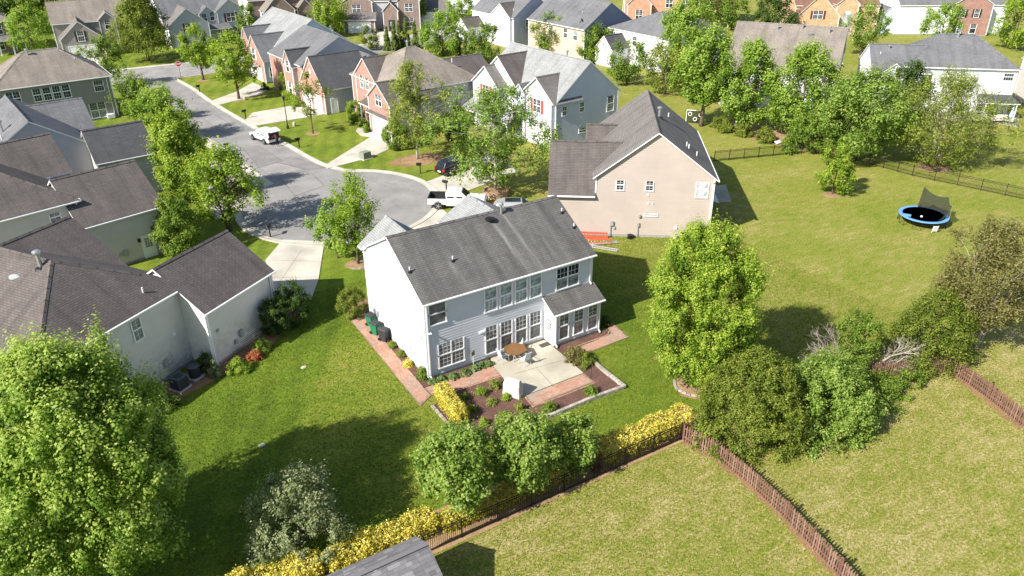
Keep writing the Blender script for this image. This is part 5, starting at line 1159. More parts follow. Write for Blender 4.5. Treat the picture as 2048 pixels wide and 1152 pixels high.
hedge('golden hedge under the two small trees by the black fence', (-5.5, -12.25), (2.7, -12.45), 1.0, 0.95, L_YELLOW, 82, leaf=0.085, dens=430, wob=0.24)
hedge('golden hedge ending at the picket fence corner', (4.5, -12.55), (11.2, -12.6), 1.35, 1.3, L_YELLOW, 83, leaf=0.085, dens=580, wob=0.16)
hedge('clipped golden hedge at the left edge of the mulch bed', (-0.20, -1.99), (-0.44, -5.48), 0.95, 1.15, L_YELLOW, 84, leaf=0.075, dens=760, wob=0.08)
shrub('tall clipped holly beside the beige garage wall', (-9.75, 28.84), 5.19, 2.03, L_GREEN, 'oval', leaf=0.13, nclump=420, per=34, cr=0.42, seed=90, H0=0.1)
shrub('large dark clipped shrub at the garage corner of the cream house', (-5.15, 11.93), 3.29, 1.38, L_DARK, 'oval', leaf=0.09, nclump=330, per=32, cr=0.28, seed=91, H0=0.02)
shrub('smaller dark clipped shrub against the cream garage wall', (-6.66, 11.20), 2.76, 1.10, L_DARK, 'oval', leaf=0.09, nclump=260, per=30, cr=0.26, seed=92, H0=0.1)
shrub('clipped olive shrub at the front left corner of the white house', (-1.10, 10.57), 2.32, 1.10, L_OLIVE, 'oval', leaf=0.08, nclump=240, per=28, cr=0.24, seed=93, H0=0.1)
shrub('round clipped shrub by the brick garage with the porch', (19.57, 61.14), 2.41, 1.17, L_LIME, 'oval', leaf=0.14, nclump=130, per=26, cr=0.35, seed=94)
shrub('large round clipped shrub beside the red brick garage', (18.95, 46.53), 3.06, 1.72, L_GREEN, 'oval', leaf=0.15, nclump=200, per=30, cr=0.4, seed=95)
shrub('dark conical shrub beside the blue house porch', (25.84, 43.69), 5.18, 1.49, L_DARK, 'egg', leaf=0.14, nclump=260, per=28, cr=0.42, seed=96)
shrub('golden conical shrub at the corner of the steep garage roof', (15.69, 80.14), 3.18, 0.77, L_LIME, 'egg', leaf=0.16, nclump=90, per=26, cr=0.35, seed=97)
hedge('low clipped green hedge before the steep roofed brick house', (15.16, 77.97), (15.00, 71.92), 1.0, 1.1, L_LIME, 85, leaf=0.16, dens=160)
for i in range(4):
    shrub(['small dark shrub beside the porch path', 'second small dark shrub along the porch path', 'small shrub at the corner of the red brick garage', 'dark clipped shrub by the brick garage arch'][i], SP[i], 1.0, 0.6, L_GREEN if i < 3 else L_DARK, 'dome', leaf=0.13, nclump=50, per=22, cr=0.3, seed=100+i)
for i, (x, y, w, H_) in enumerate(AV):
    shrub('slim dark conifer, number %s from the left in the row behind the taupe roof' % ('one', 'two', 'three', 'four', 'five', 'six', 'seven')[i], (x, y), H_, w, L_CONIFER, 'cone', leaf=0.16, nclump=260, per=26, cr=0.26, seed=110+i, name='conifer', cat='conifer', group='row of slim conifers', up=0.8, rough=0.02, lobe=0.3*w, core=0.4)
for i, (x, y, m_) in enumerate(AZ):
    shrub(['pink azalea left of the far dark conifer', 'pink azalea right of the far dark conifer', 'maroon shrub in front of the far white house'][i], (x, y), 1.3, 1.2, m_, 'dome', leaf=0.2, nclump=60, per=22, cr=0.45, seed=120+i)
for i, (x, y, r_) in enumerate(BU):
    shrub(['olive bush below the ball target frame', 'second olive bush along the tree row', 'third olive bush along the tree row', 'round olive bush left of the fallen white board', 'small olive bush at the black fence end'][i], (x, y), r_*1.25, r_, L_OLIVE, 'dome', leaf=0.15, nclump=120, per=26, cr=0.4, seed=130+i)

# ---- plants along the cream house and around the patio
for i, (P, H_, r_, m_, lb) in enumerate((
    ((-15.52, 6.34), 1.3, 1.05, L_GREEN, 'green bush left of the air conditioners'),
    ((-12.21, 9.07), 1.35, 0.55, L_DARK, 'dark thin bush right of the round air conditioner'), ((-11.81, 8.11), 1.1, 0.35, L_PALE, 'pale variegated shrub at the corner board of the cream garage'),
    ((-10.35, 7.88), 0.9, 0.7, L_LIME, 'bright yellow green shrub below the garage meters'), ((-9.02, 8.77), 0.5, 0.42, L_ORANGE, 'orange red low shrub by the cream garage'), ((-8.31, 9.54), 0.9, 0.6, L_GREEN, 'small green shrub right of the orange red one'),
    ((-0.30, 0.33), 0.85, 0.30, L_GREEN, 'upright green shrub at the near corner of the white house'), ((-0.33, 5.05), 0.28, 0.22, L_GREEN, 'low green plant in the side bed by the black bin'), ((-0.29, 3.64), 0.28, 0.22, L_OLIVE, 'low olive plant in the middle of the side bed'), ((-0.44, 2.26), 0.3, 0.24, L_YELLOW, 'yellow flowering plant in the side bed'),
    ((9.50, -3.37), 1.1, 0.75, L_RUST, 'loose russet shrub at the right corner of the patio'), ((9.78, -4.14), 0.8, 0.5, L_OLIVE, 'loose olive shrub at the right edging of the bed'), ((14.17, -0.80), 0.9, 0.35, L_DARK, 'small dark shrub at the far corner of the bump-out'),
    ((4.81, -7.06), 0.5, 0.36, L_GREEN, 'small green shrub below the brick strip'), ((8.06, -7.07), 0.5, 0.36, L_GREEN, 'small green shrub at the right end of the brick strip'))):
    shrub(lb, P, H_, r_, m_, 'dome', leaf=0.075, nclump=int(60+110*r_), per=20, cr=0.2, seed=140+i, rough=0.15)
for i, (P, r_) in enumerate((((3.26, -3.09), 0.42), ((2.08, -3.31), 0.40), ((0.87, -3.18), 0.36), ((2.15, -4.50), 0.30), ((3.20, -4.61), 0.30), ((0.76, -4.47), 0.26), ((3.28, -6.08), 0.36), ((2.07, -6.15), 0.32), ((0.69, -6.08), 0.30))):
    shrub(('yellow green shrublet at the brick walk, nearest the patio', 'yellow green shrublet second along the brick walk', 'yellow green shrublet beside the golden hedge top', 'small shrublet in the middle of the mulch bed', 'golden shrublet in front of the covered grill', 'tiny shrublet beside the golden hedge middle', 'shrublet below the end of the brick strip', 'shrublet behind the small tree crown', 'shrublet nearest the golden hedge foot')[i], P, r_*1.2, r_, L_LIME if i % 3 else L_BIRCH, 'dome', leaf=0.07, nclump=55, per=18, cr=0.16, seed=160+i, group='shrublets in the mulch bed')
def hosta(label, P, r_, seed):
    rng = np.random.default_rng(seed); n = 70; root = thing('hosta', label, 'plant', P, 0, 'hostas along the back wall')
    a = rng.random(n)*6.28; q = rng.random(n)**0.6*r_; C = np.stack([q*np.cos(a), q*np.sin(a), 0.12+0.28*(1-q/r_)+rng.random(n)*0.08], 1)
    N_ = np.stack([np.cos(a)*0.5, np.sin(a)*0.5, np.ones(n)], 1)+rng.normal(size=(n, 3))*0.25
    link('foliage', leaf_mesh('foliage', C, N_, 0.16+0.1*rng.random(n), 0.5+rng.normal(size=n)*0.25, L_HOSTA, rng, 0.8), root)
    b = MB()
    for k in range(0, n, 6): b.tube([(0, 0, 0.0), (C[k][0]*0.6, C[k][1]*0.6, C[k][2]*0.9), tuple(C[k])], 0.008, 4)
    b.build('stalk', L_HOSTA, root)
for i, P in enumerate(((0.05, -0.51), (0.69, -0.57), (1.46, -0.73), (2.28, -0.76), (3.19, -0.64), (3.69, -0.60), (4.18, -0.63))):
    hosta(('first', 'second', 'third', 'fourth', 'fifth', 'sixth', 'seventh')[i]+' hosta from the house corner along the back wall', P, 0.42 if i in (2, 3) else 0.36, 200+i)

# ================================================================ fences
WOOD = [plain('picket_wood_%d' % i, c, 0.85, var=0.25, scale=6) for i, c in enumerate(((0.20, 0.105, 0.075), (0.17, 0.085, 0.062), (0.25, 0.15, 0.115), (0.145, 0.075, 0.055)))]
pk = []
for i in range(4):
    b = MB(); w = 0.088; hh = (1.16, 1.18, 1.14, 1.2)[i]
    P = [(-w/2, 0.05), (w/2, 0.05), (w/2, hh-0.1), (0.018, hh), (-0.018, hh), (-w/2, hh-0.1)]; n = len(P)
    b.add([(x, -0.011, z) for x, z in P]+[(x, 0.011, z) for x, z in P], [tuple(range(n)), tuple(range(2*n-1, n-1, -1))]+[(k+n, (k+1) % n+n, (k+1) % n, k) for k in range(n)])
    pk.append(b.mesh('picket', WOOD[i]))
def picket_fence(label, pts, seed, spacing=0.155):
    root = thing('picket_fence', label, 'fence', (pts[0][0], pts[0][1], 0), 0, 'brown picket fences'); rg = random.Random(seed); O = Vector(pts[0])
    for a, c in zip(pts, pts[1:]):
        a, c = Vector(a)-O, Vector(c)-O; L = (c-a).length; d = (c-a)/L; ang = math.atan2(d.y, d.x); nrm = Vector((d.y, -d.x)); n = int(L/spacing)
        for k in range(n):
            p = a+d*(k+0.5)*L/n+nrm*0.03
            link('picket', rg.choice(pk), root, mat=Matrix.Translation((p.x, p.y, rg.uniform(-0.03, 0.03))) @ Matrix.Rotation(ang+rg.uniform(-0.05, 0.05), 4, 'Z') @ Matrix.Rotation(rg.uniform(-0.03, 0.03), 4, 'Y'))
        m = max(1, round(L/2.4))
        for z in (0.3, 0.88):
            for k in range(m):
                b = MB(); q0, q1 = a.lerp(c, k/m), a.lerp(c, (k+1)/m); b.bar((*q0, z), (*q1, z), 0.04, 0.09); b.build('rail', WOOD[1], root)
        for k in range(m+1):
            q = a.lerp(c, k/m)-nrm*0.06; b = MB(); b.box((q.x, q.y, 0.58), (0.09, 0.09, 1.2), rz=ang); b.box((q.x, q.y, 1.2), (0.11, 0.11, 0.04), rz=ang); b.build('post', WOOD[3], root)
    return root
picket_fence('brown picket fence running from the hedge corner to the bottom edge', [(9.85, -13.61), (10.42, -15.72), (10.32, -18.30), (9.95, -21.16), (9.14, -25.03), (8.2, -28.5)], 1)
picket_fence('brown picket fence at the right edge of the picture', [(29.89, -18.00), (28.98, -20.94), (27.89, -23.71), (27.2, -26.0)], 2)
picket_fence('brown picket fence mostly hidden behind the big bushes', [(9.94, -13.61), (12.5, -13.6), (23.0, -14.6), (29.89, -17.93)], 3)
def metal_fence(label, A, B_, posts, h_=1.25, name='metal_fence'):
    A, B_ = Vector(A), Vector(B_); root = thing(name, label, 'fence', (A.x, A.y, 0), 0, 'black metal fences'); D = B_-A; L = D.length; d = D/L; ang = math.atan2(d.y, d.x)
    for k in range(posts+1):
        q = D*k/posts; b = MB(); b.box((q.x, q.y, h_/2), (0.065, 0.065, h_+0.06), rz=ang); b.lathe([(0.05, 0), (0.05, 0.03), (0.0, 0.07)], 4, (q.x, q.y, h_+0.03)); b.build('post', DARKMETAL, root)
    for k in range(posts):
        q0, q1 = D*k/posts, D*(k+1)/posts; b = MB(); seg = (q1-q0).length; n = int(seg/0.115)
        for z in (0.14, h_-0.18, h_-0.02):
            r_ = MB(); r_.bar((*q0, z), (*q1, z), 0.03, 0.035); r_.build('rail', DARKMETAL, root)
        for j in range(1, n):
            p = q0.lerp(q1, j/n); b.box((p.x, p.y, h_/2), (0.018, 0.018, h_-0.1), rz=ang)
        o = b.build('pickets', DARKMETAL, root); o['kind'] = 'stuff'
    return root
metal_fence('black metal fence along the golden hedges behind the white house', (-6.9, -13.3), (9.75, -13.55), 8)
metal_fence('black metal fence right of the tan house, nearer run', (47.87, 21.82), (58.69, 18.26), 6)
metal_fence('black metal fence right of the tan house, from the wide tree to the bend', (61.88, 13.11), (62.50, 6.43), 4)
metal_fence('black metal fence from the bend to the right edge of the picture', (62.50, 6.43), (65.71, -4.49), 5)
metal_fence('black metal fence beside the white hip roofed house', (96.24, 13.08), (101, 8), 4)

# ================================================================ edging stones
STONE = [plain('edging_stone_%d' % i, c, 0.95, var=0.25, scale=12, bumps=0.4) for i, c in enumerate(((0.33, 0.30, 0.25), (0.27, 0.24, 0.20), (0.40, 0.36, 0.30)))]
BUFF = [plain('buff_stone_%d' % i, c, 0.95, var=0.25, scale=12, bumps=0.4) for i, c in enumerate(((0.40, 0.26, 0.17), (0.33, 0.21, 0.14), (0.46, 0.33, 0.23)))]
def stones(name, label, line, L=0.3, w=0.2, hh=0.14, mats=STONE, seed=0, rows=1, group=None):
    root = thing(name, label, 'edging', (line[0][0], line[0][1], 0), 0, group); rg = random.Random(seed); O = Vector(line[0]); cache = {}
    for r_ in range(rows):
        acc = 0.0 if r_ % 2 == 0 else -L/2
        for a, c in zip(line, line[1:]):
            a, c = Vector(a)-O, Vector(c)-O; seg = (c-a).length; d = (c-a)/seg
            while acc+L/2 < seg:
                p = a+d*(acc+L/2); k = rg.randrange(6)
                if k not in cache:
                    b = MB(); b.box((0, 0, hh/2), (L*0.94, w*rg.uniform(0.9, 1.08), hh*rg.uniform(0.9, 1.1)), taper=0.93); cache[k] = b.mesh('stone', mats[k % len(mats)])
                link('stone', cache[k], root, mat=Matrix.Translation((p.x, p.y, r_*hh*0.98-0.01)) @ Matrix.Rotation(math.atan2(d.y, d.x)+rg.uniform(-0.06, 0.06), 4, 'Z')); acc += L
            acc -= seg
    return root
stones('stone_edging', 'low grey stone edging along the lower right side of the mulch bed', [(3.41, -7.59), (4.86, -7.63), (7.62, -7.56), (10.24, -7.68)], 0.34, 0.22, 0.13, seed=1, rows=2)
stones('stone_edging', 'low grey stone edging on the right side of the mulch bed', [(10.31, -7.60), (10.33, -5.91), (10.40, -3.95)], 0.3, 0.2, 0.13, seed=2, rows=2)
stones('stone_edging', 'pale edging strip left of the clipped golden hedge', [(-1.11, -2.67), (-1.12, -4.64), (-1.20, -6.56)], 0.5, 0.18, 0.12, seed=3)
stones('stone_edging', 'curved stone edging below the oval maple', catmull([(13.66, -8.73), (13.15, -9.47), (13.17, -10.20), (13.51, -10.75), (14.02, -10.94)], 4), 0.3, 0.18, 0.1, seed=4)
stones('brick_edging', 'row of small red bricks round the mulch bed by the bump-out', catmull([(13.97, -1.52), (13.36, -1.95), (12.12, -1.97), (10.94, -2.01), (9.34, -2.30)], 4), 0.12, 0.07, 0.09, mats=PAVER[:3], seed=5)
stones('brick_edging', 'row of red bricks between the mulch bed and the brick walk', [(0.58, -2.10), (2.36, -2.18), (4.27, -2.31)], 0.14, 0.07, 0.09, mats=PAVER[:3], seed=6)
stones('brick_edging', 'row of red bricks along the lower edge of the brick strip', [(4.31, -5.13), (4.16, -6.22), (6.51, -6.27), (9.03, -6.24)], 0.14, 0.07, 0.09, mats=PAVER[:3], seed=7)
stones('brick_edging', 'row of red bricks along the side bed of the white house', [(-0.54, 5.98), (-0.65, 2.46), (-0.73, -0.61)], 0.14, 0.07, 0.09, mats=PAVER[:3], seed=8)
P = (21.06, 26.48); ring = [(P[0]+1.25*math.cos(k*math.pi/14), P[1]+1.25*math.sin(k*math.pi/14)) for k in range(29)]
t_ = stones('stone_planter', 'round buff stone planter holding the broad tree by the parked cars', ring, 0.27, 0.25, 0.16, BUFF, 9, 4); t_['category'] = 'planter'
b = MB(); b.lathe([(0.0, 0.5), (1.12, 0.46), (1.14, 0.0)], 20, (P[0]-ring[0][0], P[1]-ring[0][1], 0)); b.build('mulch_fill', STRAW, t_)
stones('stone_edging', 'small stone ring under the feathery tree by the white house', [((2.74, 18.90)[0]+1.0*math.cos(k*0.35), (2.74, 18.90)[1]+1.0*math.sin(k*0.35)) for k in range(10, 22)], 0.25, 0.15, 0.1, seed=10)

# ================================================================ patio things
TEAK = plain('brown_table_top', (0.20, 0.105, 0.04), 0.35, var=0.2); CANVAS = plain('white_sling_fabric', (0.62, 0.64, 0.66), 0.8); PEWTER = plain('pale_grey_frame', (0.50, 0.52, 0.54), 0.4, 0.3)
tp = (6.24, -0.89)
t_ = thing('patio_table', 'brown six sided patio table', 'table', tp)
b = MB(); hexa = [(0.82*math.cos(R(60*k+12)), 0.82*math.sin(R(60*k+12))) for k in range(6)]; b.prism(hexa, 0.69, 0.73); b.face([(x, y, 0.69) for x, y in reversed(hexa)]); b.build('table_top', TEAK, t_)
b = MB()
for k in range(6): a, c = hexa[k], hexa[(k+1) % 6]; b.bar((*a, 0.70), (*c, 0.70), 0.05, 0.05)
b.build('rim', plain('dark_brown_rim', (0.09, 0.05, 0.03), 0.4), t_)
for k in range(4): 
    b = MB(); a = R(45+90*k); b.tube([(0.6*math.cos(a), 0.6*math.sin(a), 0.0), (0.5*math.cos(a), 0.5*math.sin(a), 0.69)], 0.022, 6); b.build('leg', PEWTER, t_)
def sling_chair():
    c = thing('patio_chair', 'x', 'chair', (0, 0, 0), 0, 'patio chairs round the brown table')
    b = MB(); b.box((0, 0, 0.42), (0.5, 0.5, 0.03)); b.build('seat', CANVAS, c)
    b = MB(); q = Matrix.Rotation(R(-16), 3, 'X'); b.box((0, 0.33, 0.75), (0.5, 0.03, 0.68), mat=q); b.build('backrest', CANVAS, c)
    for sx in (-1, 1):
        for pts in ([(sx*0.27, -0.28, 0), (sx*0.27, -0.24, 0.42)], [(sx*0.27, 0.34, 0), (sx*0.27, 0.25, 0.42)]):
            b = MB(); b.tube(pts, 0.016, 6); b.build('leg', PEWTER, c)
        b = MB(); b.tube([(sx*0.27, -0.24, 0.42), (sx*0.28, -0.27, 0.64), (sx*0.28, 0.1, 0.66), (sx*0.27, 0.33, 0.70)], 0.016, 6); b.build('armrest', PEWTER, c)
        b = MB(); b.tube([(sx*0.26, -0.26, 0.42), (sx*0.26, 0.24, 0.42), (sx*0.26, 0.45, 1.08)], 0.016, 6); b.build('frame_rail', PEWTER, c)
    return c
ch = sling_chair()
for i, (off, rz, lb) in enumerate((((-0.95, 0.05), R(95), 'white sling patio chair left of the table, by the back wall'), ((0.1, -1.0), R(188), 'white sling patio chair on the near side of the table'), ((0.75, 0.75), R(-38), 'white sling patio chair at the far right side of the table'))):
    o = ch if i == 0 else copy_tree(ch); o.location = (tp[0]+off[0], tp[1]+off[1], 0.06); o.rotation_euler = (0, 0, rz); o['label'] = lb
bpy.data.objects['patio_table'].location.z = 0.06
COVER = plain('pale_pink_grey_cover', (0.56, 0.52, 0.50), 0.8, var=0.06)
gp = (3.81, -4.42); t_ = thing('covered_grill', 'barbecue grill under a pale fabric cover at the patio edge', 'grill', (gp[0], gp[1], 0.05), R(-60))
b = MB(); rg = random.Random(3); n = 28; rings = []
for z, hx, hy, dx in ((0.02, 0.62, 0.36, 0), (0.35, 0.60, 0.34, 0), (0.80, 0.60, 0.33, 0), (0.86, 0.59, 0.325, 0), (1.14, 0.50, 0.16, 0.02), (1.20, 0.46, 0.07, 0.03)):
    ring = []
    for k in range(n):
        a = 2*math.pi*k/n; ca, sa = math.cos(a), math.sin(a); e = 0.3; f = 1+(0.035 if k % 2 else -0.02)*max(0, 1-z/0.9)
        ring.append((dx+hx*f*math.copysign(abs(ca)**e, ca), hy*f*math.copysign(abs(sa)**e, sa), z))
    rings.append(ring)
for r0_, r1_ in zip(rings, rings[1:]):
    for k in range(n): k2 = (k+1) % n; b.face([r0_[k], r0_[k2], r1_[k2], r1_[k]])
b.face(rings[-1]); b.build('fabric_cover', COVER, t_, weld=True)
b = MB()
for sx in (-0.5, 0.5):
    for sy in (-0.25, 0.25): b.lathe([(0.05, -0.05), (0.05, 0.02)], 8, (sx, sy, 0))
b.build('caster', DARKMETAL, t_)
bp = (3.26, -0.25); t_ = thing('garden_stake_panel', 'square dark panel on a white post among the hostas', 'panel', bp, R(25))
b = MB(); b.tube([(0, 0, 0), (0, 0, 0.95)], 0.02, 6); b.build('post', WHITE, t_); b = MB(); b.box((0, 0, 1.1), (0.36, 0.05, 0.34)); b.build('panel', plain('olive_panel', (0.14, 0.14, 0.09), 0.6), t_)
t_ = thing('shepherd_hook', 'thin black garden hook in the bed right of the brick strip', 'garden hook', (9.12, -5.69), 0)
b = MB(); b.tube([(0, 0, 0), (0, 0, 1.35), (0.05, 0, 1.5), (0.16, 0, 1.55), (0.24, 0, 1.48)], 0.012, 5); b.build('hook', DARKMETAL, t_); b = MB(); b.tube([(-0.1, 0, 0.12), (0.1, 0, 0.12)], 0.01, 5); b.build('foot_bar', DARKMETAL, t_)
# wheelie bins
def bin_(label, P, rz, bodym, lidm):
    t_ = thing('wheelie_bin', label, 'bin', P, rz, 'wheelie bins beside the white house')
    b = MB(); prof = [(0.05, 0.24, 0.27), (0.5, 0.27, 0.31), (0.92, 0.30, 0.36)]
    for (z0, a0, c0), (z1, a1, c1) in zip(prof, prof[1:]):
        q0 = [(-a0, -c0, z0), (a0, -c0, z0), (a0, c0, z0), (-a0, c0, z0)]; q1 = [(-a1, -c1, z1), (a1, -c1, z1), (a1, c1, z1), (-a1, c1, z1)]
        for k in range(4): k2 = (k+1) % 4; b.face([q0[k], q0[k2], q1[k2], q1[k]])
    b.face([(-0.24, -0.27, 0.05), (-0.24, 0.27, 0.05), (0.24, 0.27, 0.05), (0.24, -0.27, 0.05)]); b.build('body', bodym, t_)
    b = MB(); b.box((0, 0, 0.95), (0.64, 0.78, 0.05)); b.box((0, -0.02, 0.99), (0.54, 0.66, 0.06), taper=0.85); b.build('lid', lidm, t_)
    b = MB(); b.tube([(-0.26, 0.42, 0.93), (0.26, 0.42, 0.93)], 0.018, 6); b.build('handle', lidm, t_)
    for sx in (-1, 1):
        b = MB(); b.lathe([(0.13, -0.03), (0.13, 0.03)], 12); o = b.build('wheel', DARKMETAL, t_, loc=(sx*0.27, 0.3, 0.13)); o.rotation_euler = (0, R(90), 0)
    return t_
GREEN_P = plain('green_bin_plastic', (0.012, 0.16, 0.07), 0.45); BLACK_P = plain('charcoal_bin_plastic', (0.035, 0.035, 0.038), 0.5)
bz = bin_('green wheelie bin with dark lid, in front of the other green one', (-0.58, 7.31), R(20), GREEN_P, BLACK_P); bin_('charcoal wheelie bin nearest the patio', (-0.43, 6.14), R(25), BLACK_P, BLACK_P); bin_('green wheelie bin hidden furthest along the side wall', (-0.41, 8.55), R(15), GREEN_P, BLACK_P)
b = MB(); q = Matrix.Rotation(0, 3, 'Z')
for k in range(3): a = R(90+120*k); a2 = a+R(85); b.bar((0.085*math.cos(a), -0.345, 0.66+0.085*math.sin(a)), (0.085*math.cos(a2), -0.345, 0.66+0.085*math.sin(a2)), 0.03, 0.012)
b.build('recycling_mark', WHITE, bz)

# ================================================================ things beside other houses
def ac(label, P, rz, round_=False):
    t_ = thing('air_conditioner', label, 'air conditioner', P, rz, 'air conditioners beside the cream house'); M_ = plain('blue_grey_ac_metal', (0.085, 0.10, 0.12), 0.45, 0.3); V_ = plain('dark_ac_grille', (0.03, 0.033, 0.04), 0.6)
    b = MB(); b.box((0, 0, 0.04), (1.0, 1.0, 0.08)); b.build('pad', CONC, t_)
    if round_:
        b = MB(); b.lathe([(0.36, 0.08), (0.38, 0.12), (0.38, 0.80), (0.40, 0.84), (0.40, 0.90), (0.30, 0.92), (0.30, 0.86), (0.0, 0.84)], 20); b.build('casing', V_, t_)
        b = MB(); b.lathe([(0.405, 0.84), (0.405, 0.905), (0.30, 0.93), (0.30, 0.90)], 20); b.build('top_ring', M_, t_)
    else:
        b = MB(); b.box((0, 0, 0.48), (0.78, 0.78, 0.8)); b.build('casing', V_, t_); b = MB()
        for sx in (-1, 1):
            for sy in (-1, 1): b.box((sx*0.385, sy*0.385, 0.48), (0.07, 0.07, 0.82))
        b.box((0, 0, 0.91), (0.86, 0.86, 0.07)); b.box((0, 0, 0.12), (0.85, 0.85, 0.08)); b.build('frame', M_, t_)
        b = MB(); b.lathe([(0.3, 0.95), (0.3, 0.962), (0.08, 0.975), (0.0, 0.985)], 16); b.build('fan_guard', V_, t_)
ac('square air conditioner on a pad by the cream house wall', (-14.1, 7.95), R(33)); ac('round drum air conditioner right of the square one', (-13.0, 8.75), R(33), True)
t_ = thing('bed_border', 'white plastic pipe border on the lawn edge by the big maple', 'border', (-15.31, 5.90), 0)
b = MB(); O = Vector((*(-15.31, 5.90), 0)); pts = [Vector((*(-16.34, 5.06), 0.06))-O, Vector((*(-14.36, 6.60), 0.06))-O, Vector((*(-14.75, 7.11), 0.06))-O, Vector((*(-15.57, 6.93), 0.06))-O]
b.tube(pts, 0.025, 6); b.build('pipe', PVC, t_)
def ladder(label, A, B_, w, z, mat, rungm, tilt=0.0, n=14, z2=None):
    A, B_ = Vector(A), Vector(B_); d = (B_-A); L = d.length; t_ = thing('ladder', label, 'ladder', (A.x, A.y, 0), math.atan2(d.y, d.x), 'ladders along the tan house')
    c, s = math.cos(tilt)*w, math.sin(tilt)*w
    for k, (y, zz) in enumerate(((0, 0), (-c, s))):
        b = MB(); b.box((L/2, y, z+zz), (L, 0.045, 0.10) if tilt < 0.5 else (L, 0.09, 0.15)); b.build('side_rail', mat, t_)
    for k in range(n): 
        b = MB(); x = L*(k+0.5)/n; b.tube([(x, 0, z), (x, -c, z+s)], 0.03, 6); b.build('rung', rungm, t_)
ORG = plain('orange_fibreglass', (0.62, 0.10, 0.05), 0.45); ALU = plain('aluminium', (0.62, 0.63, 0.62), 0.35, 0.6)
ladder('orange ladder standing on edge against the tan wall', (21.73, 13.35), (24.04, 11.47), 0.42, 0.12, ORG, ORG, R(80), 12); ladder('orange ladder on edge in front of the other orange one', (20.95, 12.28), (23.49, 10.26), 0.42, 0.12, ORG, ALU, R(78), 12)
ladder('silver ladder lying under the orange ladders', (21.27, 11.57), (24.29, 10.39), 0.4, 0.08, ALU, ALU, R(10), 12); ladder('silver ladder lying furthest out on the grass', (21.45, 11.45), (23.25, 8.90), 0.42, 0.08, ALU, ALU, R(5), 14)
b = MB(); b.lathe([(0.18, 0), (0.24, 0.2), (0.22, 0.24), (0.19, 0.2), (0.16, 0.1), (0, 0.1)], 16); tag(b.build('flower_pot', WHITE, loc=(*(29.23, 8.11), 0)), 'white pot at the foot of the tan wall', 'pot')

# trampoline
tc = (51.4, -1.9); t_ = thing('trampoline', 'blue rimmed trampoline with a sagging black safety net', 'trampoline', tc, 0)
BLUE_P = plain('blue_pad', (0.13, 0.30, 0.58), 0.5, var=0.3, scale=1.2); MAT_ = plain('black_jumping_mat', (0.018, 0.017, 0.018), 0.75)
b = MB(); b.lathe([(1.86, 0.88), (2.18, 0.885), (2.2, 0.86), (2.18, 0.82), (1.86, 0.83), (1.86, 0.88)], 40); b.build('edge_pad', BLUE_P, t_)
b = MB(); b.lathe([(0.0, 0.80), (1.0, 0.81), (1.88, 0.85)], 40); b.build('mat', MAT_, t_)
for k in range(8):
    a = R(45*k+10); b = MB(); b.tube([(2.1*math.cos(a), 2.1*math.sin(a), 0.82), (2.14*math.cos(a), 2.14*math.sin(a), 0.04), (2.14*math.cos(a+0.35), 2.14*math.sin(a+0.35), 0.04), (2.1*math.cos(a+0.35), 2.1*math.sin(a+0.35), 0.82)], 0.025, 6); b.build('leg', DARKMETAL, t_)
def net_material():
    m, t, b = new_mat('black_net'); b.inputs['Base Color'].default_value = (0.012, 0.014, 0.012, 1); b.inputs['Alpha'].default_value = 0.78; b.inputs['Roughness'].default_value = 0.9; return m
NET = net_material(); posts = []
for a in (40, -8, -62):
    posts.append((2.15*math.cos(R(a)), 2.15*math.sin(R(a))))
tops = [(posts[0][0]+0.3, posts[0][1]+0.3, 2.75), (posts[1][0]+0.35, posts[1][1]-0.3, 2.3), (posts[2][0], posts[2][1], 2.2)]
for p, q in zip(posts, tops): b = MB(); b.tube([(p[0], p[1], 0.1), q], 0.022, 6); b.build('net_pole', GALV, t_)
b = MB(); path = [(1.15, 1.45, 1.05)]+[tops[0]]+[tops[1]]+[tops[2]]+[(-0.3, -1.8, 0.95)]; m_ = 7
for (p, q) in zip(path, path[1:]):
    p, q = Vector(p), Vector(q)
    for k in range(m_):
        f0, f1 = k/m_, (k+1)/m_; sag = lambda f: Vector((0, 0, -0.75*4*f*(1-f)*0.5))
        u0_, u1_ = p.lerp(q, f0)+sag(f0), p.lerp(q, f1)+sag(f1); l0 = Vector((u0_.x, u0_.y, 0)).normalized()*1.84; l1 = Vector((u1_.x, u1_.y, 0)).normalized()*1.84
        for j in range(3):
            g0, g1 = j/3, (j+1)/3; c_ = lambda uu, ll, g: Vector((ll.x, ll.y, 0.86)).lerp(uu, g)*1.0-Vector((ll.x, ll.y, 0))*0.12*4*g*(1-g)
            b.face([c_(u0_, l0, g0), c_(u1_, l1, g0), c_(u1_, l1, g1), c_(u0_, l0, g1)])
b.build('safety_net', NET, t_, weld=True)
b = MB(); b.box((-0.22, 0, 0.36), (0.04, 0.05, 0.75)); b.box((0.22, 0, 0.36), (0.04, 0.05, 0.75)); 
for z in (0.2, 0.42, 0.64): b.box((0, 0, z), (0.44, 0.14, 0.03))
o = b.build('step_ladder', WHITE, t_); o.location = (-1.15, -1.95, 0); o.rotation_euler = (R(14), 0, R(-28))
b = MB(); b.box((-1.55, 0.75, 0.90), (0.55, 0.75, 0.03), rz=0.5); b.build('loose_pad_flap', BLUE_P, t_)
b = MB(); b.lathe([(0.0, 0.0), (0.09, 0.03), (0.11, 0.1), (0.09, 0.17), (0.0, 0.2)], 10); tag(b.build('ball', WHITE, loc=(tc[0]-0.75, tc[1]-0.25, 0.81)), 'small white ball left on the trampoline mat', 'ball')
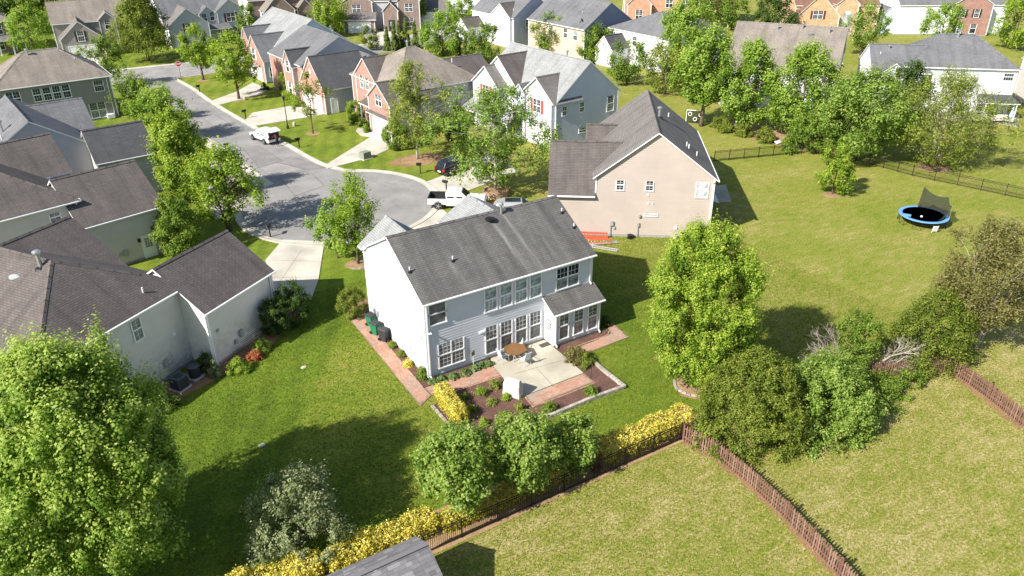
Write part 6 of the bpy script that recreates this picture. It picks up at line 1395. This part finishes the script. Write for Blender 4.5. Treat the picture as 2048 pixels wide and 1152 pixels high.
# ball target frame
P = (56.99, 34.52); t_ = thing('ball_target', 'white pipe frame with black net and three white rings', 'ball target', P, R(-50))
b = MB(); b.tube([(-1.15, 0, 0), (-1.15, 0, 1.75), (1.15, 0, 1.75), (1.15, 0, 0)], 0.06, 8); b.tube([(-1.15, 0.6, 0.05), (-1.15, 0, 0.05)], 0.04, 6); b.tube([(1.15, 0.6, 0.05), (1.15, 0, 0.05)], 0.04, 6); b.build('frame', PVC, t_)
b = MB(); b.face([(-1.1, 0.02, 0.1), (1.1, 0.02, 0.1), (1.1, 0.02, 1.7), (-1.1, 0.02, 1.7)]); b.build('net', NET, t_)
for x, z in ((-0.7, 1.25), (0.68, 1.2), (0.0, 0.6)):
    b = MB(); b.tube([(x+0.23*math.cos(k*math.pi/4), -0.02, z+0.25*math.sin(k*math.pi/4)) for k in range(9)], 0.05, 6, caps=False); b.build('ring', PVC, t_)
b = MB(); b.box((0, 0, 0.2), (0.9, 0.5, 0.1), mat=Matrix.Rotation(R(20), 3, 'X')); tag(b.build('white_board', WHITE, loc=(*(59.26, 22.31), 0.05)), 'white board lying in the tree bed', 'board')
# pergola furniture and folded umbrella
P = (91.12, 13.24); 
for i, (dx, dy, lb) in enumerate(((-1.8, 1.2, 'cushioned lounge seat left under the far pergola'), (0.2, -0.4, 'cushioned lounge seat right under the far pergola'))):
    t_ = thing('lounge_seat', lb, 'seat', (P[0]+dx, P[1]+dy, 0.05), R(-40), 'lounge seats under the pergola'); b = MB(); b.box((0, 0, 0.3), (2.0, 0.8, 0.2)); b.box((0, 0.36, 0.6), (2.0, 0.18, 0.5), mat=Matrix.Rotation(R(-15), 3, 'X')); b.build('cushion', plain('cream_cushion', (0.55, 0.50, 0.42), 0.9), t_); b = MB(); b.box((0, 0, 0.1), (1.9, 0.75, 0.18)); b.build('frame', DARKMETAL, t_)
t_ = thing('folded_umbrella', 'closed pale blue umbrella by the far pergola', 'umbrella', (90.96, 11.36), 0); b = MB(); b.lathe([(0.12, 0.9), (0.28, 1.1), (0.16, 2.0), (0.03, 2.6)], 10); b.build('canopy', plain('pale_blue_canvas', (0.40, 0.55, 0.68), 0.8), t_); b = MB(); b.lathe([(0.3, 0.0), (0.3, 0.1), (0.03, 0.12), (0.03, 2.62)], 10); b.build('pole', GALV, t_)

# ================================================================ street furniture
def mailbox(label, P, rz, mat=DARKMETAL):
    t_ = thing('mailbox', label, 'mailbox', P, rz, 'black mailboxes along the street'); b = MB(); b.box((0, 0, 0.55), (0.1, 0.1, 1.1)); b.box((0, -0.16, 0.95), (0.06, 0.36, 0.06)); b.build('post', DARKMETAL, t_)
    b = MB(); pr = [(-0.13, 1.0), (0.13, 1.0), (0.13, 1.15)]+[(0.13*math.cos(a), 1.15+0.12*math.sin(a)) for a in [math.pi*k/6 for k in range(1, 6)]]+[(-0.13, 1.15)]; n = len(pr)
    b.add([(x, -0.42, z) for x, z in pr]+[(x, 0.16, z) for x, z in pr], [tuple(range(n)), tuple(range(2*n-1, n-1, -1))]+[(k+n, (k+1) % n+n, (k+1) % n, k) for k in range(n)]); b.build('box', mat, t_)
for P, rz, lb in (((-1.97, 28.67), R(150), 'black mailbox on the grass by the cream house drive'), ((0.87, 56.03), R(100), 'black mailbox at the left kerb opposite the white car'), ((9.07, 53.47), R(-80), 'black mailbox right of the white car with open tailgate'), ((17.42, 36.75), R(-120), 'black mailbox on the lawn below the tall feathery tree'), ((17.24, 30.17), R(-150), 'black mailbox behind the white pickup'), ((7.07, 70.25), R(-80), 'black mailbox beside the drive of the steep roofed house'), ((5.01, 88.70), R(-80), 'black mailbox at the stop sign corner lawn')): mailbox(lb, P, rz)
t_ = thing('street_lamp', 'tall black lamp post with lantern beside the white car', 'lamp post', (10.44, 62.29), 0)
b = MB(); b.lathe([(0.16, 0), (0.16, 0.3), (0.09, 0.5), (0.06, 0.6), (0.05, 3.7), (0.1, 3.75), (0.05, 3.8)], 10); b.build('pole', DARKMETAL, t_); b = MB(); b.lathe([(0.1, 3.8), (0.19, 4.15), (0.26, 4.2), (0.1, 4.42), (0.0, 4.55)], 8); b.build('lantern', DARKMETAL, t_)
t_ = thing('street_lamp', 'slim black lamp in front of the far white garage', 'lamp post', (64.71, 127.76), 0); b = MB(); b.lathe([(0.1, 0), (0.05, 0.6), (0.05, 2.6), (0.16, 2.7), (0.2, 3.0), (0, 3.2)], 8); b.build('pole', DARKMETAL, t_)
RED = plain('sign_red', (0.45, 0.02, 0.03), 0.45)
t_ = thing('stop_sign', 'red octagonal stop sign at the cross street corner', 'sign', (4.44, 99.46), R(-10)); b = MB(); b.tube([(0, 0, 0), (0, 0, 2.7)], 0.035, 6); b.build('post', plain('dark_red_post', (0.16, 0.06, 0.06), 0.5), t_)
b = MB(); oc = [(0.45*math.cos(R(22.5+45*k)), 2.6+0.45*math.sin(R(22.5+45*k))) for k in range(8)]; b.add([(x, -0.05, z) for x, z in oc]+[(x, -0.03, z) for x, z in oc], [tuple(range(8)), tuple(range(15, 7, -1))]+[(k+8, (k+1) % 8+8, (k+1) % 8, k) for k in range(8)]); sg = b.build('sign_plate', RED, t_)
b = MB()
for k in range(8): a, c = oc[k], oc[(k+1) % 8]; b.bar((a[0], -0.054, a[1]), (c[0], -0.054, c[1]), 0.012, 0.04)
b.build('border', WHITE, sg)
fc = bpy.data.curves.new('lettering', 'FONT'); fc.body = 'STOP'; fc.size = 0.32; fc.align_x = 'CENTER'; fc.align_y = 'CENTER'; fc.extrude = 0.004; fc.offset = 0.006; fc.materials.append(WHITE)
tmp = bpy.data.objects.new('lettering', fc); col.objects.link(tmp); me_ = bpy.data.meshes.new_from_object(tmp.evaluated_get(bpy.context.evaluated_depsgraph_get())); bpy.data.objects.remove(tmp); me_.materials.clear(); me_.materials.append(WHITE); o = link('lettering', me_, sg); o.location = (0, -0.056, 2.6); o.rotation_euler = (R(90), 0, 0)
t_ = thing('transformer_box', 'green grey utility transformer box on the lawn', 'utility box', (14.27, 45.04), R(15)); b = MB(); b.box((0, 0, 0.45), (1.15, 0.95, 0.8), taper=0.9); b.build('cabinet', plain('grey_green_cabinet', (0.20, 0.22, 0.17), 0.6), t_); b = MB(); b.box((0, 0, 0.03), (1.4, 1.2, 0.1)); b.build('pad', CONC, t_)
for P, lb in (((11.55, 62.96), 'pale utility stub beside the lamp post'), ((9.71, 80.50), 'pale stone beside the round lime tree')):
    b = MB(); b.lathe([(0.22, 0), (0.26, 0.25), (0.2, 0.5), (0.0, 0.56)], 7); tag(b.build('stone_marker', plain('pale_stone', (0.40, 0.36, 0.29), 0.9), loc=(*P, 0)), lb, 'stone')
for P, lb in (((-11.29, -0.73), 'small pale stepping stone on the left lawn'), ((-6.52, 5.93), 'tiny pale stone on the lawn near the cream house')):
    b = MB(); b.lathe([(0.17, 0), (0.16, 0.05), (0, 0.07)], 9, sx=1.2); tag(b.build('stepping_stone', plain('pale_stone', (0.40, 0.36, 0.29), 0.9), loc=(*P, 0)), lb, 'stone')
# ================================================================ vehicles
TYRE = plain('black_tyre', (0.02, 0.02, 0.02), 0.8); RIM = plain('alloy_rim', (0.5, 0.5, 0.51), 0.3, 0.7); CARGLASS = glass('car_glass', (0.012, 0.014, 0.016), 0.04); TAIL = plain('red_tail_lamp', (0.40, 0.015, 0.02), 0.25); LAMP = plain('clear_lamp', (0.7, 0.7, 0.72), 0.15); TRIMB = plain('black_car_trim', (0.02, 0.02, 0.022), 0.55)
def paint(name, c):
    m = plain(name, c, 0.28, 0.0, 0.03, 2.0, 0.5, 0.8); return m
def loft(b, secs, m=0, caps=True):
    """secs: (x, half width at belt, z bottom, z top, half width at top)"""
    R_ = []
    for x, w, zb, zt, wt_ in secs:
        zm = zb+(zt-zb)*0.45; ring = [(x, -w*0.92, zb), (x, -w, zm), (x, -wt_, zt-0.03), (x, -wt_*0.9, zt), (x, wt_*0.9, zt), (x, wt_, zt-0.03), (x, w, zm), (x, w*0.92, zb)]; R_.append(ring)
    for a, c in zip(R_, R_[1:]):
        for k in range(8): k2 = (k+1) % 8; b.face([a[k], c[k], c[k2], a[k2]], m)
    if caps: b.face(list(reversed(R_[0])), m); b.face(R_[-1], m)
def car(label, P, rz, bodym, kind='suv', name='car', hatch=False):
    t_ = thing(name, label, {'pickup': 'pickup', 'suv': 'car', 'wagon': 'car'}[kind], P, rz)
    if kind == 'pickup':
        L, w, wb = 5.85, 1.0, 1.85; b = MB()
        loft(b, [(2.92, 0.86, 0.55, 0.95, 0.8), (2.75, 0.98, 0.45, 1.12, 0.9), (1.1, 1.0, 0.42, 1.18, 0.93), (0.95, 1.0, 0.42, 1.2, 0.95), (-1.05, 1.0, 0.42, 1.2, 0.95), (-1.08, 1.0, 0.42, 1.22, 0.96)]); b.build('body', bodym, t_, weld=True)
        b = MB(); loft(b, [(1.15, 0.9, 1.16, 1.2, 0.86), (0.45, 0.88, 1.16, 1.84, 0.72), (-0.85, 0.88, 1.16, 1.86, 0.72), (-1.08, 0.88, 1.16, 1.78, 0.72)]); cab = b.build('cab', bodym, t_, weld=True)
        b = MB(); b.box((-1.98, 0, 0.62), (1.84, 1.9, 0.1)); 
        for s in (-1, 1): b.box((-1.98, s*0.95, 0.88), (1.84, 0.1, 0.62))
        b.box((-2.88, 0, 0.88), (0.07, 1.9, 0.62)); bed_ = b.build('cargo_bed', bodym, t_)
        b = MB(); b.box((-1.98, 0, 0.69), (1.76, 1.78, 0.03)); 
        for s in (-1, 1): b.box((-1.98, s*0.885, 0.95), (1.78, 0.02, 0.52)); b.box((-1.98, s*0.95, 1.2), (1.86, 0.12, 0.03))
        b.box((-2.83, 0, 0.95), (0.02, 1.78, 0.5)); b.box((-2.88, 0, 1.2), (0.09, 1.9, 0.03)); b.build('bed_liner', TRIMB, bed_)
        b = MB(); b.box((-2.97, 0, 0.5), (0.16, 1.8, 0.18)); b.build('rear_bumper', RIM, t_); b = MB(); b.box((2.93, 0, 0.75), (0.06, 1.3, 0.35)); b.build('grille', TRIMB, t_)
        gz = [(0.80, 1.0, 0.42, -0.02, 0.12)]; axles = (1.85, -1.85); wr = 0.42; th_ = 1.86
        sides = [(0.28, 0.62), (-0.62, 0.70)]; ws = ((1.12, 1.22), (0.50, 1.80)); ztop, wtop = 1.74, 0.775
    else:
        L = 4.7; b = MB(); z1 = 0.98 if kind == 'suv' else 0.92
        loft(b, [(2.33, 0.70, 0.42, 0.72, 0.62), (2.2, 0.86, 0.3, 0.85, 0.78), (1.1, 0.93, 0.26, z1, 0.86), (-1.6, 0.93, 0.26, z1+0.04, 0.87), (-2.2, 0.90, 0.3, z1+0.02, 0.83), (-2.35, 0.84, 0.4, z1-0.1, 0.78)]); b.build('body', bodym, t_, weld=True)
        top = 1.66 if kind == 'suv' else 1.50; b = MB(); loft(b, [(1.25, 0.84, z1-0.04, z1, 0.8), (0.45, 0.82, z1-0.04, top-0.03, 0.62), (-1.2, 0.82, z1-0.04, top, 0.64), (-1.9, 0.80, z1-0.04, top-0.08, 0.62), (-2.25, 0.78, z1-0.04, z1+0.12, 0.72)]); b.build('cab', bodym, t_, weld=True)
        axles = (1.42, -1.38); wr = 0.36; sides = [(0.02, 0.78), (-0.88, 0.80)]; ws = ((1.18, z1+0.05), (0.50, top-0.06)); ztop, wtop = top-0.10, 0.685
        b = MB(); b.box((0, 0, 0.34), (3.6, 1.84, 0.16)); b.build('sill', TRIMB, t_)
        for s in (-1, 1): b = MB(); b.tube([(0.3, s*0.6, top+0.01), (-1.5, s*0.6, top+0.02)], 0.02, 5); b.build('roof_rail', RIM, t_)
        if kind == 'suv' and not hatch:
            b = MB(); b.face([(-2.29, -0.62, z1+0.14), (-2.29, 0.62, z1+0.14), (-1.97, 0.52, top-0.14), (-1.97, -0.52, top-0.14)]); b.build('rear_window', CARGLASS, t_)
        b = MB(); b.box((-2.36, 0, 0.62), (0.02, 0.5, 0.16)); b.build('number_plate', WHITE, t_)
        if kind == 'wagon':
            b = MB(); b.box((-0.42, 0, top-0.002), (1.5, 1.0, 0.03)); b.build('sunroof', CARGLASS, t_)
    zb_ = ws[0][1]
    for s in (-1, 1):
        for xc, lw in sides:
            b = MB(); y0, y1 = s*(0.895 if kind == 'pickup' else 0.836), s*(wtop); dz = ztop-0.08
            q = [(xc-lw/2, y0, zb_+0.02), (xc+lw/2, y0, zb_+0.02), (xc+lw/2-0.1, y1, dz), (xc-lw/2+0.04, y1, dz)]; q = q if s < 0 else list(reversed(q)); b.face(q); b.build('side_window', CARGLASS, t_)
        for ax in axles:
            wl = MB(); wl.lathe([(wr*0.62, -0.11), (wr*0.95, -0.11), (wr, -0.07), (wr, 0.07), (wr*0.95, 0.11), (wr*0.62, 0.11)], 20); o = wl.build('wheel', TYRE, t_, loc=(ax, s*(0.9 if kind != 'pickup' else 0.95), wr)); o.rotation_euler = (R(90), 0, 0)
            rm = MB(); rm.lathe([(0.0, -0.09), (wr*0.64, -0.09), (wr*0.64, 0.09), (0.0, 0.09)], 14); 
            for k in range(5): a = R(72*k); rm.bar((0, 0, s*-0.1), (wr*0.6*math.cos(a), wr*0.6*math.sin(a), s*-0.1), 0.06, 0.03)
            rm.build('rim', RIM, o)
            ar = MB(); ar.tube([(ax+(wr+0.08)*math.cos(q), s*(0.93 if kind != 'pickup' else 1.0), wr+(wr+0.08)*math.sin(q)) for q in [math.pi*k/8 for k in range(9)]], 0.03, 5); ar.build('wheel_arch', TRIMB, t_)
        b = MB(); b.box((L/2-0.18, s*0.68, 0.74 if kind != 'pickup' else 0.9), (0.24, 0.3, 0.14)); b.build('headlight', LAMP, t_)
        b = MB(); b.box((-L/2+(0.02 if kind != 'pickup' else 0.03), s*(0.72 if kind != 'pickup' else 0.93), 0.86 if kind != 'pickup' else 0.92), (0.14, 0.3 if kind != 'pickup' else 0.12, 0.2 if kind != 'pickup' else 0.36)); b.build('tail_light', TAIL, t_)
        b = MB(); b.box((0.95 if kind != 'pickup' else 0.78, s*1.06, zb_+0.1), (0.12, 0.24, 0.17)); b.build('wing_mirror', bodym, t_)
    (xa, za), (xb, zb2) = ws; wa = 0.76 if kind != 'pickup' else 0.84; wb2 = 0.6 if kind != 'pickup' else 0.70
    nrm = Vector((zb2-za, 0, xa-xb)).normalized()*0.02
    b = MB(); b.face([Vector(p)+nrm for p in ((xa-0.02, -wa, za+0.02), (xa-0.02, wa, za+0.02), (xb+0.03, wb2, zb2), (xb+0.03, -wb2, zb2))]); b.build('windscreen', CARGLASS, t_)
    if hatch:
        b = MB(); b.box((-2.28, 0, 1.12), (0.24, 1.34, 0.86)); b.build('open_boot', TRIMB, t_)
        b = MB(); b.box((-2.45, 0, 1.88), (1.15, 1.4, 0.07), mat=Matrix.Rotation(R(-12), 3, 'Y')); o = b.build('tailgate', bodym, t_); g = MB(); g.box((-2.33, 0, 1.80), (0.6, 1.1, 0.03), mat=Matrix.Rotation(R(-12), 3, 'Y')); g.build('tailgate_window', CARGLASS, o)
    return t_
WP = paint('white_car_paint', (0.75, 0.75, 0.75)); BP = paint('black_car_paint', (0.012, 0.012, 0.014)); SP_ = paint('silver_car_paint', (0.36, 0.37, 0.38))
car('white pickup with empty black bed nosing into the drive', (16.25, 25.8), R(-36), WP, 'pickup', 'pickup_truck')
car('black car with red tail lamp in the drive under the broad tree', (21.0, 35.2), R(14), BP, 'suv')
car('silver car hidden by the broad tree', (24.4, 33.2), R(14), SP_, 'suv')
car('silver wagon with dark sunroof behind the ridge of the white house', (20.2, 20.9), R(-31), paint('grey_car_paint', (0.30, 0.31, 0.32)), 'wagon')
car('white car at the kerb with its tailgate open', (6.35, 58.6), R(104), WP, 'suv', hatch=True)
car('white car in the drive behind the lime trees', (-3.6, 49.0), R(180), WP, 'wagon')
car('dark car in the drive beyond the taupe roof', (100.5, 47.5), R(-40), BP, 'suv')
# ================================================================ the person at the open tailgate
def person(label, P, rz):
    root = thing('person', label, 'person', P, rz)
    SKIN = plain('skin', (0.45, 0.27, 0.19), 0.6); TOP = plain('dark_red_shirt', (0.07, 0.02, 0.02), 0.8); LEG = plain('dark_trousers', (0.015, 0.016, 0.02), 0.85); SHOE = plain('white_shoes', (0.7, 0.7, 0.7), 0.6); HAIR = plain('dark_hair', (0.02, 0.014, 0.01), 0.6)
    V = [(0, 0, 0.95), (0, 0.06, 1.15), (0, 0.22, 1.36), (0, 0.30, 1.47), (0, 0.37, 1.58), (0, 0.40, 1.68),
         (-0.10, 0, 0.88), (-0.11, 0.02, 0.48), (-0.11, -0.02, 0.08), (-0.11, 0.12, 0.04), (0.10, 0, 0.88), (0.12, 0.05, 0.48), (0.13, 0.0, 0.08), (0.13, 0.14, 0.04),
         (-0.18, 0.26, 1.38), (-0.24, 0.42, 1.16), (-0.18, 0.64, 1.08), (-0.16, 0.72, 1.06), (0.18, 0.26, 1.38), (0.24, 0.42, 1.16), (0.16, 0.64, 1.10), (0.14, 0.72, 1.08)]
    E_ = [(0, 1), (1, 2), (2, 3), (3, 4), (4, 5), (0, 6), (6, 7), (7, 8), (8, 9), (0, 10), (10, 11), (11, 12), (12, 13), (2, 14), (14, 15), (15, 16), (16, 17), (2, 18), (18, 19), (19, 20), (20, 21)]
    rad = [0.15, 0.14, 0.15, 0.06, 0.10, 0.08, 0.10, 0.065, 0.045, 0.045, 0.10, 0.065, 0.045, 0.045, 0.06, 0.045, 0.032, 0.038, 0.06, 0.045, 0.032, 0.038]
    me = bpy.data.meshes.new('body'); me.from_pydata(V, E_, []); o = link('body', me, root); o.modifiers.new('skin', 'SKIN')
    for i, r_ in enumerate(rad): me.skin_vertices[0].data[i].radius = (r_, r_)
    me.skin_vertices[0].data[0].use_root = True
    s = o.modifiers.new('sub', 'SUBSURF'); s.levels = s.render_levels = 2
    dg = bpy.context.evaluated_depsgraph_get(); m2 = bpy.data.meshes.new_from_object(o.evaluated_get(dg)); o.modifiers.clear(); o.data = m2
    m2.materials.clear()
    for x in (TOP, LEG, SKIN, SHOE, HAIR): m2.materials.append(x)
    for p in m2.polygons:
        z, y = p.center.z, p.center.y; p.use_smooth = True
        p.material_index = 3 if z < 0.1 else 1 if z < 0.98 and y < 0.3 else 2 if (y > 0.58 and z < 1.3) or (z > 1.46 and y > 0.34 and z < 1.62) else 4 if z >= 1.58 else 0
person('person in dark clothes and white shoes leaning into the open tailgate', (6.95, 55.35), R(14))


# ================================================================ grass blades standing in the nearer lawns
def grass_field():
    rng = np.random.default_rng(9); n = 330000
    x = rng.uniform(-24, 34, n); y = rng.uniform(-30, 16, n)
    keep = np.ones(n, bool)
    def clear(P):
        nonlocal keep
        P = np.array(P); ins = np.zeros(n, bool); j = len(P)-1
        for i in range(len(P)):
            a, c = P[i], P[j]; cond = (a[1] > y) != (c[1] > y)
            with np.errstate(divide='ignore', invalid='ignore'): ins ^= cond & (x < (c[0]-a[0])*(y-a[1])/(c[1]-a[1])+a[0])
            j = i
        keep &= ~ins
    for o in list(bpy.data.objects):           # keep blades off paving, beds and buildings
        if o.get('kind') == 'structure' and o.type == 'MESH' and o.name.split('.')[0] not in ('ground', 'street', 'cross_street', 'kerb', 'asphalt_repair', 'bare_strip', 'bare_patch'):
            top = max(v.co.z for v in o.data.vertices)
            for p in o.data.polygons:
                if p.normal.z > 0.9: clear([tuple(o.data.vertices[k].co[:2]) for k in p.vertices])
    clear([(-0.1, -0.05), (9.2, -0.05), (9.2, -1.3), (13.3, -1.3), (13.3, 14), (-0.1, 14)])
    c, s_ = math.cos(R(33.63)), math.sin(R(33.63)); clear([(-11.61+c*u-s_*v, 9.12+s_*u+c*v) for u, v in ((-10.2, 1.9), (0, 1.9), (0, 0), (6.7, 0), (6.7, 17), (-10.2, 17))])
    c, s_ = math.cos(R(-36.93)), math.sin(R(-36.93)); clear([(23.37+c*u-s_*v, 12.69+s_*u+c*v) for u, v in ((-4.1, 0), (10.5, 0), (10.5, 15), (-4.1, 15))])
    clear([(-12.7, -16.9), (-7.5, -16.9), (-7.5, -14.0), (-12.7, -14.0)])
    x, y = x[keep], y[keep]; m = len(x)
    patch = np.sin(x*1.7+1.3*np.sin(y*0.9))+np.sin(y*2.3+1.7*np.sin(x*1.1))+np.sin((x+y)*3.7+2*np.sin(x*2.2))
    dry = np.where(y < -13.4, np.where(x > 10, 0.57, 0.50), np.where(x > 20, 0.40, np.where((x-0.0) < -2.0, 0.10, 0.22)))
    tint = dry+patch*0.07+rng.normal(size=m)*0.16
    h = rng.uniform(0.03, 0.085, m); w = rng.uniform(0.018, 0.045, m); a = rng.random(m)*6.283; ln = rng.normal(size=(m, 2))*0.6
    V = np.empty((m, 3, 3), np.float32)
    V[:, 0] = np.stack([x-np.cos(a)*w, y-np.sin(a)*w, np.zeros(m)], 1); V[:, 1] = np.stack([x+np.cos(a)*w, y+np.sin(a)*w, np.zeros(m)], 1)
    V[:, 2] = np.stack([x+ln[:, 0]*h, y+ln[:, 1]*h, h], 1)
    me = bpy.data.meshes.new('lawn_grass'); me.vertices.add(3*m); me.vertices.foreach_set('co', V.ravel()); me.loops.add(3*m); me.loops.foreach_set('vertex_index', np.arange(3*m, dtype=np.int32))
    me.polygons.add(m); me.polygons.foreach_set('loop_start', np.arange(0, 3*m, 3, dtype=np.int32))
    at = me.attributes.new('tint', 'FLOAT', 'FACE'); at.data.foreach_set('value', np.clip(tint, 0, 1).astype(np.float32))
    me.materials.append(leafmat('grass_blade', (0.085, 0.150, 0.010), (0.195, 0.210, 0.032), (0.410, 0.345, 0.165), 0.3)); me.update(calc_edges=True)
    tag(link('lawn_grass', me), 'short grass blades standing in the nearer lawns', 'grass', kind='stuff')
grass_field()
